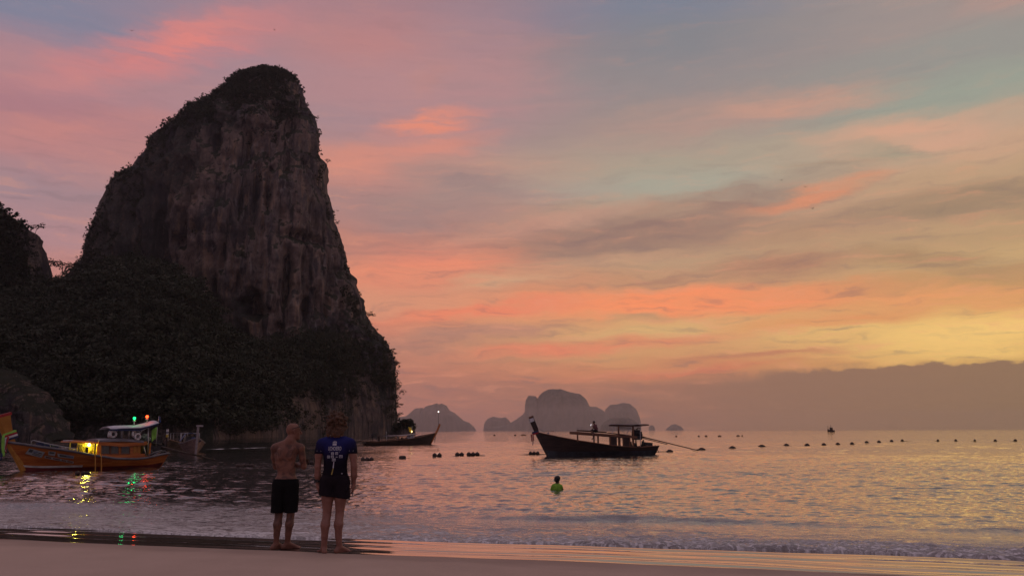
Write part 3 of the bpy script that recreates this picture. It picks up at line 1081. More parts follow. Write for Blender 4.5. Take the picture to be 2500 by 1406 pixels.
# jungle on the slope: more crowns than anyone could count, one mass
pts, rad = [], []
rj = np.random.default_rng(11)
flat = SLV
for _ in range(4300):
    i = min(int(1 + (NT - 1) * rj.random() ** 1.5), NT - 1)
    j = rj.integers(0, len(cols))
    if cols[j] < -160:
        continue
    u = i / (NT - 1)
    if cols[j] > 640 and u < 0.16 and rj.random() < 0.75:      # bare rock along the waterline there
        continue
    if 855 < cols[j] < 958 and u < 0.40 and rj.random() < 0.85:
        continue
    p = flat[i, j].copy()
    d = p[1]
    R = (2.6 + 5.2 * rj.random() ** 1.8 if u < 0.8 else rj.uniform(1.6, 3.4)) * (0.75 if cols[j] > 820 else 1.0) * (0.85 if d < 300 else 1)
    p = p + rj.normal(0, 1, 3) * np.array([2.0, 1.5, 0.8])
    p[2] = max(p[2] + R * 0.45, 1.2 + R * 0.5)
    pts.append(p)
    rad.append(R)
jungle = tag(foliage('jungle', np.array(pts), rad, TEMPL, M_LEAF, 1), kind='stuff')

# scrub on the crest, the left flank, the ledges and the right edge of the cliff
pts, rad = [], []
for _ in range(19000):
    i = rj.integers(0, len(zz))
    j = rj.integers(0, NF)
    u = uf[j]
    p = CLV[i, j]
    z = zz[i] / ZTOP
    prob = 0.0
    zz1 = z + 0.07 * gnoise(p[0] / 14, p[2] / 14, 2.4) + 0.03 * gnoise(p[0] / 5, p[2] / 5, 1.4) - 0.03 * max(u, 0)
    if zz1 > 0.91:
        prob = 0.8
    elif zz1 > 0.80 and u < 0.6:
        prob = 0.35 * ((zz1 - 0.80) / 0.11) ** 1.5
    lw = -0.72 + 0.35 * max(0, (z - 0.62)) / 0.3 + 0.25 * gnoise(p[0] / 18, p[2] / 26, 3.3)
    if u < lw and z > 0.40:
        prob = max(prob, 0.6 if u < lw - 0.12 else 0.3)
    if u < -0.35 and z < 0.50 and gnoise(p[0] / 22, p[2] / 22, 0.4) > 0.0:
        prob = max(prob, 0.25)
    if u > 0.93 and z < 0.42:
        prob = max(prob, 0.55)
    if u > 0.965:
        prob = max(prob, 0.30)
    if u > 0.75 and z < 0.32:
        prob = max(prob, 0.35)
    if gnoise(p[0] / 12, p[1] / 12, p[2] / 9) > 0.52:
        prob = max(prob, 0.16)
    if rj.random() > prob:
        continue
    R = rj.uniform(1.0, 2.5) if abs(u) > 0.85 or z > 0.85 else rj.uniform(0.7, 1.8)
    pts.append(p + np.array([0, -0.4, R * 0.3]) + rj.normal(0, 0.4, 3))
    rad.append(R)
scrub = tag(foliage('cliff_scrub', np.array(pts), rad, TEMPL_S, M_LEAF, 2, zs=1.0), kind='stuff')
pts, rad = [], []
for _ in range(5600):
    i = rj.integers(8, len(zz2))
    j = rj.integers(60, 172)
    p = HILLV[i, j % len(ph2)]
    px_ = p[0] / p[1]
    if px_ < -0.80:
        continue
    if gnoise(p[0] / 15, p[2] / 20, 0.9) < -0.75:
        continue
    R = rj.uniform(1.6, 4.2)
    pts.append(p + np.array([0.3, -0.6, R * 0.3]) + rj.normal(0, 0.6, 3))
    rad.append(R)
hilljungle = tag(foliage('hill_jungle', np.array(pts), rad, TEMPL_S, M_LEAF, 3), kind='stuff')


# ------------------------------------------------------------------ heightfield bodies: shore rocks and islands
def ridge_body(name, outline, Y0, depth, m, p_front=0.35, n=(160, 24), rough=1.0, base_z=-2.0, scale=1.0):
    pts = [at(x, y, Y0) for x, y in outline]
    xs = np.linspace(pts[0].x, pts[-1].x, n[0])
    top = np.interp(xs, [p.x for p in pts], [p.z for p in pts])
    L = xs[-1] - xs[0]
    top = top + rough * (0.5 * fbm(xs / (L / 26), 0.3, Y0 * 0.01, 3) + 0.22 * gnoise(xs / (L / 110), 0.7, 0.3) + 0.16 * gnoise(xs / (L / 230), 1.7, 0.3)) * np.clip(top / max(top.max(), 1e-3), 0.1, 1)
    v = np.linspace(-1, 1, n[1])
    v = np.sign(v) * np.abs(v) ** 0.75
    TT, VV = np.meshgrid(top, v, indexing='ij')
    XX = np.repeat(xs[:, None], n[1], 1)
    hump = np.clip(1 - np.abs(VV) ** 2.2, 0, 1) ** p_front
    ZZ = base_z + (TT - base_z) * hump
    dd = depth * (0.35 + 0.65 * np.clip(TT / max(top.max(), 1e-3), 0, 1))
    YY = Y0 + VV * dd + rough * 2.0 * fbm(XX / (10 * scale), ZZ / (14 * scale), 0.2, 4)
    XX = XX + rough * 0.5 * gnoise(ZZ / (6 * scale), YY / (9 * scale), XX / (12 * scale))
    ft = grid_faces(n[0], n[1])
    return tag(link(name, mesh_np(name, np.stack([XX, YY, ZZ], -1).reshape(-1, 3), ft), m), kind='structure')


ridge_body('shore_rock', [(-200, 880), (-60, 885), (0, 906), (22, 905), (45, 925), (68, 945), (92, 962), (104, 985), (116, 1004), (128, 1030), (136, 1052), (150, 1072)], 205.0, 16.0, M_ROCKN,
           p_front=0.22, n=(300, 90), rough=1.9, scale=0.5)
I_OBJ = []
for (out, Y0, dep) in [
    ([(960, 1053), (976, 1018), (994, 1015), (1003, 1008), (1016, 997), (1032, 995), (1035, 999), (1043, 991), (1059, 987), (1068, 984), (1072, 988), (1079, 985), (1089, 989),
      (1096, 1001), (1109, 1007), (1120, 1016), (1131, 1026), (1145, 1031), (1156, 1041), (1163, 1053)], 11400.0, 600.0),
    ([(1180, 1052), (1183, 1032), (1190, 1022), (1203, 1016.5), (1220, 1020), (1235, 1018), (1246, 1030), (1255, 1040), (1262, 1052)], 12600.0, 400.0),
    ([(1182, 1053), (1196, 1043), (1215, 1040), (1240, 1036), (1250, 1029), (1262, 1022), (1276, 1012), (1281, 1006), (1282, 990), (1284, 975), (1290, 966), (1308, 967), (1312, 973), (1318, 964),
      (1325, 957), (1340, 950), (1368, 950), (1390, 957), (1400, 959), (1415, 962), (1428, 973), (1437, 992), (1455, 993), (1470, 1000), (1480, 1012), (1490, 1030), (1500, 1052)], 12000.0, 650.0),
    ([(1470, 1051), (1477, 1012), (1482, 996), (1490, 988), (1505, 987), (1520, 983), (1535, 985), (1548, 996), (1556, 1015), (1559, 1035), (1560, 1051)], 12400.0, 500.0),
    ([(1466, 1051), (1469, 1037), (1478, 1028), (1490, 1022), (1503, 1020), (1525, 1019), (1545, 1025), (1558, 1034), (1562, 1051)], 6800.0, 190.0),
    ([(1584, 1050), (1586, 1040), (1589, 1037.5), (1594, 1038), (1597, 1042), (1598, 1050)], 12900.0, 120.0),
    ([(1626, 1050), (1630, 1044), (1633, 1042.5), (1640, 1037), (1648, 1034.5), (1655, 1038), (1663, 1042), (1668, 1050)], 13000.0, 180.0),
]:
    I_OBJ.append(ridge_body('island', out, Y0, dep, M_ISLE, p_front=0.3, n=(520, 20), rough=8.0, base_z=-2.5, scale=20.0))
# low wooded islet just off the tip of the cliff
ridge_body('islet', [(950, 1058), (958, 1040), (968, 1034), (976, 1031), (985, 1026), (995, 1025), (1004, 1027), (1010, 1036), (1012, 1046), (1013, 1057)], 440.0, 8.0, M_ROCK, p_front=0.35, n=(60, 18), rough=0.4, scale=0.5)
pts, rad = [], []
for _ in range(150):
    x = rj.uniform(962, 1010)
    y = np.interp(x, [958, 968, 976, 985, 995, 1004, 1011], [1042, 1034, 1031, 1027, 1026, 1029, 1042])
    p = at(x, y + rj.uniform(0, 1) ** 1.6 * 16, 434 + rj.uniform(-3, 4))
    pts.append(np.array(p))
    rad.append(rj.uniform(0.8, 1.7))
tag(foliage('islet_scrub', np.array(pts), rad, TEMPL_S, M_LEAF, 5), kind='stuff')


# ------------------------------------------------------------------ trees that stand out one by one
def make_tree(px, py_base, py_top, Y, spread, label, lean=0.0, seed=0, flat=0.6):
    base = at(px, py_base, Y)
    top = at(px, py_top, Y)
    H = top.z - base.z
    root = thing('tree', label, 'tree', base, group='trees standing out on the cliff edges')
    rr = random.Random(seed)
    m = MB()
    R = spread * Y / F
    tipx = lean * H
    m.tube([(0, 0, -1.0), (tipx * 0.2, 0, H * 0.3), (tipx * 0.6, 0.1, H * 0.62), (tipx, 0, H * 0.9)], [H * 0.045, H * 0.036, H * 0.026, H * 0.01], 6)
    ends = []
    for k in range(7):
        z0 = H * rr.uniform(0.35, 0.75)
        a = rr.uniform(0, 6.28)
        l = R * rr.uniform(0.6, 1.1)
        x0 = tipx * z0 / H
        e = (x0 + math.cos(a) * l, math.sin(a) * l, z0 + H * rr.uniform(0.08, 0.3))
        m.tube([(x0, 0, z0), ((x0 + e[0]) / 2, e[1] / 2, z0 + (e[2] - z0) * 0.6), e], [H * 0.016, H * 0.011, H * 0.005], 5)
        ends.append(e)
    ends.append((tipx, 0, H * 0.92))
    m.build('trunk', M_BARK, root)
    pp, rd = [], []
    for e in ends:
        pp.append(np.array(e))
        rd.append(R * rr.uniform(0.38, 0.62))
    c = foliage('crown', np.array(pp), rd, TEMPL_S, M_LEAF, seed + 40, zs=flat)
    c.parent = root
    return root


TREES = [
    (86, 566, 546, 392, 11, 'leaning tree jutting from the edge of the left hill', 0.7),
    (120, 662, 636, 440, 16, 'flat crowned tree in the saddle beside the left hill', 0.1),
    (152, 664, 640, 440, 14, 'flat crowned tree in the saddle halfway to the big cliff', -0.1),
    (180, 664, 645, 445, 12, 'small tree in the saddle at the foot of the big cliff', 0.2),
    (442, 288, 269, 497, 7, 'small round tree standing up from the left flank of the cliff, upper of two', 0.0),
    (456, 283, 266, 497, 7, 'small round tree on the left flank beside its twin', 0.1),
    (288, 432, 422, 495, 9, 'bushy tree on the shoulder of the cliff at left', -0.4),
    (368, 362, 345, 497, 6, 'thin tree sticking out of the left cliff flank', -0.5),
    (797, 402, 390, 495, 6, 'small tree hanging over the upper right cliff edge', 0.5),
    (818, 552, 538, 495, 5, 'small tree leaning out from the middle of the right cliff edge', 0.7),
    (897, 780, 760, 490, 9, 'dark tree jutting from the lower right cliff edge', 0.4),
    (955, 880, 850, 482, 9, 'open crowned tree on the lowest ledge of the right cliff edge', 0.2),
    (960, 905, 882, 482, 7, 'thin tree with hanging branches just under the lowest right ledge', 0.5),
    (968, 1036, 1008, 446, 9, 'crooked tree with layered branches where the cliff meets the islet', 0.15),
]
for i, (x, yb, yt, Y_, sp, lb, ln) in enumerate(TREES):
    make_tree(x, yb, yt, Y_, sp, lb, ln, seed=i * 3 + 1)

# ------------------------------------------------------------------ evening haze over the bay
hz = MB()
hz.box((0, 6600, 150), (24000, 14200, 310))
mh = bpy.data.materials.new('haze')
mh.use_nodes = True
g = NG(mh.node_tree)
g.n.remove(g.n['Principled BSDF'])
pv = g.new('ShaderNodeVolumePrincipled')
pv.inputs['Color'].default_value = (0.97, 0.93, 0.95, 1)
pv.inputs['Density'].default_value = HAZE_K
pv.inputs['Anisotropy'].default_value = 0.6
g.l.new(pv.outputs[0], g.n['Material Output'].inputs['Volume'])
haze = tag(hz.build('haze', mh), kind='stuff')

# ================================================================== THE BOATS
M_HULLDK = pmat('dark_hull_wood', (0.060, 0.033, 0.025), (0.036, 0.021, 0.018), rough=0.6, scale=1.2, stretch=(0.5, 1, 4), bump=0.01, wear=(0.080, 0.055, 0.043))
M_HULLRD = pmat('varnished_orange_wood', (0.46, 0.140, 0.026), (0.30, 0.070, 0.014), rough=0.32, scale=1.1, stretch=(0.5, 1, 5), bump=0.006, wear=(0.42, 0.16, 0.04))
M_CABIN = pmat('cabin_planking', (0.52, 0.165, 0.030), (0.36, 0.095, 0.018), rough=0.35, scale=1.6, stretch=(0.6, 1, 6), bump=0.006, wear=(0.55, 0.22, 0.05))
M_STEMY = pmat('ochre_prow_paint', (0.46, 0.20, 0.03), (0.36, 0.14, 0.02), rough=0.4, scale=2)
M_REDPNT = pmat('red_paint', (0.40, 0.03, 0.025), (0.28, 0.02, 0.02), rough=0.4, scale=2)
M_KEELRD = pmat('red_bottom_paint', (0.16, 0.018, 0.016), (0.09, 0.012, 0.012), rough=0.5, scale=2)
M_BOOT = pmat('white_boot_stripe', (0.60, 0.55, 0.50), (0.42, 0.38, 0.34), rough=0.5, scale=3)
M_BLUEB = pmat('blue_bottom_paint', (0.050, 0.054, 0.062), (0.028, 0.026, 0.028), rough=0.5, scale=2, wear=(0.11, 0.10, 0.10))
M_RAILW = pmat('brown_gunwale_wood', (0.20, 0.085, 0.045), (0.12, 0.05, 0.03), rough=0.5, scale=2, stretch=(0.5, 1, 1))
M_RAILG = pmat('grey_rubbing_strake', (0.16, 0.15, 0.16), (0.10, 0.09, 0.10), rough=0.5, scale=2)
M_DECK = pmat('deck_boards', (0.14, 0.085, 0.055), (0.08, 0.05, 0.035), rough=0.7, scale=2, stretch=(0.5, 3, 1))
M_ROOFDK = pmat('dark_roof_boards', (0.10, 0.045, 0.032), (0.06, 0.03, 0.024), rough=0.6, scale=2, stretch=(0.5, 2, 1), wear=(0.14, 0.09, 0.07))
M_GREYRF = pmat('grey_painted_roof', (0.22, 0.21, 0.24), (0.15, 0.14, 0.16), rough=0.5, scale=2)
M_CANVAS = pmat('pale_canopy_sheet', (0.60, 0.58, 0.62), (0.50, 0.48, 0.54), rough=0.45, scale=2)
M_METAL = pmat('galvanised_pipe', (0.45, 0.44, 0.45), (0.33, 0.32, 0.33), rough=0.35, scale=6, metal=0.6)
M_ENGINE = pmat('greasy_engine_iron', (0.045, 0.045, 0.048), (0.022, 0.022, 0.024), rough=0.45, scale=6, metal=0.3, wear=(0.09, 0.06, 0.045))
M_SHAFT = pmat('rusty_shaft_steel', (0.075, 0.05, 0.042), (0.045, 0.032, 0.03), rough=0.5, scale=4, metal=0.3)
M_HOSE = pmat('black_rubber', (0.03, 0.028, 0.03), (0.02, 0.02, 0.02), rough=0.6)
M_ROPE = pmat('sea_rope', (0.09, 0.075, 0.06), (0.05, 0.04, 0.035), rough=0.9, scale=8)
M_WHITE = pmat('white_ring_foam', (0.72, 0.70, 0.68), (0.55, 0.53, 0.51), rough=0.5, scale=5)
M_GLASS = pmat('dusty_window_glass', (0.09, 0.085, 0.05), (0.055, 0.055, 0.04), rough=0.12, scale=3, spec=0.6)
M_CURTY = pmat('yellow_curtain', (0.75, 0.62, 0.10), (0.60, 0.48, 0.06), rough=0.8, scale=5, stretch=(6, 6, 0.5))
M_BLUET = pmat('blue_tarpaulin', (0.03, 0.07, 0.22), (0.02, 0.045, 0.14), rough=0.4, scale=3)
M_CLW = pmat('white_ribbon_cloth', (0.70, 0.66, 0.66), (0.55, 0.52, 0.52), rough=0.8)
M_CLG = pmat('lime_ribbon_cloth', (0.30, 0.62, 0.10), (0.22, 0.48, 0.07), rough=0.8)
M_CLR = pmat('red_ribbon_cloth', (0.42, 0.03, 0.04), (0.30, 0.02, 0.03), rough=0.8)
M_CLB = pmat('dark_blue_ribbon_cloth', (0.03, 0.04, 0.11), (0.02, 0.03, 0.07), rough=0.8)
M_CLY = pmat('yellow_ribbon_cloth', (0.70, 0.50, 0.05), (0.55, 0.38, 0.04), rough=0.8)
M_SIGN = pmat('weathered_sign_board', (0.34, 0.33, 0.31), (0.24, 0.24, 0.23), rough=0.6, scale=4)
M_SIGNB = pmat('faded_blue_print', (0.10, 0.13, 0.22), (0.16, 0.17, 0.21), rough=0.6, scale=9)
M_SIGND = pmat('dark_print', (0.05, 0.055, 0.06), (0.09, 0.09, 0.085), rough=0.6, scale=9)
M_CUSH = pmat('pale_deck_cushion', (0.42, 0.36, 0.36), (0.32, 0.27, 0.28), rough=0.8)


SPLIT = {'life_jacket_rack', 'stern_gear', 'deck_fitting', 'corner_post', 'eave_board', 'valance', 'frame_bar', 'stern_rail', 'bench', 'pale_deck_crate', 'bow_ladder',
         'hose', 'deck_gear', 'heaped_life_jackets', 'foredeck_gear', 'door_panel', 'stern_locker', 'tiller_stand'}


class Boat:
    """local frame: origin at the stern on the waterline, +x to the bow, +y to port, z up"""

    def __init__(s, name, label, stern_px, bow_px, group):
        a = gnd(*stern_px)
        b = gnd(*bow_px)
        d = Vector((b.x - a.x, b.y - a.y, 0))
        s.L = d.length
        s.d = d.normalized()
        s.n = Vector((-s.d.y, s.d.x, 0))
        s.O = Vector((a.x, a.y, 0))
        s.rz = math.atan2(s.d.y, s.d.x)
        s.root = thing(name, label, 'boat', s.O, s.rz, group)

    def loc(s, px, py, y=0.0):
        D = ray(px, py)
        t = (s.O + s.n * y - CAM).dot(s.n) / D.dot(s.n)
        p = CAM + D * t - s.O
        return p.dot(s.d), p.z

    def P(s, px, py, y=0.0):
        x, z = s.loc(px, py, y)
        return Vector((x, y, z))

    def world(s, p):
        return s.O + s.d * p[0] + s.n * p[1] + Vector((0, 0, p[2]))

    def part(s, mb, name, m, parent=None):
        if name in SPLIT:
            for q in mb.pieces():
                o = q.build(name, m, parent or s.root)
            return o
        return mb.build(name, m, parent or s.root)


def hull_parts(B, beam, sheer, rake, m_hull, m_rail, m_bottom=None, bottom_h=0.28, m_boot=None, boot=(0.16, 0.30), rail_r=0.055, draft=0.45, deck_h=0.30,
               N=44, K=18, stern_w=0.55, bow_fine=2.3, boot_from=0.45, strakes=7):
    """sheer: list of (x, z) of the gunwale from stern (x about 0) to bow; rake(z): x of the stem line at height z"""
    L = B.L
    sx = np.array([p[0] for p in sheer])
    sz = np.array([p[1] for p in sheer])

    def zs(x):
        return np.interp(x, sx, sz)

    def hb(t):
        a = 0.42
        if t < a:
            return beam / 2 * (1 - (1 - stern_w) * ((a - t) / a) ** 2)
        return beam / 2 * max(1 - ((t - a) / (1 - a)) ** bow_fine, 0.0) + 0.03

    def pt(t, v, inset=0.0, lap=True):
        x0 = sx[0] + t * (L - sx[0])
        z1 = zs(sx[0] + t * (sx[-1] - sx[0]))
        z0 = -draft + (0.35 * draft) * max(0, (t - 0.8) / 0.2) ** 2 + 0.55 * draft * max(0, (0.12 - t) / 0.12)
        z = z0 + (z1 - z0) * v
        bowk = max(0.0, (t - 0.55) / 0.45) ** 2.2
        sternk = max(0.0, (0.14 - t) / 0.14) ** 1.5
        x = x0 + bowk * rake(z) - sternk * 0.35 * max(0.0, z) * 1.0
        w = hb(t)
        full = 0.55 + 0.75 * max(0, (t - 0.55) / 0.45)
        y = w * (v ** full) * (1.0 - 0.0 * v)
        if lap:
            y += 0.016 * ((v * strakes) % 1.0) * min(1, w / 0.4)
        return Vector((x, max(y - inset, 0.0), z))

    ts = np.linspace(0, 1, N)
    vs_ = np.unique(np.concatenate([np.linspace(0, 1, K), (np.arange(1, strakes) / strakes), (np.arange(1, strakes) / strakes) - 0.004]))
    hull = MB()
    secs = []
    for t in ts:
        P_ = [pt(t, v) for v in vs_]
        sec = [Vector((p.x, -p.y, p.z)) for p in reversed(P_)] + [Vector((p.x, p.y, p.z)) for p in P_[1:]]
        top = P_[-1]
        inn = [pt(t, v, 0.06, False) for v in np.linspace(1, 0.25, 6)]
        inner = [Vector((p.x, p.y, max(p.z, -draft * 0.5))) for p in inn]
        sec += inner + [Vector((p.x, -p.y, p.z)) for p in reversed(inner)]
        secs.append(sec)
    hull.loft(secs, closed=True, caps=True, smooth=False)
    B.part(hull, 'hull', m_hull)

    def skin(v0, v1, t0, t1, off, name, m, by_z=None):
        mb = MB()
        for sg in (1, -1):
            rows = []
            for t in np.linspace(t0, t1, 36):
                r = []
                for k in range(6):
                    if by_z is not None:
                        z1 = zs(sx[0] + t * (sx[-1] - sx[0]))
                        z0 = -draft
                        zt = by_z[0] + (by_z[1] - by_z[0]) * k / 5
                        v = min(max((zt - z0) / (z1 - z0), 0.02), 1)
                    else:
                        v = v0 + (v1 - v0) * k / 5
                    p = pt(t, v)
                    r.append(Vector((p.x, sg * (p.y + off), p.z)))
                rows.append(r)
            mb.loft(rows, closed=False, caps=False)
        return B.part(mb, name, m)
    if m_bottom:
        skin(0, 0, 0.01, 1.0, 0.020, 'bottom_paint', m_bottom, by_z=(-draft * 0.6, bottom_h))
    if m_boot:
        skin(0, 0, boot_from, 1.0, 0.026, 'boot_stripe', m_boot, by_z=boot)
    for sg in (1, -1):
        mb = MB()
        mb.tube([Vector((p.x, sg * p.y, p.z)) for p in [pt(t, 1.0) for t in np.linspace(0, 1, 50)]], rail_r, 6)
        B.part(mb, 'gunwale', m_rail)
    mb = MB()
    rows = []
    for t in np.linspace(0.02, 0.9, 20):
        z1 = zs(sx[0] + t * (sx[-1] - sx[0]))
        v = (deck_h + draft + 0.0) / (z1 + draft) if t < 0.72 else 0.9
        p = pt(t, min(v, 0.93), 0.03, False)
        rows.append([Vector((p.x, -p.y, p.z)), Vector((p.x, -p.y * 0.3, p.z + 0.01)), Vector((p.x, p.y * 0.3, p.z + 0.01)), Vector((p.x, p.y, p.z))])
    mb.loft(rows, closed=False, caps=False)
    B.part(mb, 'deck', M_DECK)
    B.pt = pt
    B.zs = zs
    return pt


def prow(B, path, widths, thick, m, name='prow', cap=None):
    """tall flat stem post swept along path (list of x,z), widths fore-and-aft"""
    mb = MB()
    secs = []
    for i, ((x, z), w) in enumerate(zip(path, widths)):
        x0, z0 = path[max(i - 1, 0)]
        x1, z1 = path[min(i + 1, len(path) - 1)]
        d = Vector((x1 - x0, 0, z1 - z0)).normalized()
        n = Vector((d.z, 0, -d.x))
        t = thick if not isinstance(thick, (list, tuple)) else thick[i]
        c = Vector((x, 0, z))
        secs.append([c + n * w / 2 + Vector((0, t * 0.25, 0)), c + n * w * 0.2 + Vector((0, t / 2, 0)), c - n * w / 2 + Vector((0, t / 2, 0)),
                     c - n * w / 2 - Vector((0, t / 2, 0)), c + n * w * 0.2 - Vector((0, t / 2, 0)), c + n * w / 2 - Vector((0, t * 0.25, 0))])
    mb.loft(secs, smooth=False)
    o = B.part(mb, name, m)
    if cap:
        mb2 = MB()
        a, b_ = secs[-1], secs[-2]
        up = (Vector((path[-1][0] - path[-2][0], 0, path[-1][1] - path[-2][1]))).normalized()
        cen = sum(a, Vector()) / 6
        big = [cen + (p - cen) * 1.12 for p in a]
        mb2.loft([[p - up * cap[1] for p in big], [p + up * cap[2] for p in big]], smooth=False)
        mb2.build('prow_cap', cap[0], o)
    return o


def engine_set(B, mount, eng_c, eng_d, tip, lower=None, name_m=M_ENGINE):
    """car engine on a pivot post with its long propeller shaft"""
    e = MB()
    e.box(eng_c, eng_d)
    e.box(eng_c + Vector((0, 0, eng_d[2] * 0.56)), (eng_d[0] * 0.72, eng_d[1] * 0.6, eng_d[2] * 0.2))
    e.tube([eng_c + Vector((eng_d[0] * 0.3, eng_d[1] * 0.55, eng_d[2] * 0.2)), eng_c + Vector((-eng_d[0] * 0.5, eng_d[1] * 0.55, eng_d[2] * 0.1))], eng_d[2] * 0.12, 8)
    e.ell(eng_c + Vector((eng_d[0] * 0.55, 0, -0.02)), (0.06, eng_d[1] * 0.42, eng_d[2] * 0.42))
    for k in range(4):
        e.tube([eng_c + Vector((eng_d[0] * (0.3 - 0.2 * k), 0, eng_d[2] * 0.5)), eng_c + Vector((eng_d[0] * (0.3 - 0.2 * k), 0.0, eng_d[2] * 0.78))], 0.035, 6)
    e.tube([eng_c + Vector((eng_d[0] * 0.1, -eng_d[1] * 0.3, eng_d[2] * 0.6)), eng_c + Vector((-eng_d[0] * 0.3, -eng_d[1] * 0.3, eng_d[2] * 0.95)), eng_c + Vector((-eng_d[0] * 0.6, -eng_d[1] * 0.2, eng_d[2] * 0.9))], 0.04, 6)
    B.part(e, 'engine', name_m)
    p = MB()
    p.tube([mount, Vector((mount.x, mount.y, eng_c.z - eng_d[2] * 0.5))], 0.06, 8)
    p.bar(Vector((mount.x, -0.5, mount.z)), Vector((mount.x, 0.5, mount.z)), 0.12)
    B.part(p, 'engine_mount', M_SHAFT)
    s_ = MB()
    back = eng_c + Vector((-eng_d[0] * 0.5, 0, -eng_d[2] * 0.1))
    s_.tube([back, back + (tip - back) * 0.10, tip], [0.085, 0.05, 0.040], 8)
    so = B.part(s_, 'propeller_shaft', M_SHAFT)
    if lower:
        r = MB()
        r.tube([back + Vector((0, 0.05, -0.12)), lower], 0.035, 6)
        for f in (0.35, 0.7, 0.98):
            q = back + Vector((0, 0.05, -0.12)) + (lower - back - Vector((0, 0.05, -0.12))) * f
            w = back + (tip - back) * (f * (lower - back).length / (tip - back).length)
            r.bar(q, w, 0.03)
        r.build('brace_bar', M_SHAFT, so)
    pr = MB()
    d = (tip - back).normalized()
    side = Vector((0, 1, 0))
    up = side.cross(d)
    for k in range(3):
        a = 2 * math.pi * k / 3 + 0.5
        r_ = side * math.cos(a) + up * math.sin(a)
        t_ = d.cross(r_)
        c = tip - d * 0.05
        pr.add([c + t_ * 0.03, c + r_ * 0.17 + t_ * 0.07 + d * 0.02, c + r_ * 0.19 - t_ * 0.02, c - t_ * 0.03 - d * 0.03], [(0, 1, 2, 3)])
    pr.tube([tip - d * 0.1, tip + d * 0.06], [0.05, 0.02], 8)
    # skeg guard under the shaft end
    pr.tube([tip - d * 0.9, tip - d * 0.5 + Vector((0, 0, -0.16)), tip - d * 0.1 + Vector((0, 0, -0.14))], 0.018, 5)
    pr.build('propeller', M_SHAFT, so)


def ribbons(name, label, B, c, w, t, strips, group, seed=0, tie=None):
    """coloured cloth wound round the stem and hanging from it"""
    root = thing(name, label, 'ribbons', B.world(c), B.rz, group)
    rs = random.Random(seed)
    axis = tie or Vector((0, 0, 1))
    axis = axis.normalized()
    n = Vector((axis.z, 0, -axis.x))
    for k, m in enumerate(strips['wrap']):
        mb = MB()
        o = axis * (k * strips['pitch'])
        tw = t / 2 + 0.03
        pts = [o + n * w * 0.56 + Vector((0, tw * 0.7, 0)), o - n * w * 0.56 + Vector((0, tw, 0)), o - n * w * 0.56 - Vector((0, tw, 0)), o + n * w * 0.56 - Vector((0, tw * 0.7, 0))]
        a = axis * strips['pitch'] * 0.47
        mb.loft([[p - a for p in pts], [p * 1.06 for p in pts], [p + a for p in pts]], smooth=False)
        mb.build('wrap', m, root)
    for (m, x0, y0, z0, ln, wd) in strips['tails']:
        mb = MB()
        rows = []
        ph = rs.uniform(0, 6)
        for i in range(9):
            f = i / 8
            z = z0 - ln * f
            sw = 0.05 * math.sin(3 * f + ph) * ln
            ww = wd * (0.6 + 0.5 * math.sin(2.2 * f + ph * 0.3) ** 2)
            rows.append([Vector((x0 + sw - ww / 2, y0 + 0.02 * math.sin(5 * f + ph), z)), Vector((x0 + sw, y0 + 0.05 * math.cos(4 * f + ph) + 0.02, z)), Vector((x0 + sw + ww / 2, y0 - 0.01, z))])
        rows2 = [[p - Vector((0, 0.012, 0)) for p in reversed(r)] for r in rows]
        mb.loft([a + b_ for a, b_ in zip(rows, rows2)], smooth=True)
        mb.build('tail', m, root)
    return root


BG = 'longtail boats in the bay'

# ------------------------------------------------------------------ dark longtail with a man on the cabin roof (right of centre)
E = Boat('longtail_boat', 'dark wooden longtail boat with a man sitting on its low cabin roof', (1597, 1109), (1337, 1113), BG)
hb_ = 1.0
sheer = [E.loc(1603, 1088, 0.6), E.loc(1590, 1089.5, hb_), E.loc(1560, 1091.5, hb_), E.loc(1520, 1090, hb_), E.loc(1480, 1086.5, hb_), E.loc(1440, 1081, hb_ * 0.9), E.loc(1400, 1075, 0.8), E.loc(1360, 1066.5, 0.5),
         E.loc(1330, 1058.5, 0.2), E.loc(1318, 1054.5, 0.0)]
st0 = E.loc(1337, 1113)
st1 = E.loc(1311, 1056)
rk = (st1[0] - st0[0]) / (st1[1] - st0[1])
hull_parts(E, 2.25, sheer, lambda z: rk * max(z, -0.4), M_HULLDK, M_RAILW, m_bottom=M_BLUEB, bottom_h=0.36, rail_r=0.05, draft=0.5)
pa = [E.loc(x, y) for x, y in [(1337, 1114), (1322, 1084), (1312, 1060), (1308, 1048), (1302, 1034), (1296, 1017)]]
prow(E, pa, [0.12, 0.16, 0.30, 0.42, 0.42, 0.34], [0.10, 0.12, 0.14, 0.16, 0.2, 0.24], M_HULLDK, cap=(M_RAILW, 0.10, 0.03))
mb = MB()
q = [E.P(1290, 1027, 0.1), E.P(1299, 1026.5, 0.1)]
mb.box((E.P(1297.5, 1025, 0)), (0.36, 0.28, 0.30), ry=0.35)
E.part(mb, 'prow_band', M_CLW)
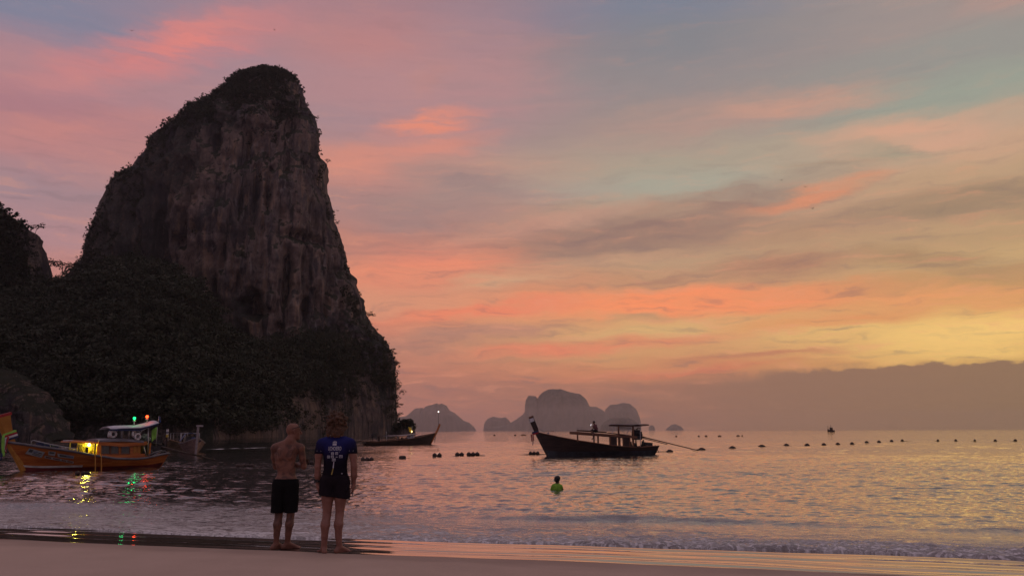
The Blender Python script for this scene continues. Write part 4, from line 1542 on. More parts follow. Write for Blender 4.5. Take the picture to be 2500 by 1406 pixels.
# low cabin roof on posts
RW = 0.92
rb, rs_ = E.P(1404, 1056.5, 0), E.P(1541, 1066.5, 0)
mb = MB()
rowsr = []
for f in np.linspace(0, 1, 9):
    c = rb + (rs_ - rb) * f
    sec = []
    for yy in np.linspace(-RW, RW, 7):
        sec.append(Vector((c.x, yy, c.z + 0.10 * (1 - (yy / RW) ** 2))))
    for yy in np.linspace(RW, -RW, 7):
        sec.append(Vector((c.x, yy, c.z - 0.05)))
    rowsr.append(sec)
mb.loft(rowsr, smooth=False)
roofE = E.part(mb, 'cabin_roof', M_ROOFDK)
for sg in (1, -1):
    mb = MB()
    mb.bar(rb + Vector((0.12, sg * RW, 0.0)), rs_ + Vector((-0.1, sg * RW, -0.02)), 0.06, 0.20)
    mb.build('fascia', M_RAILW, roofE)
mb = MB()
mb.bar(rb + Vector((0.05, -RW - 0.04, 0.0)), rb + Vector((0.05, RW + 0.04, 0.0)), 0.08, 0.22)
mb.build('fascia', M_RAILW, roofE)
mb = MB()
mb.bar(E.P(1411, 1050.5, 0), E.P(1478, 1055, 0), 0.5, 0.12)
mb.bar(E.P(1486, 1056.5, 0), E.P(1535, 1062.5, 0), 0.9, 0.05)
mb.build('roof_mat', M_DECK, roofE)
for (px_, w_) in [(1410, 0.13), (1450, 0.13), (1460, 0.15), (1489, 0.13), (1513, 0.10), (1521, 0.10), (1537, 0.10)]:
    for sg in (1, -1):
        x, zt = E.loc(px_, 1064, sg * 0.85)
        zb = E.zs(x) - 0.05
        f = (x - rb.x) / (rs_.x - rb.x)
        zt = (rb + (rs_ - rb) * f).z - 0.10
        mb = MB()
        mb.bar((x, sg * 0.85, zb), (x, sg * 0.85, zt), w_, 0.09)
        E.part(mb, 'post', M_RAILW)
for (pa_, pb_) in [(1489, 1506), (1521, 1537)]:
    for sg in (1, -1):
        x0, x1 = E.loc(pa_, 1075, sg * 0.83)[0], E.loc(pb_, 1075, sg * 0.83)[0]
        f = ((x0 + x1) / 2 - rb.x) / (rs_.x - rb.x)
        zt = (rb + (rs_ - rb) * f).z - 0.12
        zb = E.zs((x0 + x1) / 2) - 0.02
        if sg > 0 or pa_ == 1489:
            mb = MB()
            mb.box(((x0 + x1) / 2, sg * 0.83, (zt + zb) / 2), (abs(x1 - x0), 0.03, zt - zb))
            mb.box(((x0 + x1) / 2, sg * 0.85, (zt + zb) / 2), (0.05, 0.05, zt - zb))
            E.part(mb, 'cabin_panel', M_HULLDK)
# upper canopy over the helm
ca_, cb_ = E.P(1497.5, 1038.2, 0), E.P(1572, 1037, 0)
cm_ = E.P(1545, 1039.8, 0)
mb = MB()
rowsr = []
for c in [ca_, ca_ + (cm_ - ca_) * 0.5 + Vector((0, 0, -0.01)), cm_, cb_]:
    sec = [Vector((c.x, yy, c.z + 0.10 - 0.06 * (yy / 0.95) ** 2)) for yy in np.linspace(-0.95, 0.95, 7)]
    sec += [Vector((c.x, yy, c.z - 0.05)) for yy in np.linspace(0.95, -0.95, 7)]
    rowsr.append(sec)
mb.loft(rowsr, smooth=False)
can = E.part(mb, 'canopy', M_ROOFDK)
mb = MB()
mb.box((ca_ + cm_) / 2 + Vector((-0.2, 0, 0.125)), (2.4, 1.75, 0.02))
mb.build('canopy_sheet', M_CANVAS, can)
for (pt_, pb_, w_, m_) in [((1501, 1041), (1494, 1058), 0.05, M_METAL), ((1510, 1041), (1511, 1087), 0.11, M_RAILW), ((1545.5, 1041), (1546, 1089), 0.13, M_RAILW), ((1563, 1041), (1563.5, 1089), 0.045, M_METAL),
                           ((1534, 1048), (1530, 1062), 0.045, M_METAL), ((1523, 1045), (1523, 1060), 0.025, M_METAL)]:
    for sg in (1, -1):
        mb = MB()
        mb.bar(E.P(*pt_, sg * 0.8), E.P(*pb_, sg * 0.8), w_)
        E.part(mb, 'canopy_post', m_)
mb = MB()
mb.bar(E.P(1512, 1043, 0.5), E.P(1540, 1044, 0.5), 0.12, 0.06)
mb.bar(E.P(1511, 1046, -0.8), E.P(1545, 1047, -0.8), 0.04)
E.part(mb, 'life_jacket_rack', M_CLB)
engine_set(E, E.P(1571, 1086, 0), E.P(1555, 1063, 0), (0.75, 0.55, 0.72), E.P(1704, 1099, 0), E.P(1629, 1084.5, 0.05))
mb = MB()
for (x, y, h_) in [(1541, 1090, 0.45), (1549, 1090, 0.35), (1553, 1090, 0.6), (1568, 1090, 0.5)]:
    mb.tube([E.P(x, y, 0.6), E.P(x, y, 0.6) + Vector((0, 0, h_))], [0.10, 0.05], 7)
mb.bar(E.P(1570, 1082, 0.3), E.P(1590, 1084, 0.3), 0.5, 0.25)
E.part(mb, 'stern_gear', M_ENGINE)
mb = MB()
for k, (x0, top, x1) in enumerate([(1590, 1088, 1600), (1593, 1094, 1608), (1596, 1086, 1603)]):
    a = E.P(x0, 1104, 0.3)
    m_ = E.P((x0 + x1) / 2, top, 0.35)
    b_ = E.P(x1, 1104, 0.25)
    mb.tube([a, a + (m_ - a) * 0.6 + Vector((0.05, 0, 0.12)), m_, b_ + (m_ - b_) * 0.55 + Vector((-0.06, 0, 0.1)), b_], 0.03, 6)
E.part(mb, 'hose', M_HOSE)
mb = MB()
mb.tube([E.P(1317, 1047, 0.1), E.P(1322, 1050, 0.25), E.P(1330, 1055, 0.35)], 0.03, 5)
mb.bar(E.P(1337, 1058, 0), E.P(1340, 1056, 0), 0.15)
mb.bar(E.P(1409, 1044.5, -0.6), E.P(1409, 1052, -0.6), 0.025)
mb.bar(E.P(1420, 1044.5, -0.6), E.P(1420, 1052, -0.6), 0.025)
mb.bar(E.P(1409, 1044.5, -0.6), E.P(1420, 1044.5, -0.6), 0.025)
E.part(mb, 'deck_fitting', M_METAL)
cE = E.P(1307, 1058, 0)
ribbons('prow_ribbons', 'dark cloth ribbons hanging under the prow of the boat with the seated man', E, cE, 0.44, 0.2,
        {'wrap': [M_CLR, M_CLB], 'pitch': 0.13, 'tails': [(M_CLR, 0.22, 0.10, -0.02, 0.55, 0.09), (M_CLB, 0.26, 0.02, -0.02, 0.95, 0.08), (M_CLR, 0.33, -0.05, -0.05, 0.62, 0.10)]}, 'ribbons tied to boat prows',
        seed=3, tie=Vector((-0.28 * -1, 0, 1)))

# ------------------------------------------------------------------ orange tour boat at the left, cabin lamp lit
A = Boat('longtail_boat', 'orange varnished wooden tour boat with a lit yellow awning and a tall ochre prow', (388, 1139), (52, 1151), BG)
hb_ = 1.1
sheer = [A.loc(397, 1106, 0.4), A.loc(385, 1110, 0.9), A.loc(360, 1117, hb_), A.loc(328, 1120, hb_), A.loc(274, 1119, hb_), A.loc(220, 1111.5, hb_), A.loc(180, 1104, hb_ * 0.95), A.loc(135, 1096, 0.85),
         A.loc(100, 1090, 0.65), A.loc(67, 1083, 0.35), A.loc(40, 1077, 0.0)]
st0 = A.loc(52, 1151)
st1 = A.loc(24, 1104)
rk = (st1[0] - st0[0]) / (st1[1] - st0[1])
ptA = hull_parts(A, 2.5, sheer, lambda z: rk * max(z, -0.4), M_HULLRD, M_RAILG, m_bottom=M_KEELRD, bottom_h=0.17, m_boot=M_BOOT, boot=(0.17, 0.28), rail_r=0.075, draft=0.5, boot_from=0.62)
pa = [A.loc(x, y) for x, y in [(56, 1150), (44, 1122), (32, 1096), (22, 1072), (15, 1050), (9, 1030), (5, 1013)]]
prow(A, pa, [0.26, 0.34, 0.42, 0.46, 0.56, 0.66, 0.76], [0.14, 0.18, 0.2, 0.2, 0.22, 0.26, 0.30], M_STEMY, cap=(M_REDPNT, 0.10, 0.05))
# cabin walls with three windows, roof deck above
wallY = 0.93


def wall_quad(x0, y0, x1, y1, yy, th=0.05):
    """board in the cabin side between two photo points (upper left, lower right)"""
    m = MB()
    a = [A.P(x0, y0, yy), A.P(x1, y0, yy), A.P(x1, y1, yy), A.P(x0, y1, yy)]
    s_ = Vector((0, -th * (1 if yy > 0 else -1), 0))
    m.loft([a, [p + s_ for p in a]], smooth=False)
    return m


for (x0, y0, x1, y1) in [(237, 1078.5, 354, 1087.5), (237, 1107, 354, 1118.5), (237, 1087, 247.5, 1107.5), (268.5, 1087, 271, 1107.5), (290, 1087, 296, 1107.5), (317, 1087, 343, 1107.5)]:
    A.part(wall_quad(x0, y0, x1, y1, wallY), 'cabin_plank', M_CABIN)
A.part(wall_quad(237, 1078.5, 354, 1118.5, -wallY), 'cabin_wall', M_CABIN)
for i, (x0, x1) in enumerate([(247.5, 268.5), (271, 290), (296, 317)]):
    fr = MB()
    for (a0, b0, a1, b1) in [(x0 - 0.8, 1086.5, x1 + 0.8, 1088), (x0 - 0.8, 1106.3, x1 + 0.8, 1108), (x0 - 0.8, 1086.5, x0 + 0.9, 1108), (x1 - 0.9, 1086.5, x1 + 0.8, 1108)]:
        q = wall_quad(a0, b0, a1, b1, wallY + 0.03, 0.05)
        fr.add(q.v, q.f)
    wf = A.part(fr, 'window', M_RAILW)
    wall_quad(x0 + 0.7, 1087.6, x1 - 0.7, 1106.8, wallY - 0.01, 0.02).build('pane', M_GLASS, wf)
mb = MB()
for (x0, x1) in [(326, 334), (335.5, 342)]:
    q = wall_quad(x0, 1089, x1, 1105, wallY + 0.025, 0.03)
    mb.add(q.v, q.f)
A.part(mb, 'door_panel', M_STEMY)
mb = MB()
a, b_ = A.P(241, 1098, 0), A.P(352, 1098, 0)
for c in (a, b_):
    mb.bar((c.x, -wallY, c.z - 0.45), (c.x, -wallY, c.z + 0.45), 0.07)
    mb.bar((c.x, wallY - 0.06, c.z - 0.45), (c.x, wallY - 0.06, c.z + 0.45), 0.07)
A.part(mb, 'corner_post', M_CABIN)
mb = MB()
ra, rb2 = A.P(226, 1075, 0), A.P(334, 1077, 0)
rowsr = []
for f in np.linspace(0, 1, 11):
    c = ra + (rb2 - ra) * f + Vector((0, 0, 0.06 * math.sin(math.pi * f)))
    rowsr.append([Vector((c.x, -1.1, c.z - 0.08)), Vector((c.x, -1.1, c.z + 0.02)), Vector((c.x, -0.5, c.z + 0.10)), Vector((c.x, 0.5, c.z + 0.10)), Vector((c.x, 1.1, c.z + 0.02)), Vector((c.x, 1.1, c.z - 0.08))])
mb.loft(rowsr, smooth=False)
A.part(mb, 'roof_deck', M_GREYRF)
mb = MB()
for sg in (1, -1):
    a, b_, c = A.P(240, 1081.5, sg * 1.03), A.P(300, 1086, sg * 1.03), A.P(358, 1081, sg * 1.03)
    mb.bar(a, b_, 0.09, 0.2)
    mb.bar(b_, c, 0.09, 0.2)
A.part(mb, 'eave_board', M_CABIN)
# forward awning with the lamp
mb = MB()
a, b_ = A.P(161, 1079.5, 0), A.P(241, 1083, 0)
mb.loft([[Vector((p.x, -0.95, p.z)), Vector((p.x, 0.95, p.z)), Vector((p.x, 0.95, p.z + 0.07)), Vector((p.x, 0, p.z + 0.15)), Vector((p.x, -0.95, p.z + 0.07))] for p in (a, (a + b_) / 2, b_)], smooth=False)
awn = A.part(mb, 'awning', M_CABIN)
mb = MB()
mb.box(A.P(166, 1075, 0.4), (0.42, 0.3, 0.06))
mb.build('roof_hatch', M_CANVAS, awn)
for (px_) in (170, 189, 205, 217, 229, 236):
    for sg in (1, -1):
        x, _z = A.loc(px_, 1098, sg * 0.82)
        zt = a.z + (b_.z - a.z) * (x - a.x) / (b_.x - a.x)
        mb = MB()
        mb.bar((x, sg * 0.82, A.zs(x) - 0.1), (x, sg * 0.82, zt), 0.055)
        A.part(mb, 'awning_post', M_CURTY)
for (x0, x1, yb) in [(192, 203, 1108), (206, 207.5, 1106), (216, 227, 1109)]:
    mb = MB()
    rows = []
    for i in range(11):
        f = i / 10
        ptop = A.P(x0 + (x1 - x0) * f, 1085, 0.86)
        pb = A.P(x0 + (x1 - x0) * (0.25 + 0.5 * f), yb, 0.86)
        o_ = Vector((0, 0.045 * math.sin(i * 2.1), 0))
        rows.append([ptop + o_, ptop * 0.5 + pb * 0.5 + o_ * 0.8, pb + o_ * 0.5, pb + o_ * 0.5 + Vector((0, -0.012, 0)), ptop * 0.5 + pb * 0.5 + o_ * 0.8 + Vector((0, -0.012, 0)), ptop + o_ + Vector((0, -0.012, 0))])
    mb.loft(rows)
    A.part(mb, 'curtain', M_CURTY)
mb = MB()
for sg in (1, -1):
    q0, q1 = A.P(190, 1085.5, sg * 0.86), A.P(231, 1087.5, sg * 0.86)
    mb.bar(q0, q1, 0.02, 0.16)
A.part(mb, 'valance', M_CURTY)
lampc = A.P(218, 1083.5, 1.0)
mb = MB()
mb.tube([lampc + Vector((0, 0, 0.10)), lampc + Vector((0, 0, 0.02))], 0.03, 8)
lb = A.part(mb, 'lamp', M_METAL)
mb = MB()
mb.ell(lampc - Vector((0, 0, 0.05)), (0.075, 0.075, 0.085))
mb.build('bulb', emat('lit_yellow_bulb', (1.0, 0.92, 0.30), 12.0), lb)


def point(name, p, c, w, r=0.05):
    l = bpy.data.lights.new(name, 'POINT')
    l.color = c
    l.energy = w
    l.shadow_soft_size = r
    o = bpy.data.objects.new(name, l)
    COL.objects.link(o)
    o.location = p
    return o


point('cabin_lamp_light', A.world(lampc + Vector((0.05, 0.05, -0.16))), (1.0, 0.86, 0.07), 11.0, 0.08)
point('awning_fill_light', A.world(A.P(212, 1087, 0.3)), (1.0, 0.88, 0.07), 52.0, 0.08)  # added fill light, no bulb of its own; supports the lamp's glow
# rails and cushions on the foredeck
for sg in (1, -1):
    mb = MB()
    P_ = [A.P(76, 1084, sg * 0.45), A.P(77, 1076, sg * 0.45), A.P(82, 1074.5, sg * 0.5), A.P(122, 1084, sg * 0.75), A.P(165, 1092, sg * 0.9), A.P(190, 1097, sg * 0.95), A.P(189, 1104, sg * 0.95)]
    mb.tube(P_, 0.026, 6)
    for (x, yt, yb, yy) in [(122, 1084, 1091, 0.75), (160, 1091, 1099, 0.9)]:
        mb.tube([A.P(x, yt, sg * yy), A.P(x + 2, yb, sg * yy)], 0.022, 6)
    A.part(mb, 'handrail', M_METAL)
for (x0, x1, y) in [(152, 163, 1095.5), (164.5, 187, 1099)]:
    mb = MB()
    p, q = A.P(x0, y, 0.55), A.P(x1, y + 2, 0.55)
    mb.bar(p, q, 0.5, 0.22)
    A.part(mb, 'cushion', M_CUSH)
mb = MB()
for k in range(7):
    p = A.P(95 + 7 * k, 1083 + 1.6 * k, 0.1)
    mb.box(p, (0.25, 0.3, 0.16), rz=k)
A.part(mb, 'deck_gear', M_CLB)


# boards screwed to the bow, with weathered print
def board(quad, name, m, off=0.05, prints=()):
    mb = MB()
    pts_ = []
    for (x, y) in quad:
        # walk out to the hull side under this point
        yy = 0.6
        for _ in range(6):
            lx, lz = A.loc(x, y, yy)
            best = None
            for t in np.linspace(0.3, 1, 141):
                z1 = A.zs(sheerx(t))
                v = (lz + 0.5) / (z1 + 0.5)
                p_ = ptA(t, min(max(v, 0.02), 1.0), 0, False)
                e = abs(p_.x - lx)
                if best is None or e < best[0]:
                    best = (e, p_.y)
            yy = best[1] + off
        lx, lz = A.loc(x, y, yy)
        pts_.append(Vector((lx, yy, lz)))
    s_ = Vector((0, -0.03, 0))
    mb.loft([pts_, [p + s_ for p in pts_]], smooth=False)
    o = A.part(mb, name, m)
    for (u0, v0, u1, v1, pm) in prints:
        def at_(u, v):
            tp = pts_[0] + (pts_[1] - pts_[0]) * u
            bt = pts_[3] + (pts_[2] - pts_[3]) * u
            return tp + (bt - tp) * v + Vector((0, 0.008, 0))
        pq = MB()
        c4 = [at_(u0, v0), at_(u1, v0), at_(u1, v1), at_(u0, v1)]
        pq.loft([c4, [p - Vector((0, 0.006, 0)) for p in c4]], smooth=False)
        pq.build('print', pm, o)
    return o


_sx0, _sx1 = sheer[0][0], sheer[-1][0]


def sheerx(t):
    return _sx0 + t * (_sx1 - _sx0)


board([(72, 1093.5), (110, 1103.5), (101, 1117), (62, 1107)], 'sign_board', M_SIGN, prints=[(0.07, 0.12, 0.30, 0.60, M_SIGND), (0.34, 0.25, 0.62, 0.48, M_SIGNB), (0.40, 0.55, 0.90, 0.66, M_SIGND), (0.66, 0.28, 0.88, 0.44, M_SIGND), (0.36, 0.76, 0.85, 0.86, M_SIGND)])
board([(119, 1101), (136, 1102.5), (134, 1112.5), (118, 1110)], 'sign_board', M_SIGN, prints=[(0.1, 0.15, 0.85, 0.55, M_SIGND)])
board([(140, 1106), (181, 1112.5), (180, 1119.5), (142, 1115)], 'sign_board', M_SIGN, prints=[(0.12, 0.25, 0.55, 0.75, M_SIGND), (0.5, 0.2, 0.95, 0.8, M_SIGNB)])
board([(110, 1111.5), (180, 1126), (179, 1131), (109, 1117.5)], 'sign_board', M_SIGN, prints=[(0.03, 0.2, 0.22, 0.8, M_RAILW), (0.28, 0.25, 0.52, 0.75, M_RAILW), (0.58, 0.2, 0.74, 0.8, M_RAILW), (0.78, 0.25, 0.97, 0.8, M_RAILW)])
# ladder hung on the side
for x in (232.5, 247):
    mb = MB()
    mb.bar(A.P(x, 1108, 1.33), A.P(x, 1149, 1.38), 0.075, 0.05)
    A.part(mb, 'fender_pole', M_STEMY)

# upper deck: windscreen, canopy, posts
mb = MB()
for (x0, y0, x1, y1) in [(296.5, 1048, 296, 1070), (315.5, 1049, 314, 1070)]:
    mb.tube([A.P(x0, y0, 0.6), A.P(x1, y1, 0.6)], 0.03, 6)
for (x0, y0, x1, y1) in [(300, 1047, 299, 1070), (316, 1048, 315, 1070), (362, 1044, 362, 1112)]:
    mb.tube([A.P(x0, y0, -0.8), A.P(x1, y1, -0.8)], 0.03, 6)
mb.tube([A.P(362, 1044, 0.8), A.P(361.5, 1112, 0.8)], 0.032, 6)
mb.tube([A.P(283, 1054, 0.7), A.P(290, 1048, 0.7), A.P(330, 1050, 0.7), A.P(338, 1052, 0.7), A.P(343, 1057, 0.75), A.P(341, 1066, 0.8), A.P(331, 1073, 0.8)], 0.035, 6)
mb.tube([A.P(331, 1073, 0.75), A.P(338, 1062, 0.75), A.P(347, 1050, 0.75), A.P(364, 1042, 0.75)], 0.035, 6)
mb.tube([A.P(333, 1054, 0.75), A.P(350, 1047, 0.75)], 0.03, 6)
mb.tube([A.P(351, 1088, 0.9), A.P(357, 1112, 0.9)], 0.03, 6)
A.part(mb, 'frame_bar', M_METAL)
mb = MB()
c0, c1, c2, c3 = A.P(284, 1046.5, 0.85), A.P(340, 1046, 0.85), A.P(386, 1032.5, 0.85), A.P(386, 1031, 0.85)
secs = []
for (p, dz) in [(A.P(270, 1047.5, 0.85), 0.0), (A.P(292, 1046, 0.85), 0.10), (A.P(342, 1045.5, 0.85), 0.16), (A.P(366, 1039.5, 0.85), 0.10), (A.P(387, 1032, 0.85), 0.02)]:
    sec = [Vector((p.x, yy, p.z + 0.16 * (1 - (yy / 0.95) ** 2) + dz * 0.3)) for yy in np.linspace(0.95, -0.95, 9)]
    sec += [Vector((q.x, q.y, q.z - 0.03)) for q in reversed(sec)]
    secs.append(sec)
mb.loft(secs, smooth=True)
canA = A.part(mb, 'canopy', M_CANVAS)
mb = MB()
mb.bar(A.P(266, 1049, 0.97), A.P(341, 1049.3, 0.97), 0.05, 0.10)
mb.bar(A.P(341, 1049.3, 0.97), A.P(387, 1034, 0.97), 0.05, 0.08)
mb.build('canopy_edge', M_CLB, canA)
# mast lamps
for (bx, by_, tx, ty_, lc, en, nm) in [(327.5, 1034, 328, 1022, (0.01, 0.80, 0.20), 2.6, 'green'), (359.5, 1031, 359, 1018, (1.0, 0.06, 0.012), 6.0, 'red')]:
    mb = MB()
    p, q = A.P(bx, by_ + 2, 0.2), A.P(tx, ty_ + 1.5, 0.2)
    mb.tube([p, q], 0.035, 6)
    mb.tube([q - Vector((0, 0, 0.12)), q - Vector((0, 0, 0.06))], 0.09, 8)
    lo = A.part(mb, 'mast_lamp', M_BOOT)
    mb = MB()
    mb.ell(q + Vector((0, 0, 0.07)), (0.085, 0.085, 0.09))
    mb.build('bulb', emat('lit_%s_bulb' % nm, lc, en, base=lc), lo)
    point('%s_mast_light' % nm, A.world(q + Vector((0.05, 0.22, 0.10))), lc, 4.5, 0.09)


def flag(name, label, B, px0, py0, px1, py1, yy, m, w, drop, group=None, pole=None):
    root = thing(name, label, 'flag', B.world(B.P(px0, py1, yy)), B.rz, group)
    mb = MB()
    h_ = B.P(px0, py0, yy).z - B.P(px0, py1, yy).z
    mb.tube([(0, 0, -0.1), (0, 0, h_)], 0.02, 6)
    mb.build('pole', pole or M_METAL, root)
    mb = MB()
    rows = []
    for i in range(8):
        f = i / 7
        rows.append([Vector((-w * f + 0.02, 0.06 * math.sin(4 * f + k * 0.8) * (f + 0.2), h_ - drop * k / 5 - 0.25 * drop * f * f)) for k in range(6)]
                    + [Vector((-w * f + 0.02, 0.06 * math.sin(4 * f + k * 0.8) * (f + 0.2) - 0.012, h_ - drop * k / 5 - 0.25 * drop * f * f)) for k in range(5, -1, -1)])
    mb.loft(rows)
    mb.build('cloth', m, root)
    return root


flag('flag', 'lime green flag drooping beside the stern canopy of the orange boat', A, 381, 1042, 378, 1084, 0.6, M_CLG, -0.28, 0.75)
flag('flag', 'small blue and red flag at the raised rear corner of the orange boat canopy', A, 386.5, 1016, 385, 1033, 0.4, M_BLUET, 0.16, 0.32)
mb = MB()
rr = random.Random(5)
for k in range(9):
    p = A.P(346 + rr.uniform(0, 14), 1062 + rr.uniform(0, 12), rr.uniform(-0.3, 0.5))
    mb.ell(p, (rr.uniform(0.14, 0.24), rr.uniform(0.12, 0.2), rr.uniform(0.10, 0.2)), 8, 6, 0.15, k)
A.part(mb, 'heaped_life_jackets', pmat('pale_green_print_cloth', (0.30, 0.42, 0.30), (0.10, 0.12, 0.12), rough=0.8, scale=9))
# stern rail hoops and hose, engine and shaft
mb = MB()
for sg in (1, -1):
    mb.tube([A.P(360, 1112, sg * 0.9), A.P(378, 1103, sg * 0.9), A.P(395, 1099, sg * 0.6), A.P(398, 1104, sg * 0.45)], 0.035, 6)
    mb.tube([A.P(366, 1114, sg * 0.9), A.P(384, 1106, sg * 0.85), A.P(397, 1101, sg * 0.5)], 0.03, 6)
A.part(mb, 'stern_rail', M_RAILG)
mb = MB()
mb.tube([A.P(392, 1102, 0.5), A.P(402, 1100, 0.4), A.P(408, 1105, 0.3), A.P(411, 1113, 0.3)], 0.035, 6)
A.part(mb, 'hose', M_RAILG)
engine_set(A, A.P(374, 1112, -0.2), A.P(372, 1087, -0.2), (0.85, 0.55, 0.6), A.P(526, 1123, -0.2), A.P(492, 1112, -0.2))
mb = MB()
mb.bar(A.P(345, 1096, -0.3), A.P(366, 1100, -0.3), 0.6, 0.5)
mb.ell(A.P(366, 1105, 0.5), (0.2, 0.2, 0.2))
A.part(mb, 'stern_locker', M_ENGINE)


def life_ring(label, p, B, tilt):
    root = thing('life_ring', label, 'life ring', B.world(p), B.rz, 'white life rings on the orange boat')
    Mx = Matrix.Rotation(tilt, 3, 'Z') @ Matrix.Rotation(math.radians(90), 3, 'X')
    mb = MB()
    mb.torus((0, 0, 0), 0.17, 0.062, Mx, 26, 9)
    mb.build('ring', M_WHITE, root)
    mb = MB()
    for k in range(4):
        a = math.pi / 4 + k * math.pi / 2
        Mr = Mx @ Matrix.Rotation(a, 3, 'Z')
        c = Mr @ Vector((0.17, 0, 0))
        mb.torus(c, 0.068, 0.010, Mr @ Matrix.Rotation(math.radians(90), 3, 'X'), 12, 5)
    mb.build('strap', M_REDPNT, root)
    return root


life_ring('white life ring at the front corner of the orange boat upper deck', A.P(276.5, 1059.5, 0.80), A, 0.1)
life_ring('white life ring half behind the front one on the orange boat', A.P(268, 1060.5, 0.45), A, 0.9)
life_ring('white life ring at the rear of the orange boat upper deck under the canopy', A.P(327, 1058.5, 0.80), A, 0.8)
life_ring('white life ring lying low against the rear frame of the orange boat upper deck', A.P(336, 1065.5, 0.86), A, 0.3)
cA = A.P(27, 1070, 0)
ribbons('prow_ribbons', 'lime, red and white ribbons knotted round the tall ochre prow at the left edge', A, cA, 0.56, 0.24,
        {'wrap': [M_CLB, M_CLW, M_CLR, M_CLG], 'pitch': 0.11,
         'tails': [(M_CLG, 0.36, 0.16, 0.18, 1.15, 0.16), (M_CLR, 0.20, 0.18, 0.10, 0.85, 0.10), (M_CLW, 0.26, 0.16, 0.05, 0.75, 0.07), (M_CLB, 0.40, 0.14, -0.75, 0.42, 0.12)]}, 'ribbons tied to boat prows',
        seed=8, tie=Vector((0.38, 0, 1)))

# ------------------------------------------------------------------ boat pointing at the beach, behind the orange boat's shaft
Bb = Boat('longtail_boat', 'dark wooden longtail boat pointing at the beach with a pale stem post and blue tarpaulin', (458, 1098.5), (478, 1109), BG)
sheer = [(0, 0.75), (1.5, 0.7), (3, 0.72), (4.5, 0.85), (Bb.L * 0.75, 1.05), (Bb.L * 0.9, 1.35), (Bb.L, 1.55)]
hull_parts(Bb, 2.5, sheer, lambda z: 0.45 * max(z, -0.3), pmat('pinkish_worn_hull', (0.13, 0.065, 0.052), (0.07, 0.036, 0.03), rough=0.5, scale=1.3, stretch=(0.5, 1, 4), wear=(0.20, 0.13, 0.11)), M_RAILG, draft=0.45, bow_fine=2.6)
p0 = Bb.loc(478, 1109)
xb = Bb.L
prow(Bb, [(xb - 0.05, -0.1), (xb + 0.35, 0.9), (xb + 0.75, 1.7), (xb + 0.95, 2.3), (xb + 1.05, 2.75)], [0.2, 0.25, 0.28, 0.28, 0.28], 0.20, M_CUSH)
mb = MB()
mb.box((xb + 1.15, 0.12, 2.72), (0.3, 0.62, 0.16))
Bb.part(mb, 'prow_head', M_CUSH)
mb = MB()
for sg in (1, -1):
    mb.tube([(2.0, sg * 0.95, 0.7), (2.0, sg * 0.95, 2.0)], 0.03, 6)
    mb.tube([(5.2, sg * 0.95, 0.8), (5.2, sg * 0.95, 2.0)], 0.03, 6)
    mb.tube([(2.0, sg * 0.95, 2.0), (5.2, sg * 0.95, 2.0)], 0.03, 6)
mb.tube([(5.2, -0.95, 2.0), (5.2, 0.95, 2.0)], 0.03, 6)
Bb.part(mb, 'frame_bar', M_METAL)
mb = MB()
secs = []
for x in np.linspace(2.2, 5.3, 6):
    secs.append([Vector((x, y, 2.02 - 0.10 * abs(y) - (1.0 if abs(y) > 1.0 else 0) * 0.75 + 0.03 * math.sin(x * 5 + y * 3))) for y in (-1.08, -1.02, -0.5, 0, 0.5, 1.02, 1.10)]
                + [Vector((x, y, 1.99 - 0.10 * abs(y) - (1.0 if abs(y) > 1.0 else 0) * 0.75)) for y in (1.10, 1.02, 0.5, 0, -0.5, -1.02, -1.08)])
mb.loft(secs)
Bb.part(mb, 'tarpaulin', M_BLUET)
mb = MB()
for k in range(6):
    mb.ell((xb - 0.4 - 0.3 * k, 0.2 * math.sin(k), 1.25 + 0.05 * k), (0.2, 0.25, 0.15), 8, 6, 0.2, k)
Bb.part(mb, 'foredeck_gear', M_CLB)
engine_set(Bb, Vector((0.2, 0, 0.7)), Vector((0.0, 0, 1.2)), (0.7, 0.5, 0.6), Vector((-4.5, 0, 0.1)))

# ------------------------------------------------------------------ unlit boat behind it, only its ribboned post and frame show
Cb = Boat('longtail_boat', 'unlit dark longtail boat behind the orange boat, cloth wound round its post', (442, 1094.5), (407, 1100), BG)
sheer = [(0, 0.75), (2, 0.7), (Cb.L * 0.5, 0.75), (Cb.L * 0.8, 1.0), (Cb.L, 1.35)]
hull_parts(Cb, 2.2, sheer, lambda z: 0.4 * max(z, -0.3), M_HULLDK, M_RAILW, draft=0.45)
xb = Cb.L
prow(Cb, [(xb - 0.05, -0.1), (xb + 0.35, 0.9), (xb + 0.6, 1.6), (xb + 0.7, 2.2), (xb + 0.72, 2.6)], [0.2, 0.24, 0.24, 0.22, 0.22], 0.18, M_HULLDK)
mb = MB()
for sg in (1, -1):
    for x in (1.5, 4.0):
        mb.tube([(x, sg * 0.85, 0.6), (x, sg * 0.85, 2.05)], 0.03, 6)
    mb.tube([(1.5, sg * 0.85, 2.05), (4.0, sg * 0.85, 2.05)], 0.03, 6)
for x in (1.5, 4.0):
    mb.tube([(x, -0.85, 2.05), (x, 0.85, 2.05)], 0.03, 6)
Cb.part(mb, 'frame_bar', M_METAL)
mb = MB()
mb.box((2.7, 0, 2.1), (2.8, 1.9, 0.06))
Cb.part(mb, 'canopy', M_HULLDK)
engine_set(Cb, Vector((0.2, 0, 0.7)), Vector((0.0, 0, 1.2)), (0.7, 0.5, 0.6), Vector((-4.5, 0, 0.1)))
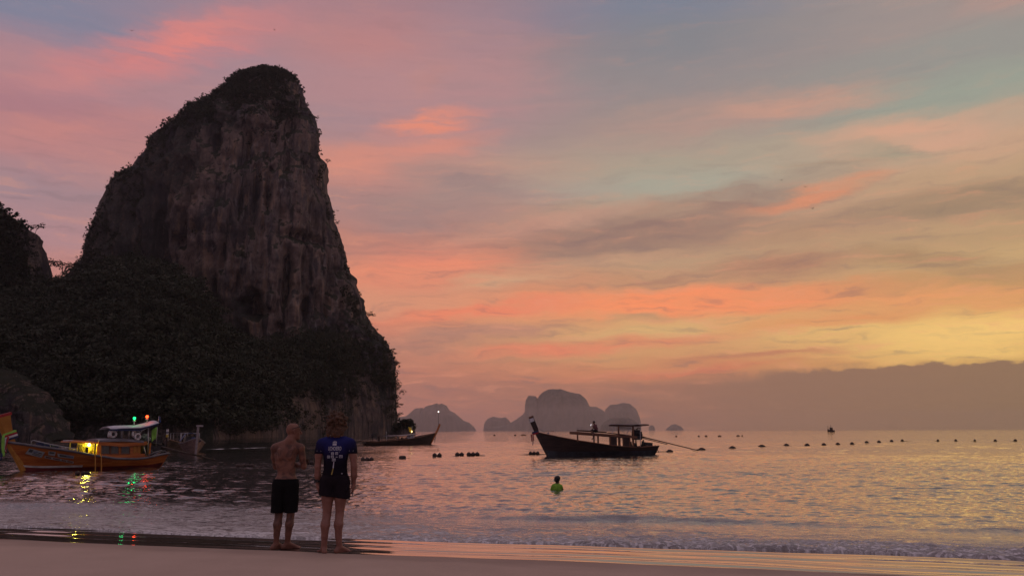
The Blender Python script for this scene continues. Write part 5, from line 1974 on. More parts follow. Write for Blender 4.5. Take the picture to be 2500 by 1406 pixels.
ribbons('prow_ribbons', 'white and yellow cloth wound round a dark post behind the orange boat', Cb, Vector((xb + 0.62, 0, 1.65)), 0.26, 0.2,
        {'wrap': [M_CLY, M_CLY, M_CLW, M_CLB, M_CLW, M_CLW], 'pitch': 0.15, 'tails': [(M_CLW, 0.05, 0.14, 0.1, 0.6, 0.12), (M_CLY, -0.08, 0.14, 0.1, 0.4, 0.1)]}, 'ribbons tied to boat prows', seed=4, tie=Vector((0.1, 0, 1)))

# ------------------------------------------------------------------ longtail further out, bow to the right
D = Boat('longtail_boat', 'small dark longtail boat further out with a thin lamp-tipped bow mast', (903, 1087.5), (1052, 1084), BG)
hb_ = 0.9
sheer = [D.loc(897, 1077, -0.5), D.loc(920, 1078.5, -hb_), D.loc(960, 1075.5, -hb_), D.loc(1000, 1071.5, -hb_ * 0.9), D.loc(1030, 1066.5, -0.6), D.loc(1052, 1060, -0.25), D.loc(1062, 1056, 0)]
st0 = D.loc(1051, 1084)
st1 = D.loc(1064, 1059)
rk = (st1[0] - st0[0]) / (st1[1] - st0[1])
hull_parts(D, 2.0, sheer, lambda z: rk * max(z, -0.4), M_HULLDK, M_RAILW, draft=0.45, rail_r=0.06)
pa = [D.loc(x, y) for x, y in [(1052, 1083), (1059, 1068), (1064, 1058), (1068, 1050), (1071, 1043), (1074, 1035.5)]]
prow(D, pa, [0.2, 0.3, 0.36, 0.36, 0.36, 0.34], 0.2, M_HULLRD)
mb = MB()
mb.tube([D.P(1070.5, 1044, 0), D.P(1070.5, 1006, 0)], 0.032, 6)
ms_ = D.part(mb, 'bow_mast', M_RAILG)
mb = MB()
mb.ell(D.P(1070.5, 1004.8, 0), (0.09, 0.09, 0.10))
mb.build('bulb', emat('lit_white_bulb', (1.0, 0.86, 0.72), 4.0), ms_)
mb = MB()
mb.loft([[Vector((p.x, -0.8, p.z)), Vector((p.x, 0.8, p.z)), Vector((p.x, 0.8, p.z + 0.06)), Vector((p.x, 0, p.z + 0.12)), Vector((p.x, -0.8, p.z + 0.06))] for p in (D.P(944, 1064.5, 0), D.P(975, 1063.5, 0), D.P(1011, 1060, 0))], smooth=False)
D.part(mb, 'canopy', M_GREYRF)
for (x, t_, b_) in [(944, 1064, 1077), (943, 1053, 1064), (971, 1064, 1076), (1008, 1060, 1071)]:
    for sg in (1, -1):
        mb = MB()
        mb.tube([D.P(x, t_, sg * 0.75), D.P(x, b_, sg * 0.75)], 0.04, 6)
        D.part(mb, 'canopy_post', M_METAL)
mb = MB()
mb.bar(D.P(971, 1065, -0.4), D.P(972, 1074, -0.4), 0.22, 0.2)
mb.bar(D.P(981, 1068, -0.3), D.P(983, 1074, -0.3), 0.2, 0.2)
mb.bar(D.P(962, 1074.5, -0.4), D.P(1000, 1071, -0.4), 0.3, 0.12)
D.part(mb, 'bench', M_HULLDK)
mb = MB()
mb.box(D.P(1003, 1066, -0.1), (0.9, 0.7, 0.5))
mb.box(D.P(996, 1069, -0.4), (0.5, 0.3, 0.15), ry=0.5)
D.part(mb, 'pale_deck_crate', M_CANVAS)
mb = MB()
rows = []
for i in range(6):
    p = D.P(997 + 1.6 * i, 1042 + 0.25 * i, -0.2)
    q = D.P(998.5 + 1.4 * i, 1053 + 0.2 * i, -0.2)
    o_ = Vector((0, 0.05 * math.sin(i * 1.4), 0))
    rows.append([p + o_, q + o_, q + o_ + Vector((0, -0.02, 0)), p + o_ + Vector((0, -0.02, 0))])
mb.loft(rows)
fl_ = D.part(mb, 'yellow_banner', M_CLY)
mb = MB()
mb.tube([D.P(1006, 1040, -0.2), D.P(1006, 1064, -0.2)], 0.03, 6)
mb.build('banner_pole', M_METAL, fl_)
mb = MB()
mb.ell(D.P(1005.3, 1053, -0.45), (0.07, 0.07, 0.15))
mb.build('bulb', emat('lit_amber_bulb', (1.0, 0.72, 0.25), 5.0), fl_)
engine_set(D, D.P(909, 1077, 0), D.P(913, 1063.5, 0), (0.75, 0.5, 0.55), D.P(867, 1080.5, 0))
# the helmsman's dark figure is read as a post in the photo; a plain tiller stand
mb = MB()
mb.bar(D.P(925, 1064, 0.1), D.P(925, 1077, 0.1), 0.3, 0.25)
mb.tube([D.P(931, 1066, 0.1), D.P(931, 1078, 0.1)], 0.03, 6)
D.part(mb, 'tiller_stand', M_HULLDK)
mb = MB()
mb.tube([D.P(1063, 1060, 0.15), D.P(1063, 1068, 0.2), D.P(1061, 1080, 0.2)], 0.05, 6)
mb.tube([D.P(1058, 1072, 0.15), D.P(1062, 1072.5, 0.2)], 0.04, 6)
D.part(mb, 'bow_ladder', M_RAILG)

# ------------------------------------------------------------------ fishing boat on the horizon and a low skiff
Fb = Boat('fishing_boat', 'tiny dark fishing trawler with two masts on the right horizon', (2036.5, 1054), (2020.5, 1054), None)
Lf = Fb.L
mb = MB()
secs = []
for t in np.linspace(0, 1, 12):
    w = 0.9 * (1 - max(0, (t - 0.45) / 0.55) ** 2.2) * (0.75 + 0.25 * min(1, t / 0.2)) * Lf / 6
    z1 = (1.25 + 1.1 * max(0, t - 0.6) ** 1.3 * 2.2) * Lf / 6
    secs.append([Vector((t * Lf * 1.03, -w, z1)), Vector((t * Lf, -w * 0.75, -0.3)), Vector((t * Lf, w * 0.75, -0.3)), Vector((t * Lf * 1.03, w, z1))])
mb.loft(secs, smooth=False)
Fb.part(mb, 'hull', M_HULLDK)
k_ = Lf / 6
mb = MB()
mb.box((Lf * 0.42, 0, 2.0 * k_), (1.7 * k_, 1.3 * k_, 1.7 * k_))
mb.box((Lf * 0.44, 0, 2.95 * k_), (2.1 * k_, 1.5 * k_, 0.12 * k_))
Fb.part(mb, 'wheelhouse', M_HULLDK)
mb = MB()
mb.tube([(Lf * 0.86, 0, 1.2 * k_), (Lf * 0.90, 0, 4.3 * k_)], 0.14 * k_, 6)
Fb.part(mb, 'mast', M_HULLDK)
mb = MB()
mb.tube([(Lf * 0.45, 0, 2.9 * k_), (Lf * 0.45, 0, 4.9 * k_)], 0.09 * k_, 6)
mb.tube([(Lf * 0.25, 0, 3.6 * k_), (Lf * 0.6, 0, 3.5 * k_)], 0.07 * k_, 6)
Fb.part(mb, 'mast', M_HULLDK)
Sk = Boat('skiff', 'thin dark skiff far out beyond the prow of the boat with the seated man', (1332, 1052.6), (1352, 1052.6), None)
mb = MB()
secs = []
for t in np.linspace(0, 1, 10):
    w = 0.7 * math.sin(math.pi * (0.15 + 0.85 * (1 - t)) * 0.999) ** 0.6
    z1 = 0.45 + 0.9 * abs(t - 0.45) ** 2 * 2
    secs.append([Vector((t * Sk.L, -w, z1)), Vector((t * Sk.L, -w * 0.6, -0.2)), Vector((t * Sk.L, w * 0.6, -0.2)), Vector((t * Sk.L, w, z1))])
mb.loft(secs, smooth=False)
Sk.part(mb, 'hull', M_HULLDK)
mb = MB()
mb.box((Sk.L * 0.4, 0, 0.5), (Sk.L * 0.2, 0.9, 0.5))
Sk.part(mb, 'thwart_cover', M_HULLDK)

# ------------------------------------------------------------------ swim-zone float line
M_FLOAT = pmat('weathered_float', (0.075, 0.040, 0.030), (0.035, 0.022, 0.020), rough=0.6, scale=5, wear=(0.12, 0.08, 0.06))
CL = [(201, 1157, 3, 42), (408, 1146.5, 4, 34), (598, 1139, 4, 42), (750, 1132, 3, 34), (896, 1124, 3, 30), (982.5, 1118, 1, 16), (1067, 1113.5, 2, 23), (1122, 1111.5, 2, 21), (1155, 1111, 3, 30), (1304, 1108, 3, 25)]
SINGLE = [(1635, 1101.5, 17), (1713, 1097, 19), (1788, 1093, 17), (1860, 1089.5, 18), (1920, 1087, 14), (1970.5, 1086.5, 13), (2011.5, 1085.5, 12), (2045.5, 1084, 11), (2080.5, 1083, 11), (2116, 1080, 10), (2146, 1079, 10),
          (2177, 1077, 9), (2203, 1076, 8), (2290, 1076, 7), (2333.5, 1075.5, 7), (2380, 1076, 6), (2430, 1076, 8), (2479, 1075.5, 9)]
FAR = [(1651, 1065.6, 5), (1706, 1065.2, 5), (1724, 1065, 7), (1757, 1065, 9), (1802, 1064.4, 9), (1812, 1064.4, 4), (1207, 1062.8, 5), (1258, 1062.8, 6), (1278, 1062.5, 14)]
GRP = 'dark floats on the swim-zone rope'
CLN = ['three dark floats bunched in front of the orange boat, in the yellow lamp reflection', 'four dark floats bunched off the stern of the orange boat', 'four dark floats in a row left of the bare-backed man',
       'three dark floats between the two standing men', 'three dark floats just right of the man in the blue jersey', 'single squat barrel float in line below the small far longtail',
       'pair of floats below the bow of the small far longtail', 'round pair of floats, left half of the double bunch before the islands', 'three floats trailing rope, right half of the double bunch before the islands', 'three floats moored at the bow of the boat with the seated man']
ORD = ['first', 'second', 'third', 'fourth', 'fifth', 'sixth', 'seventh', 'eighth', 'ninth', 'tenth', 'eleventh', 'twelfth', 'thirteenth', 'fourteenth', 'fifteenth', 'sixteenth', 'seventeenth', 'eighteenth']


def barrel(mb, c, r, l, rz):
    d = Vector((math.cos(rz), math.sin(rz), 0)) * l / 2
    mb.tube([c - d, c - d * 0.85, c - d * 0.3, c + d * 0.3, c + d * 0.85, c + d], [r * 0.55, r * 0.9, r, r, r * 0.9, r * 0.55], 10)


rope_pts = []
rf = random.Random(2)
for (x, y, n, w), lb in zip(CL, CLN):
    c = gnd(x, y + 1)
    k = c.y / F
    root = thing('float_bunch', lb, 'floats', (c.x, c.y, 0), 0.0, GRP)
    for i in range(n):
        mb = MB()
        r_ = min(w * k / n / 2 * 1.05, 5.2 * k)
        cx = (i - (n - 1) / 2) * w * k / n
        if n == 1:
            barrel(mb, Vector((0, 0, r_ * 0.35)), 5.5 * k, w * k, 0.3)
        else:
            mb.ell((cx, rf.uniform(-0.1, 0.1), r_ * 0.6), (r_ * 1.08, r_, r_ * 1.0), 12, 8, 0.04, i)
            mb.tube([(cx - r_ * 0.2, 0, r_ * 1.5), (cx, 0, r_ * 1.75), (cx + r_ * 0.2, 0, r_ * 1.5)], r_ * 0.12, 5)
        mb.build('float', M_FLOAT, root)
    rope_pts.append(Vector((c.x, c.y, 0.03)))
for i, (x, y, w) in enumerate(SINGLE):
    c = gnd(x, y + 0.8)
    k = c.y / F
    lb = '%s float on the rope, counted rightward from under the long propeller shaft' % ORD[i]
    root = thing('float_buoy', lb, 'float', (c.x, c.y, 0), 0.0, GRP)
    mb = MB()
    h_ = (4.2 if w > 12 else 4.0) * k
    secs = []
    for zf, s_ in [(-0.6, 0.8), (0.0, 1.0), (0.45, 0.95), (0.85, 0.66), (1.0, 0.55)]:
        sec = []
        for a in range(10):
            t = 2 * math.pi * a / 10
            sec.append(Vector((math.cos(t) * w * k / 2 * s_, math.sin(t) * w * k * 0.32 * s_, zf * h_ + rf.uniform(-0.02, 0.02))))
        secs.append(sec)
    mb.loft(secs, smooth=False)
    mb.build('float', M_FLOAT, root)
    mb = MB()
    mb.tube([(-w * k * 0.2, 0, h_), (0, 0, h_ * 1.12), (w * k * 0.2, 0, h_)], 0.04, 5)
    mb.build('lashing', M_ROPE, root)
    rope_pts.append(Vector((c.x, c.y, 0.03)))
FARN = ['far tiny float just right of the small islet on the right', 'far tiny float, left of a close pair out beyond the longtail shaft', 'far tiny float, right of the close pair out beyond the longtail shaft', 'far flat double float between two tiny pairs',
        'far flat float left of the last tiny speck float', 'last tiny speck float of the far row at right', 'far tiny float left of the dark prow, first of three', 'far tiny float left of the dark prow, second of three', 'far long float left of the dark prow, third of three']
for (x, y, w), lb in zip(FAR, FARN):
    c = gnd(x, y)
    k = c.y / F
    mb = MB()
    mb.ell((0, 0, 0.05), (w * k / 2, w * k * 0.3, 2.6 * k), 10, 6)
    o = mb.build('far_float', M_FLOAT)
    o.location = (c.x, c.y, 0)
    tag(o, lb, 'float', 'tiny floats of the far rope')
mb = MB()
pp = []
for a, b_ in zip(rope_pts[:-1], rope_pts[1:]):
    for i in range(8):
        f = i / 8
        p = a + (b_ - a) * f
        pp.append(Vector((p.x, p.y, 0.045 - 0.10 * math.sin(math.pi * f))))
pp.append(rope_pts[-1])
mb.tube(pp, 0.028, 5)
tag(mb.build('float_rope', M_ROPE), 'dark rope joining the swim-zone floats across the bay', 'rope')

# ================================================================== PEOPLE
class SDF:
    """smooth union of tapered limbs and ellipsoids, meshed as one continuous skin"""

    def __init__(s, lo, hi, res):
        s.lo = np.array(lo, float)
        s.res = res
        n = np.ceil((np.array(hi) - s.lo) / res).astype(int) + 1
        s.n = n
        s.ax = [s.lo[i] + np.arange(n[i]) * res for i in range(3)]
        s.f = np.full(n, 0.25)

    def _win(s, lo, hi, pad):
        a = np.maximum(((np.array(lo) - pad - s.lo) / s.res).astype(int), 0)
        b = np.minimum(((np.array(hi) + pad - s.lo) / s.res).astype(int) + 2, s.n)
        sl = tuple(slice(x, max(y, x + 1)) for x, y in zip(a, b))
        g = np.meshgrid(s.ax[0][sl[0]], s.ax[1][sl[1]], s.ax[2][sl[2]], indexing='ij')
        return sl, g

    def _put(s, sl, d, k):
        f = s.f[sl]
        if k > 0:
            h = np.clip(0.5 + 0.5 * (f - d) / k, 0, 1)
            s.f[sl] = f * (1 - h) + d * h - k * h * (1 - h)
        else:
            s.f[sl] = np.minimum(f, d)

    def cap(s, a, b, ra, rb, k=0.02, sq=(1, 1, 1)):
        a, b = np.array(a, float), np.array(b, float)
        pad = max(ra, rb) + k + 0.03
        sl, g = s._win(np.minimum(a, b), np.maximum(a, b), pad)
        ab = b - a
        t = np.clip(((g[0] - a[0]) * ab[0] + (g[1] - a[1]) * ab[1] + (g[2] - a[2]) * ab[2]) / max(ab @ ab, 1e-9), 0, 1)
        d = np.sqrt(((g[0] - a[0] - t * ab[0]) / sq[0]) ** 2 + ((g[1] - a[1] - t * ab[1]) / sq[1]) ** 2 + ((g[2] - a[2] - t * ab[2]) / sq[2]) ** 2) - (ra + (rb - ra) * t)
        s._put(sl, d, k)
        return s

    def ell(s, c, r, k=0.02):
        c, r = np.array(c, float), np.array(r, float)
        sl, g = s._win(c - r, c + r, k + 0.03)
        p = [(g[i] - c[i]) / r[i] for i in range(3)]
        k0 = np.sqrt(p[0] ** 2 + p[1] ** 2 + p[2] ** 2)
        k1 = np.sqrt((p[0] / r[0]) ** 2 + (p[1] / r[1]) ** 2 + (p[2] / r[2]) ** 2) + 1e-9
        s._put(sl, k0 * (k0 - 1) / k1, k)
        return s

    def chain(s, pts, rs, k=0.02, sq=(1, 1, 1)):
        for a, b, ra, rb in zip(pts[:-1], pts[1:], rs[:-1], rs[1:]):
            s.cap(a, b, ra, rb, k, sq)
        return s

    def cut(s, p, n):
        """remove everything on the side n points to"""
        g = np.meshgrid(*s.ax, indexing='ij')
        d = (g[0] - p[0]) * n[0] + (g[1] - p[1]) * n[1] + (g[2] - p[2]) * n[2]
        s.f = np.maximum(s.f, d)
        return s

    def ripple(s, fn):
        g = np.meshgrid(*s.ax, indexing='ij')
        s.f = s.f + fn(g[0], g[1], g[2])
        return s

    def mesh(s, name, m, parent=None, smooth=2):
        f = s.f
        neg = f < 0
        nx, ny, nz = f.shape
        cell = np.zeros((nx - 1, ny - 1, nz - 1), int)
        for i in (0, 1):
            for j in (0, 1):
                for k in (0, 1):
                    cell += neg[i:nx - 1 + i, j:ny - 1 + j, k:nz - 1 + k]
        act = (cell > 0) & (cell < 8)
        idx = -np.ones(act.shape, int)
        ci, cj, ck = np.nonzero(act)
        idx[ci, cj, ck] = np.arange(len(ci))
        acc = np.zeros((len(ci), 3))
        cnt = np.zeros(len(ci))
        cor = [(i, j, k) for i in (0, 1) for j in (0, 1) for k in (0, 1)]
        for a in range(8):
            for b_ in range(a + 1, 8):
                A_, B_ = cor[a], cor[b_]
                if sum(abs(A_[q] - B_[q]) for q in range(3)) != 1:
                    continue
                fa = f[ci + A_[0], cj + A_[1], ck + A_[2]]
                fb = f[ci + B_[0], cj + B_[1], ck + B_[2]]
                c = (fa < 0) != (fb < 0)
                t = np.where(c, fa / np.where(c, fa - fb, 1), 0)
                for q in range(3):
                    acc[:, q] += np.where(c, A_[q] + t * (B_[q] - A_[q]), 0)
                cnt += c
        v = acc / cnt[:, None] + np.stack([ci, cj, ck], 1)
        faces = []
        for ax in range(3):
            o1, o2 = [q for q in range(3) if q != ax]
            sh = [slice(1, n - 1) for n in (nx, ny, nz)]
            s0 = list(sh)
            s1 = list(sh)
            s0[ax] = slice(0, f.shape[ax] - 1)
            s1[ax] = slice(1, f.shape[ax])
            a, b_ = neg[tuple(s0)], neg[tuple(s1)]
            e = np.argwhere(a != b_)
            e[:, o1] += 1
            e[:, o2] += 1
            q4 = []
            for (d1, d2) in ((-1, -1), (0, -1), (0, 0), (-1, 0)):
                c = e.copy()
                c[:, o1] += d1
                c[:, o2] += d2
                q4.append(idx[c[:, 0], c[:, 1], c[:, 2]])
            q4 = np.stack(q4, 1)
            fl = a[tuple((e - np.eye(3, dtype=int)[o1] - np.eye(3, dtype=int)[o2]).T)]
            flip = fl if ax != 1 else ~fl
            q4[~flip] = q4[~flip][:, ::-1]
            faces.append(q4)
        fc = np.concatenate(faces)
        fc = fc[(fc >= 0).all(1)]
        # relax
        for _ in range(smooth):
            s_ = np.zeros_like(v)
            n_ = np.zeros(len(v))
            for a in range(4):
                b_ = (a + 1) % 4
                np.add.at(s_, fc[:, a], v[fc[:, b_]])
                np.add.at(s_, fc[:, b_], v[fc[:, a]])
                np.add.at(n_, fc[:, a], 1)
                np.add.at(n_, fc[:, b_], 1)
            v = 0.5 * v + 0.5 * s_ / np.maximum(n_, 1)[:, None]
        v = v * s.res + s.lo
        return link(name, mesh_np(name, v, fc), m, parent)


def skin(name, c1, c2, ink=None):
    m = pmat(name, c1, c2, rough=0.55, scale=9, spec=0.35)
    if ink:
        g = NG(m.node_tree)
        b = g.n['Principled BSDF']
        old = b.inputs['Base Color'].links[0].from_socket
        t = g.new('ShaderNodeTexCoord').outputs['Object']
        n = g.noise(t, 9.0, 5, 0.65, dist=1.2)
        z = g.sep(t)[2]
        msk = g.math('MULTIPLY', g.rng(n, 0.42, 0.58, 0, 0.75), g.rng(z, ink[0], ink[1], 0.0, 1.0))
        msk = g.math('MULTIPLY', msk, g.rng(z, ink[2], ink[3], 1.0, 0.0))
        g.l.new(g.mix(msk, old, (0.070, 0.036, 0.028, 1)), b.inputs['Base Color'])
    return m


M_SKIN_T = skin('tanned_tattooed_skin', (0.22, 0.100, 0.066), (0.165, 0.070, 0.046), ink=(0.1, 0.35, 1.36, 1.42))
M_SKIN_P = skin('fair_skin', (0.27, 0.130, 0.098), (0.21, 0.094, 0.068))
M_SKIN_D = skin('brown_skin', (0.14, 0.065, 0.045), (0.10, 0.045, 0.03))
M_SHORTB = pmat('black_shorts_cloth', (0.010, 0.010, 0.011), (0.012, 0.011, 0.012), rough=0.95, scale=14, bump=0.002, spec=0.06)
M_SHORTG = pmat('charcoal_shorts_cloth', (0.013, 0.010, 0.014), (0.018, 0.014, 0.018), rough=0.9, scale=14, bump=0.002, spec=0.08)
M_HAIRB = pmat('curly_brown_hair', (0.11, 0.052, 0.026), (0.055, 0.026, 0.014), rough=0.6, scale=26, bump=0.004)
M_HAIRK = pmat('black_hair', (0.014, 0.011, 0.010), (0.008, 0.007, 0.007), rough=0.5, scale=26)
M_PRINTW = pmat('white_shirt_print', (0.48, 0.48, 0.54), (0.40, 0.40, 0.46), rough=0.8, scale=30)
M_PRINTY = pmat('yellow_shirt_print', (0.34, 0.26, 0.06), (0.26, 0.19, 0.05), rough=0.8, scale=30)
M_LIME = pmat('lime_swim_shirt', (0.25, 0.47, 0.04), (0.18, 0.37, 0.03), rough=0.7, scale=8)
M_BLKPL = pmat('black_plastic', (0.015, 0.015, 0.016), (0.022, 0.022, 0.024), rough=0.3, scale=10)
mj = bpy.data.materials.new('blue_to_black_jersey')
mj.use_nodes = True
g = NG(mj.node_tree)
b = g.n['Principled BSDF']
b.inputs['Roughness'].default_value = 0.85
b.inputs['Specular IOR Level'].default_value = 0.12
t = g.new('ShaderNodeTexCoord').outputs['Object']
ox, oy, oz = g.sep(t)
dots = g.noise(t, 60.0, 2, 0.5)
zz_ = g.math('ADD', oz, g.math('MULTIPLY', g.math('SUBTRACT', dots, 0.5), 0.05))
zz_ = g.math('SUBTRACT', zz_, g.math('MULTIPLY', g.math('MAXIMUM', g.math('SUBTRACT', g.math('ABSOLUTE', ox), 0.12), 0.0), 0.9))
jc = g.ramp(g.rng(zz_, 1.0, 1.48, 0, 1, 'LINEAR'), [(0.0, (0.008, 0.006, 0.010, 1)), (0.40, (0.009, 0.007, 0.016, 1)), (0.62, (0.013, 0.012, 0.055, 1)), (0.82, (0.017, 0.019, 0.105, 1)), (1.0, (0.024, 0.029, 0.150, 1))])
g.l.new(jc, b.inputs['Base Color'])
bn = g.new('ShaderNodeBump')
bn.inputs['Distance'].default_value = 0.004
g.l.new(g.noise(g.mapping(t, scale=(1, 1, 0.6)), 12.0, 4, 0.6), bn.inputs['Height'])
g.l.new(bn.outputs[0], b.inputs['Normal'])


def foot(S, ankle, yaw, L=0.25, k=0.015):
    """bare foot: heel, arch, ball and five toes; yaw measured from straight away (+y) to the right"""
    d = np.array([math.sin(yaw), math.cos(yaw), 0])
    r = np.array([d[1], -d[0], 0])
    a = np.array(ankle, float)
    z0 = a[2] - 0.075
    heel = np.array([a[0], a[1], z0 + 0.030]) - d * 0.055
    S.cap(a, heel, 0.036, 0.030, k)
    S.cap(a + np.array([0, 0, -0.005]) + d * 0.01, np.array([a[0], a[1], z0 + 0.022]) + d * (L - 0.12), 0.036, 0.022, k, (1.15, 1.15, 0.9))
    S.cap(heel, np.array([a[0], a[1], z0 + 0.018]) + d * (L - 0.115), 0.028, 0.020, k)
    for i in range(5):
        o = r * (-0.034 + 0.017 * i)
        p = np.array([a[0], a[1], z0 + 0.016]) + d * (L - 0.13) + o
        q = np.array([a[0], a[1], z0 + 0.010]) + d * (L - 0.062 - 0.007 * i) + o * 1.15
        S.cap(p, q, 0.015, 0.0125 if i == 0 else 0.009, 0.008)


def hand(S, wrist, dirn, palm_n, thumb_side, L=0.185, curl=0.5, k=0.008):
    """palm, four curled unequal fingers and a thumb from the side of the palm"""
    w = np.array(wrist, float)
    d = np.array(dirn, float)
    d /= np.linalg.norm(d)
    n = np.array(palm_n, float)
    n -= d * (n @ d)
    n /= np.linalg.norm(n)
    s_ = np.cross(d, n) * thumb_side
    S.cap(w, w + d * 0.045, 0.026, 0.030, 0.012)
    for i in range(4):
        o = s_ * (0.030 - 0.020 * i)
        base = w + d * (L * 0.50 - 0.006 * abs(i - 1)) + o
        S.cap(w + d * 0.03 + o * 0.7, base, 0.019, 0.0135, 0.012)
        ln = L * 0.46 * (0.92, 1.0, 0.94, 0.75)[i]
        p = base
        dd = d.copy()
        for j in range(3):
            a = curl * (0.45, 0.75, 0.6)[j]
            dd = dd * math.cos(a) + n * math.sin(a)
            dd /= np.linalg.norm(dd)
            q = p + dd * ln * (0.42, 0.32, 0.26)[j]
            S.cap(p, q, 0.0098 - 0.0007 * j, 0.0092 - 0.0009 * j, 0.004)
            p = q
    tb = w + d * 0.035 + s_ * 0.028
    t1 = tb + (d * 0.55 + s_ * 0.6 + n * 0.45) * 0.045
    t2 = t1 + (d * 0.85 + s_ * 0.15 + n * 0.5) * 0.030
    S.cap(w + d * 0.015 + s_ * 0.014, tb, 0.019, 0.0165, 0.01)
    S.cap(tb, t1, 0.0155, 0.0122, 0.006)
    S.cap(t1, t2, 0.0118, 0.0098, 0.004)


def head(S, c, look, tilt=0.0, k=0.012, sc_=1.0, ears=True, jaw=1.0):
    """look: horizontal direction of the face"""
    f = np.array([look[0], look[1], 0.0])
    f /= np.linalg.norm(f)
    r = np.array([f[1], -f[0], 0.0])
    u = np.array([0, 0, 1.0])
    f2 = f * math.cos(tilt) - u * math.sin(tilt)
    u2 = u * math.cos(tilt) + f * math.sin(tilt)
    c = np.array(c, float)

    def P(x, y, z):
        return c + (r * x + f2 * y + u2 * z) * sc_

    def E(p, rad, kk=k):
        # oriented ellipsoid from three overlapping capsules along the face direction
        a = P(p[0], p[1] - (rad[1] - rad[0]), p[2])
        b_ = P(p[0], p[1] + (rad[1] - rad[0]), p[2])
        S.cap(a, b_, rad[0] * sc_, rad[0] * sc_, kk, (1, 1, rad[2] / rad[0]))
    E((0, -0.012, 0.030), (0.074, 0.092, 0.088))
    E((0, 0.018, -0.035), (0.056, 0.066, 0.062))
    S.cap(P(0, 0.055, -0.085), P(0, 0.068, -0.080), 0.026 * sc_ * jaw, 0.022 * sc_ * jaw, k)      # chin
    S.cap(P(0.045, 0.0, -0.060), P(0.012, 0.060, -0.086), 0.020 * sc_, 0.020 * sc_, k)
    S.cap(P(-0.045, 0.0, -0.060), P(-0.012, 0.060, -0.086), 0.020 * sc_, 0.020 * sc_, k)
    S.cap(P(-0.032, 0.074, 0.030), P(0.032, 0.074, 0.030), 0.013 * sc_, 0.013 * sc_, 0.012)       # brow
    S.cap(P(0, 0.083, 0.018), P(0, 0.108, -0.020), 0.0095 * sc_, 0.013 * sc_, 0.008)              # nose
    for s_ in (-1, 1):
        S.cap(P(0, 0.098, -0.024), P(s_ * 0.012, 0.088, -0.026), 0.009 * sc_, 0.008 * sc_, 0.006)
        S.ell(P(s_ * 0.042, 0.060, -0.012), np.array([0.018, 0.018, 0.016]) * sc_, 0.012)         # cheekbones
        S.ell(P(s_ * 0.030, 0.072, 0.012), np.array([0.011, 0.011, 0.008]) * sc_, 0.003)          # lids
        if ears:
            S.cap(P(s_ * 0.076, -0.008, 0.022), P(s_ * 0.074, 0.000, -0.022), 0.014 * sc_, 0.009 * sc_, 0.004, (1, 1, 1))
            S.cap(P(s_ * 0.082, -0.020, 0.020), P(s_ * 0.080, -0.010, -0.010), 0.009 * sc_, 0.007 * sc_, 0.004)
    S.cap(P(-0.018, 0.078, -0.048), P(0.018, 0.078, -0.048), 0.0085 * sc_, 0.0085 * sc_, 0.005)   # lips
    S.cap(P(-0.016, 0.076, -0.058), P(0.016, 0.076, -0.058), 0.009 * sc_, 0.009 * sc_, 0.005)
    return P


# ------------------------------------------------------------------ bare-backed man, arms crossed, looking right along the bay
def sand_at(px, py):
    z = 0.58
    for _ in range(6):
        p = gnd(px, py, z)
        q_, s_ = qs(p.x, p.y)
        z = float(beach_z(q_, s_))
    return Vector((p.x, p.y, z))


pL = sand_at(690, 1341)
SC_L = F / pL.length * 1.0
rootL = thing('person', 'bald bare-backed tattooed man in black shorts with crossed arms looking right', 'person', pL, -math.atan2(pL.x, pL.y) * 0.0)
rootL.scale = (1.03, 1.03, 1.03)
S = SDF((-0.36, -0.26, -0.02), (0.36, 0.42, 1.74), 0.0075)
S.chain([(-0.085, -0.02, 0.075), (-0.080, -0.035, 0.20), (-0.072, -0.045, 0.33), (-0.072, -0.01, 0.45), (-0.075, 0.0, 0.66), (-0.078, 0.0, 0.86)], [0.036, 0.040, 0.056, 0.050, 0.070, 0.082], 0.02)
S.chain([(0.055, 0.02, 0.075), (0.065, 0.0, 0.20), (0.078, -0.01, 0.33), (0.080, 0.02, 0.45), (0.078, 0.01, 0.66), (0.075, 0.0, 0.86)], [0.036, 0.040, 0.055, 0.050, 0.070, 0.082], 0.02)
foot(S, (-0.085, -0.02, 0.078), 0.75)
foot(S, (0.055, 0.02, 0.078), 1.05)
S.ell((0.0, 0, 0.90), (0.150, 0.105, 0.12), 0.03)
S.ell((0.0, 0.01, 1.03), (0.122, 0.092, 0.15), 0.03)
S.ell((-0.02, 0.015, 1.18), (0.130, 0.098, 0.17), 0.04)
S.ell((-0.005, 0.01, 1.29), (0.152, 0.098, 0.12), 0.04)
S.cap((-0.14, 0.01, 1.355), (0.14, 0.01, 1.345), 0.055, 0.055, 0.05)
S.cap((-0.075, 0.0, 1.385), (0.02, 0.0, 1.43), 0.045, 0.042, 0.05)
S.cap((0.095, 0.0, 1.375), (0.03, 0.0, 1.43), 0.045, 0.042, 0.05)
for sg in (-1, 1):                                    # shoulder blades and lats
    S.cap((sg * 0.085, -0.085, 1.31), (sg * 0.075, -0.083, 1.21), 0.022, 0.026, 0.04)
    S.cap((sg * 0.112 - 0.02, -0.02, 1.24), (sg * 0.09 - 0.015, -0.03, 1.08), 0.036, 0.030, 0.03)
S.chain([(0.015, 0.005, 1.36), (0.035, 0.0, 1.44), (0.05, 0.01, 1.50)], [0.064, 0.058, 0.056], 0.03)
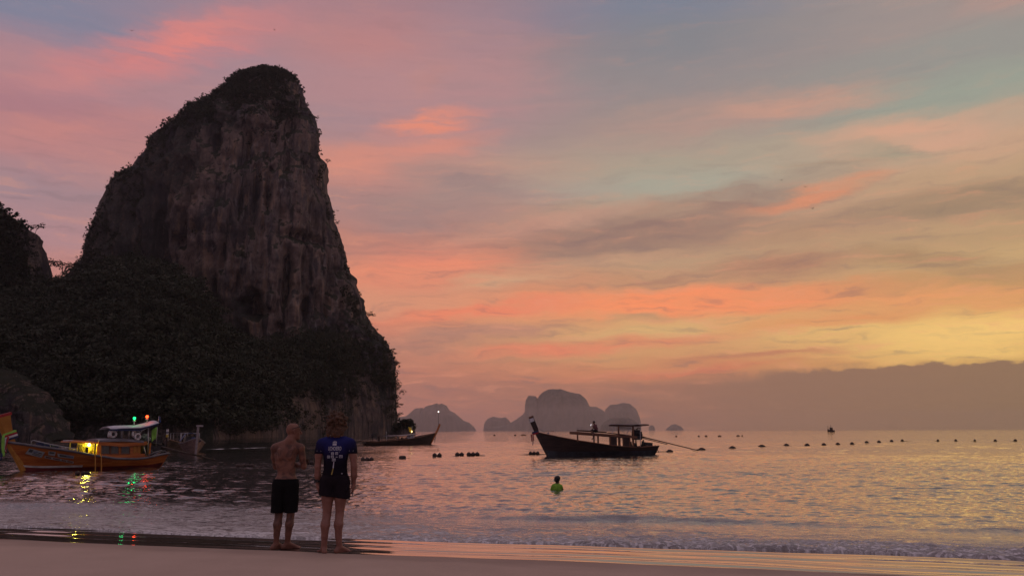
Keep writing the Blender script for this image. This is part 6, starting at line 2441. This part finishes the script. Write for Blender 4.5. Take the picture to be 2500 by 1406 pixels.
# right arm: elbow out to the right, forearm across the chest
S.ell((0.178, 0.01, 1.335), (0.058, 0.058, 0.062), 0.03)
S.chain([(0.180, 0.01, 1.335), (0.207, 0.030, 1.20), (0.220, 0.055, 1.085)], [0.050, 0.044, 0.037], 0.012)
S.chain([(0.220, 0.055, 1.085), (0.13, 0.17, 1.09), (-0.02, 0.20, 1.13)], [0.038, 0.040, 0.028], 0.02)
hand(S, (-0.02, 0.20, 1.13), (-0.95, -0.1, 0.2), (0, -1, 0), 1, curl=0.35)
S.ell((-0.178, 0.015, 1.335), (0.055, 0.058, 0.062), 0.03)
S.chain([(-0.178, 0.015, 1.335), (-0.190, 0.055, 1.21), (-0.178, 0.10, 1.085)], [0.050, 0.045, 0.037], 0.02)
S.chain([(-0.178, 0.10, 1.085), (-0.06, 0.215, 1.075), (0.10, 0.235, 1.11)], [0.038, 0.040, 0.028], 0.02)
hand(S, (0.10, 0.235, 1.11), (0.95, -0.15, 0.25), (0, -1, 0), -1, curl=0.35)
lookL = (0.93, 0.36)
PH_ = head(S, (0.068, 0.025, 1.555), lookL, tilt=0.02, jaw=1.05)
S.ripple(lambda x, y, z: 0.004 * np.exp(-((x - 0.0) / 0.014) ** 2) * (y < -0.02) * np.clip((1.33 - z) / 0.1, 0, 1) * (z > 0.92))
bodyL = S.mesh('body', M_SKIN_T, rootL)
S = SDF((-0.30, -0.25, 0.40), (0.30, 0.25, 0.98), 0.0075)
S.ell((0.0, 0, 0.90), (0.168, 0.122, 0.13), 0.03)
S.chain([(-0.080, 0, 0.84), (-0.088, -0.005, 0.66), (-0.092, -0.01, 0.44)], [0.108, 0.098, 0.096], 0.03, (0.95, 1.05, 1))
S.chain([(0.080, 0, 0.84), (0.084, 0.005, 0.66), (0.088, 0.01, 0.44)], [0.108, 0.098, 0.096], 0.03, (0.95, 1.05, 1))
S.ripple(lambda x, y, z: 0.005 * gnoise(x * 14, y * 14, z * 5) - 0.003 * np.cos(np.arctan2(y, x - np.sign(x) * 0.085) * 7) * np.clip((0.75 - z) / 0.3, 0, 1))
S.cut((0, 0, 0.928), (0, 0, 1)).cut((0, 0, 0.485), (0, 0.06, -1))
S.mesh('shorts', M_SHORTB, rootL)
# sunglasses pushed up on the bald head
mb = MB()
for s_ in (-1, 1):
    c = Vector(PH_(s_ * 0.034, 0.070, 0.078))
    f3 = Vector((lookL[0], lookL[1], 0)).normalized()
    r3 = Vector((f3.y, -f3.x, 0))
    up3 = Vector((0, 0, 1)) * 0.8 - f3 * 0.6
    vs_ = []
    for a in range(12):
        t = 2 * math.pi * a / 12
        vs_.append(c + f3 * 0.012 + r3 * (0.030 * math.cos(t)) + up3 * (0.022 * math.sin(t)))
    mb.loft([vs_, [v + (f3 * 0.8 + Vector((0, 0, 0.6))) * 0.006 for v in vs_]], smooth=False)
    mb.tube([c + r3 * (s_ * 0.030) + f3 * 0.012, Vector(PH_(s_ * 0.083, 0.03, 0.062)), Vector(PH_(s_ * 0.086, -0.03, 0.040))], 0.0045, 6)
mb.tube([Vector(PH_(-0.008, 0.088, 0.080)), Vector(PH_(0.008, 0.088, 0.080))], 0.004, 5)
mb.build('sunglasses', M_BLKPL, rootL)

# ------------------------------------------------------------------ man in the blue jersey, seen from behind
pR = sand_at(811, 1350)
rootR = thing('person', 'man with curly brown hair in a blue to black jersey and dark shorts, back turned', 'person', pR)
S = SDF((-0.38, -0.26, -0.02), (0.40, 0.36, 1.80), 0.0075)
S.chain([(-0.105, -0.03, 0.078), (-0.098, -0.045, 0.22), (-0.092, -0.055, 0.37), (-0.085, -0.015, 0.49), (-0.088, 0.0, 0.70), (-0.088, 0.0, 0.90)], [0.038, 0.042, 0.060, 0.053, 0.078, 0.092], 0.02)
S.chain([(0.090, 0.01, 0.078), (0.078, -0.01, 0.22), (0.076, -0.03, 0.37), (0.078, 0.005, 0.49), (0.086, 0.0, 0.70), (0.088, 0.0, 0.90)], [0.038, 0.042, 0.060, 0.053, 0.078, 0.092], 0.02)
foot(S, (-0.105, -0.03, 0.078), -0.45, L=0.26)
foot(S, (0.090, 0.01, 0.078), 0.65, L=0.26)
S.ell((0, 0, 0.96), (0.160, 0.118, 0.13), 0.03)
S.ell((0, 0.0, 1.12), (0.142, 0.10, 0.16), 0.03)
S.ell((0, 0.01, 1.30), (0.160, 0.108, 0.17), 0.04)
S.cap((-0.15, 0.0, 1.425), (0.15, 0.0, 1.425), 0.058, 0.058, 0.05)
S.chain([(0, 0, 1.43), (0.0, 0.01, 1.52), (0.0, 0.02, 1.60)], [0.070, 0.062, 0.060], 0.03)
S.ell((-0.200, 0.0, 1.405), (0.060, 0.060, 0.065), 0.03)
S.ell((0.200, 0.0, 1.405), (0.060, 0.060, 0.065), 0.03)
S.chain([(-0.205, 0.0, 1.40), (-0.226, -0.015, 1.26), (-0.232, -0.015, 1.12), (-0.236, 0.01, 1.00), (-0.232, 0.035, 0.895)], [0.052, 0.048, 0.040, 0.042, 0.028], 0.02)
S.chain([(0.205, 0.0, 1.40), (0.236, -0.015, 1.26), (0.252, -0.015, 1.12), (0.250, 0.02, 1.00), (0.240, 0.055, 0.895)], [0.052, 0.048, 0.040, 0.042, 0.028], 0.02)
hand(S, (-0.232, 0.035, 0.895), (0.05, 0.18, -1), (1, 0.2, 0), 1, curl=0.45)
hand(S, (0.240, 0.055, 0.895), (-0.02, 0.25, -1), (-1, 0.2, 0), -1, curl=0.75)
PR_ = head(S, (0.005, 0.035, 1.675), (0.18, 1.0), tilt=0.03)
bodyR = S.mesh('body', M_SKIN_P, rootR)
S = SDF((-0.36, -0.22, 0.94), (0.36, 0.24, 1.58), 0.0075)
S.ell((0, 0.0, 1.02), (0.172, 0.128, 0.14), 0.03)
S.ell((0, 0.0, 1.14), (0.158, 0.116, 0.17), 0.03)
S.ell((0, 0.01, 1.30), (0.174, 0.122, 0.18), 0.04)
S.cap((-0.15, 0.0, 1.43), (0.15, 0.0, 1.43), 0.068, 0.068, 0.05)
S.cap((-0.08, 0.0, 1.465), (0.08, 0.0, 1.465), 0.06, 0.06, 0.05)
S.chain([(-0.195, 0, 1.41), (-0.224, -0.012, 1.29)], [0.076, 0.062], 0.03)
S.chain([(0.195, 0, 1.41), (0.232, -0.012, 1.29)], [0.076, 0.062], 0.03)
S.ripple(lambda x, y, z: 0.004 * gnoise(x * 9, y * 9, z * 16) * np.clip((1.25 - z) / 0.2, 0.25, 1) + 0.004 * np.sin(18 * z + 9 * np.abs(x)) * np.clip((1.16 - z) / 0.1, 0, 1))
S.cut((0, 0, 1.005), (0, 0, -1)).cut((0, 0, 1.515), (0, 0, 1))
g_ = np.meshgrid(*S.ax, indexing='ij')
arm = np.clip((np.abs(g_[0]) - 0.165) / 0.01, 0, 1)
S.f = np.maximum(S.f, np.where(arm > 0.5, 1.285 - g_[2], -1))
jersey = S.mesh('jersey', mj, rootR)
S = SDF((-0.28, -0.22, 0.66), (0.30, 0.24, 1.08), 0.0075)
S.ell((0, 0, 0.965), (0.178, 0.135, 0.13), 0.03)
S.chain([(-0.088, 0, 0.90), (-0.094, -0.005, 0.74), (-0.098, -0.008, 0.66)], [0.116, 0.106, 0.106], 0.03)
S.chain([(0.088, 0, 0.90), (0.094, 0.005, 0.74), (0.098, 0.006, 0.66)], [0.116, 0.106, 0.106], 0.03)
S.ripple(lambda x, y, z: 0.005 * gnoise(x * 12, y * 12, z * 7))
S.cut((0, 0, 1.045), (0, 0, 1)).cut((-0.1, 0, 0.735), (-0.14, 0, -1))
S.mesh('shorts', M_SHORTG, rootR)
mb = MB()
mb.bar((0.155, -0.075, 0.93), (0.158, -0.075, 0.80), 0.02, 0.10)
mb.build('hip_pouch', M_SHORTG, rootR)
mb = MB()
mb.box((0.118, -0.128, 1.03), (0.016, 0.004, 0.012))
mb.build('jersey_tag', M_PRINTW, rootR)
# hair: a mop of curls
S = SDF((-0.20, -0.18, 1.48), (0.20, 0.20, 1.86), 0.0065)
rh = np.random.default_rng(9)
S.ell((0.003, 0.0, 1.705), (0.098, 0.112, 0.105), 0.02)
S.ell((0.0, -0.045, 1.62), (0.088, 0.070, 0.085), 0.02)
for i in range(230):
    a, b_ = rh.uniform(0, 2 * math.pi), rh.uniform(-0.75, 1.45)
    d = np.array([math.cos(b_) * math.cos(a), math.cos(b_) * math.sin(a), math.sin(b_)])
    if d[1] > 0.35 and d[2] < 0.25:
        continue
    c = np.array([0.003, -0.005, 1.695]) + d * np.array([0.108, 0.112, 0.108]) * rh.uniform(0.92, 1.12)
    if d[2] < 0:
        c[2] -= 0.035 * (-d[2])
        c[0] *= 1.06
    t = rh.normal(size=3) * 0.022
    S.cap(c - t, c + t, rh.uniform(0.010, 0.020), 0.008, 0.006)
for i in range(60):
    x = rh.uniform(-0.10, 0.10)
    z0 = rh.uniform(1.56, 1.64)
    y0 = -0.075 - 0.03 * math.cos(x * 14)
    S.chain([(x, y0, z0), (x * 1.05 + rh.normal(0, 0.012), y0 - 0.012, z0 - 0.035), (x * 1.08 + rh.normal(0, 0.016), y0 + 0.004, z0 - 0.065)], [0.014, 0.013, 0.007], 0.006)
hair = S.mesh('hair', M_HAIRB, rootR, smooth=0)
mb = MB()
for i in range(170):
    a, b_ = rh.uniform(0, 2 * math.pi), rh.uniform(-0.7, 1.5)
    d = np.array([math.cos(b_) * math.cos(a), math.cos(b_) * math.sin(a), math.sin(b_)])
    if d[1] > 0.4 and d[2] < 0.3:
        continue
    c = Vector(np.array([0.003, -0.005, 1.69]) + d * 0.112)
    dd = Vector(d)
    s_ = Vector(rh.normal(size=3)) * 0.018
    mb.tube([c, c + dd * 0.016 + s_ * 0.6, c + dd * 0.026 + s_ * 1.4 + Vector((0, 0, -0.006))], [0.0028, 0.0022, 0.0012], 4)
mb.build('flyaway_curls', M_HAIRB, hair)
mb = MB()
Mw = Matrix.Rotation(0.15, 3, 'X')
mb.torus((-0.2325, 0.030, 0.925), 0.0345, 0.010, Mw @ Matrix.Scale(1.0, 3), 22, 6)
mb.torus((-0.2325, 0.0295, 0.932), 0.0345, 0.009, Mw, 22, 6)
mb.box((-0.272, 0.022, 0.928), (0.014, 0.042, 0.045))
mb.box((-0.240, -0.012, 0.928), (0.036, 0.012, 0.040))
mb.build('watch', M_BLKPL, rootR)
# phone held in the right hand
ph = thing('phone', 'dark phone held at the right hip of the man in the blue jersey', 'phone', pR + Vector((0.226, 0.10, 0.735)), 0.15)
mb = MB()
mb.box((0, 0, 0.06), (0.010, 0.072, 0.145), rx=-0.25)
mb.build('case', M_BLKPL, ph)
mb = MB()
mb.box((0.0065, -0.015, 0.105), (0.004, 0.024, 0.026), rx=-0.25)
mb.build('camera_bump', M_METAL, ph)

# print on the back of the jersey, laid on the cloth
bpy.context.view_layer.update()
jm = jersey.data
bvh = BVHTree.FromPolygons([v.co.copy() for v in jm.vertices], [tuple(p.vertices) for p in jm.polygons])


def on_back(x, z, off):
    h = bvh.ray_cast(Vector((x, -1.0, z)), Vector((0, 1, 0)))
    return Vector((x, (h[0].y if h[0] else -0.11) - off, z))


def print_poly(name, polys, m, off=0.0022):
    mb = MB()
    for poly in polys:
        n = len(poly)
        a = [on_back(x, z, off) for x, z in poly]
        b_ = [p + Vector((0, 0.0012, 0)) for p in a]
        mb.loft([a, b_], smooth=False)
    return mb.build(name, m, jersey)


def print_text(txt, cx, cz, size, m, name='lettering', width=None):
    cu = bpy.data.curves.new('t', 'FONT')
    cu.body = txt
    cu.size = size
    cu.align_x = 'CENTER'
    cu.align_y = 'CENTER'
    cu.resolution_u = 3
    cu.offset = size * 0.018
    ob = bpy.data.objects.new('t', cu)
    COL.objects.link(ob)
    bpy.context.view_layer.update()
    me = bpy.data.meshes.new_from_object(ob.evaluated_get(bpy.context.evaluated_depsgraph_get()))
    bpy.data.objects.remove(ob)
    bpy.data.curves.remove(cu)
    xs = [v.co.x for v in me.vertices]
    k = 1.0 if width is None else width / (max(xs) - min(xs))
    for v in me.vertices:
        p = on_back(cx + v.co.x * k, cz + v.co.y, 0.0026)
        v.co = p
    me.name = name
    return link(name, me, m, jersey)


def rect(cx, cz, w, h, sk=0.0):
    return [(cx - w / 2, cz - h / 2), (cx + w / 2, cz - h / 2), (cx + w / 2 + sk, cz + h / 2), (cx - w / 2 + sk, cz + h / 2)]


JX = 0.0
ce = 1.425
print_poly('emblem', [rect(JX - 0.001, ce - 0.018, 0.052, 0.026), [(JX - 0.027, ce + 0.000), (JX - 0.013, ce + 0.000), (JX - 0.017, ce + 0.024), (JX - 0.025, ce + 0.020)],
                      [(JX + 0.013, ce + 0.000), (JX + 0.026, ce + 0.000), (JX + 0.024, ce + 0.022), (JX + 0.016, ce + 0.024)], [(JX - 0.010, ce + 0.000), (JX + 0.010, ce + 0.000), (JX + 0.006, ce + 0.030), (JX - 0.006, ce + 0.030)]], M_PRINTW)
print_text('UCHOIERO', JX + 0.004, 1.352, 0.070, M_PRINTW, width=0.172)
print_poly('underline', [rect(JX + 0.004, 1.312, 0.135, 0.005)], M_PRINTW)
for (x, z, w, h, tx) in [(-0.020, 1.290, 0.036, 0.032, 'BI'), (0.034, 1.291, 0.036, 0.034, 'S'), (-0.074, 1.246, 0.040, 0.034, 'UB'), (-0.020, 1.248, 0.036, 0.034, 'PC'), (0.088, 1.250, 0.040, 0.036, 'TK'), (0.000, 1.208, 0.046, 0.034, 'SE')]:
    fr_ = 0.005
    print_poly('badge', [rect(x, z + h / 2 - fr_ / 2, w, fr_), rect(x, z - h / 2 + fr_ / 2, w, fr_), rect(x - w / 2 + fr_ / 2, z, fr_, h), rect(x + w / 2 - fr_ / 2, z, fr_, h)], M_PRINTW)
    print_text(tx, x, z, h * 0.85, M_PRINTW, width=w * 0.66)
print_poly('dash', [rect(0.036, 1.244, 0.024, 0.007)], M_PRINTW)
print_poly('stripe', [[(-0.010, 1.10), (0.004, 1.10), (0.008, 1.185), (-0.002, 1.185)]], M_PRINTW)
print_poly('stripe', [[(-0.026, 0.985 + 0.03), (-0.010, 0.985 + 0.03), (0.003, 1.098), (-0.009, 1.098)]], M_PRINTY)
for sg in (-1, 1):
    a = [Vector((sg * (0.213 if sg < 0 else 0.220) + 0.028 * s2, -0.078 + 0.01, z)) for s2, z in ((-1, 1.318), (1, 1.318), (1, 1.327), (-1, 1.327))]
    pts_ = []
    for p in a:
        h = bvh.ray_cast(Vector((p.x, -1, p.z)), Vector((0, 1, 0)))
        pts_.append(Vector((p.x, (h[0].y if h[0] else -0.07) - 0.002, p.z)))
    mb = MB()
    mb.loft([pts_, [p + Vector((0, 0.0012, 0)) for p in pts_]], smooth=False)
    mb.build('sleeve_band', M_PRINTW, jersey)

# ------------------------------------------------------------------ swimmer in the lime shirt
pS = gnd(1360, 1196.5, 0.0) + Vector((0, 0, 0.055))
rootS = thing('person', 'dark haired swimmer in a lime shirt standing chest deep in the sea', 'person', pS)
S = SDF((-0.42, -0.3, -0.55), (0.42, 0.35, 0.55), 0.010)
S.ell((0, 0, -0.25), (0.15, 0.10, 0.2), 0.03)
S.ell((0, 0, 0.0), (0.165, 0.11, 0.17), 0.03)
S.cap((-0.13, 0, 0.115), (0.13, 0, 0.105), 0.06, 0.06, 0.05)
S.chain([(0, 0, 0.12), (0.012, 0.01, 0.24)], [0.066, 0.058], 0.03)
S.chain([(-0.15, 0, 0.085), (-0.205, 0.05, -0.06), (-0.22, 0.2, -0.18)], [0.055, 0.045, 0.035], 0.02)
S.chain([(0.15, 0, 0.085), (0.205, 0.03, -0.05), (0.25, 0.18, -0.16)], [0.055, 0.045, 0.035], 0.02)
hand(S, (-0.22, 0.2, -0.18), (0, 1, -0.2), (0, 0, -1), 1, curl=0.2)
hand(S, (0.25, 0.18, -0.16), (0, 1, -0.2), (0, 0, -1), -1, curl=0.2)
head(S, (0.018, 0.02, 0.325), (0.80, 0.6), tilt=0.05, sc_=1.02)
S.mesh('body', M_SKIN_D, rootS)
S = SDF((-0.36, -0.22, -0.45), (0.36, 0.24, 0.28), 0.010)
S.ell((0, 0, -0.25), (0.162, 0.112, 0.2), 0.03)
S.ell((0, 0, 0.0), (0.178, 0.122, 0.17), 0.03)
S.cap((-0.11, 0, 0.115), (0.11, 0, 0.105), 0.068, 0.066, 0.05)
S.cap((-0.03, 0, 0.16), (0.05, 0, 0.16), 0.055, 0.055, 0.04)
S.cap((-0.15, 0, 0.085), (-0.195, 0.04, -0.04), 0.064, 0.055, 0.03)
S.cap((0.145, 0, 0.085), (0.170, 0.01, 0.04), 0.062, 0.056, 0.03)
S.cut((0, 0, 0.205), (0, 0, 1))
S.ripple(lambda x, y, z: 0.005 * gnoise(x * 9, y * 9, z * 14))
S.mesh('swim_shirt', M_LIME, rootS)
S = SDF((-0.16, -0.16, 0.2), (0.2, 0.2, 0.52), 0.008)
S.cap((0.000, -0.005, 0.365), (0.030, 0.020, 0.375), 0.098, 0.098, 0.02, (1, 1, 0.98))
S.cap((-0.03, -0.03, 0.31), (-0.005, -0.02, 0.26), 0.075, 0.05, 0.02)
S.ripple(lambda x, y, z: 0.006 * gnoise(x * 30, y * 30, z * 30))
S.cut((0.09, 0.07, 0.35), (0.72, 0.54, -0.45))
S.mesh('hair', M_HAIRK, rootS)

# ------------------------------------------------------------------ man sitting on the cabin roof of the dark boat, lit phone in hand
hip = E.P(1455, 1055, 0.74)
wh = E.world(hip)
rootP = thing('person', 'man in a dark red top sitting on the boat roof holding a lit phone', 'person', wh, E.rz)
rootP.scale = (1.14, 1.14, 1.14)
# local: +x towards the bow, +y over the near side, z up; origin at the seat
S = SDF((-0.35, -0.4, -0.75), (0.75, 0.55, 1.0), 0.011)
S.ell((0, 0, 0.10), (0.13, 0.17, 0.12), 0.03)
S.chain([(0.0, 0, 0.10), (-0.01, 0, 0.28), (0.06, 0, 0.46)], [0.115, 0.12, 0.12], 0.05)
S.cap((0.06, -0.14, 0.53), (0.06, 0.14, 0.53), 0.055, 0.055, 0.05)
S.chain([(0.07, 0, 0.54), (0.13, 0, 0.64)], [0.06, 0.055], 0.03)
head(S, (0.165, 0, 0.735), (1.0, 0.05), tilt=0.18)
for sg in (-1, 1):
    S.chain([(0.02, sg * 0.09, 0.09), (0.26, sg * 0.10 + 0.06, 0.10), (0.42, sg * 0.09 + 0.16, 0.06)], [0.09, 0.075, 0.057], 0.02)
S.chain([(0.42, 0.25, 0.06), (0.40, 0.33, -0.18), (0.37, 0.34, -0.42)], [0.056, 0.056, 0.036], 0.02)
S.chain([(0.42, 0.07, 0.06), (0.30, 0.36, -0.10), (0.36, 0.36, -0.38)], [0.056, 0.054, 0.036], 0.02)
for p_ in [(0.37, 0.34, -0.42), (0.36, 0.36, -0.38)]:
    S.cap(p_, (p_[0] + 0.16, p_[1] + 0.03, p_[2] - 0.11), 0.035, 0.026, 0.02)
S.chain([(0.06, -0.19, 0.52), (0.10, -0.23, 0.32), (0.32, -0.14, 0.16)], [0.052, 0.045, 0.032], 0.02)
S.chain([(0.06, 0.19, 0.52), (0.17, 0.24, 0.33), (0.36, 0.12, 0.44)], [0.052, 0.045, 0.030], 0.02)
hand(S, (0.36, 0.12, 0.44), (0.7, -0.2, 0.7), (-0.6, 0.0, 0.6), 1, curl=0.7)
hand(S, (0.32, -0.14, 0.16), (1, 0.1, -0.1), (0, 0, -1), 1, curl=0.4)
S.mesh('body', M_SKIN_D, rootP)
S = SDF((-0.3, -0.4, 0.0), (0.4, 0.4, 0.66), 0.011)
S.chain([(0.0, 0, 0.10), (-0.01, 0, 0.28), (0.06, 0, 0.46)], [0.135, 0.135, 0.135], 0.05)
S.cap((0.06, -0.14, 0.53), (0.06, 0.14, 0.53), 0.068, 0.068, 0.05)
S.cap((0.06, -0.19, 0.52), (0.09, -0.22, 0.38), 0.066, 0.058, 0.03)
S.cap((0.06, 0.19, 0.52), (0.13, 0.22, 0.39), 0.066, 0.058, 0.03)
S.cut((0, 0, 0.60), (0, 0, 1))
S.mesh('shirt', pmat('dark_red_shirt_cloth', (0.17, 0.05, 0.065), (0.12, 0.035, 0.045), rough=0.8, scale=8), rootP)
S = SDF((-0.3, -0.35, -0.1), (0.55, 0.45, 0.3), 0.011)
S.ell((0, 0, 0.10), (0.145, 0.185, 0.125), 0.03)
for sg in (-1, 1):
    S.chain([(0.02, sg * 0.09, 0.09), (0.26, sg * 0.10 + 0.06, 0.10), (0.38, sg * 0.09 + 0.14, 0.07)], [0.105, 0.092, 0.08], 0.02)
S.mesh('shorts', M_SHORTB, rootP)
S = SDF((0.0, -0.16, 0.6), (0.32, 0.16, 0.92), 0.010)
S.cap((0.13, 0, 0.775), (0.165, 0, 0.785), 0.086, 0.086, 0.02)
S.cut((0.20, 0, 0.75), (0.8, 0, -0.55))
S.mesh('hair', M_HAIRK, rootP)
php = E.world(hip + Vector((0.47, 0.10, 0.56)) * 1.14)
ph2 = thing('phone', 'phone with a bright white screen held up by the man on the boat roof', 'phone', php, E.rz)
mb = MB()
mb.box((0, 0, 0), (0.012, 0.078, 0.16), ry=-0.35)
mb.build('case', M_BLKPL, ph2)
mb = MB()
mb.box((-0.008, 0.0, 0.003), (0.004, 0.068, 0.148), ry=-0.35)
mb.box((0.0, 0.0405, 0.0), (0.010, 0.004, 0.15), ry=-0.35)  # near edge of the case made to glow along with the screen
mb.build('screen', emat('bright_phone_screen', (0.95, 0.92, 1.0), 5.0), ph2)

# ------------------------------------------------------------------ birds
M_BIRD = pmat('dark_feathers', (0.03, 0.026, 0.026), (0.02, 0.018, 0.018), rough=0.8)
for i, (x, y, Y_, w, bank, yaw, lb) in enumerate([(322, 76, 160, 0.50, 0.4, 0.5, 'tiny dark bird high in the pink cloud at the upper left'), (670, 74, 190, 0.32, -0.2, 1.2, 'tiny dark bird in the sky above the cliff top'),
                                                  (1908, 440.5, 150, 0.42, 0.3, -0.6, 'highest of three tiny dark birds at the right'), (1966, 457, 140, 0.42, -0.3, -0.4, 'middle of three tiny dark birds at the right'),
                                                  (1984, 509.5, 130, 0.42, 0.15, -0.9, 'lowest of three tiny dark birds at the right')]):
    p = at(x, y, Y_)
    root = thing('bird', lb, 'bird', p, yaw, 'small birds in the sky')
    mb = MB()
    mb.tube([(0, -0.17, 0), (0, -0.08, 0.005), (0, 0.05, 0.01), (0, 0.14, 0.0), (0, 0.20, -0.005)], [0.015, 0.05, 0.055, 0.035, 0.008], 8)
    mb.add([(-0.04, -0.15, 0), (0.04, -0.15, 0), (0.06, -0.27, 0), (-0.06, -0.27, 0)], [(0, 1, 2, 3)])
    mb.build('body', M_BIRD, root)
    for sg in (-1, 1):
        mb = MB()
        dz = 0.16 + sg * bank * 0.2
        mb.loft([[Vector((sg * 0.03, 0.09, 0.02)), Vector((sg * 0.03, -0.07, 0.02))], [Vector((sg * w * 0.5, 0.10, 0.02 + dz)), Vector((sg * w * 0.5, -0.05, dz))], [Vector((sg * w, -0.02, dz * 0.7)), Vector((sg * w, -0.08, dz * 0.7))]], closed=False, caps=False)
        mb.build('wing', M_BIRD, root)
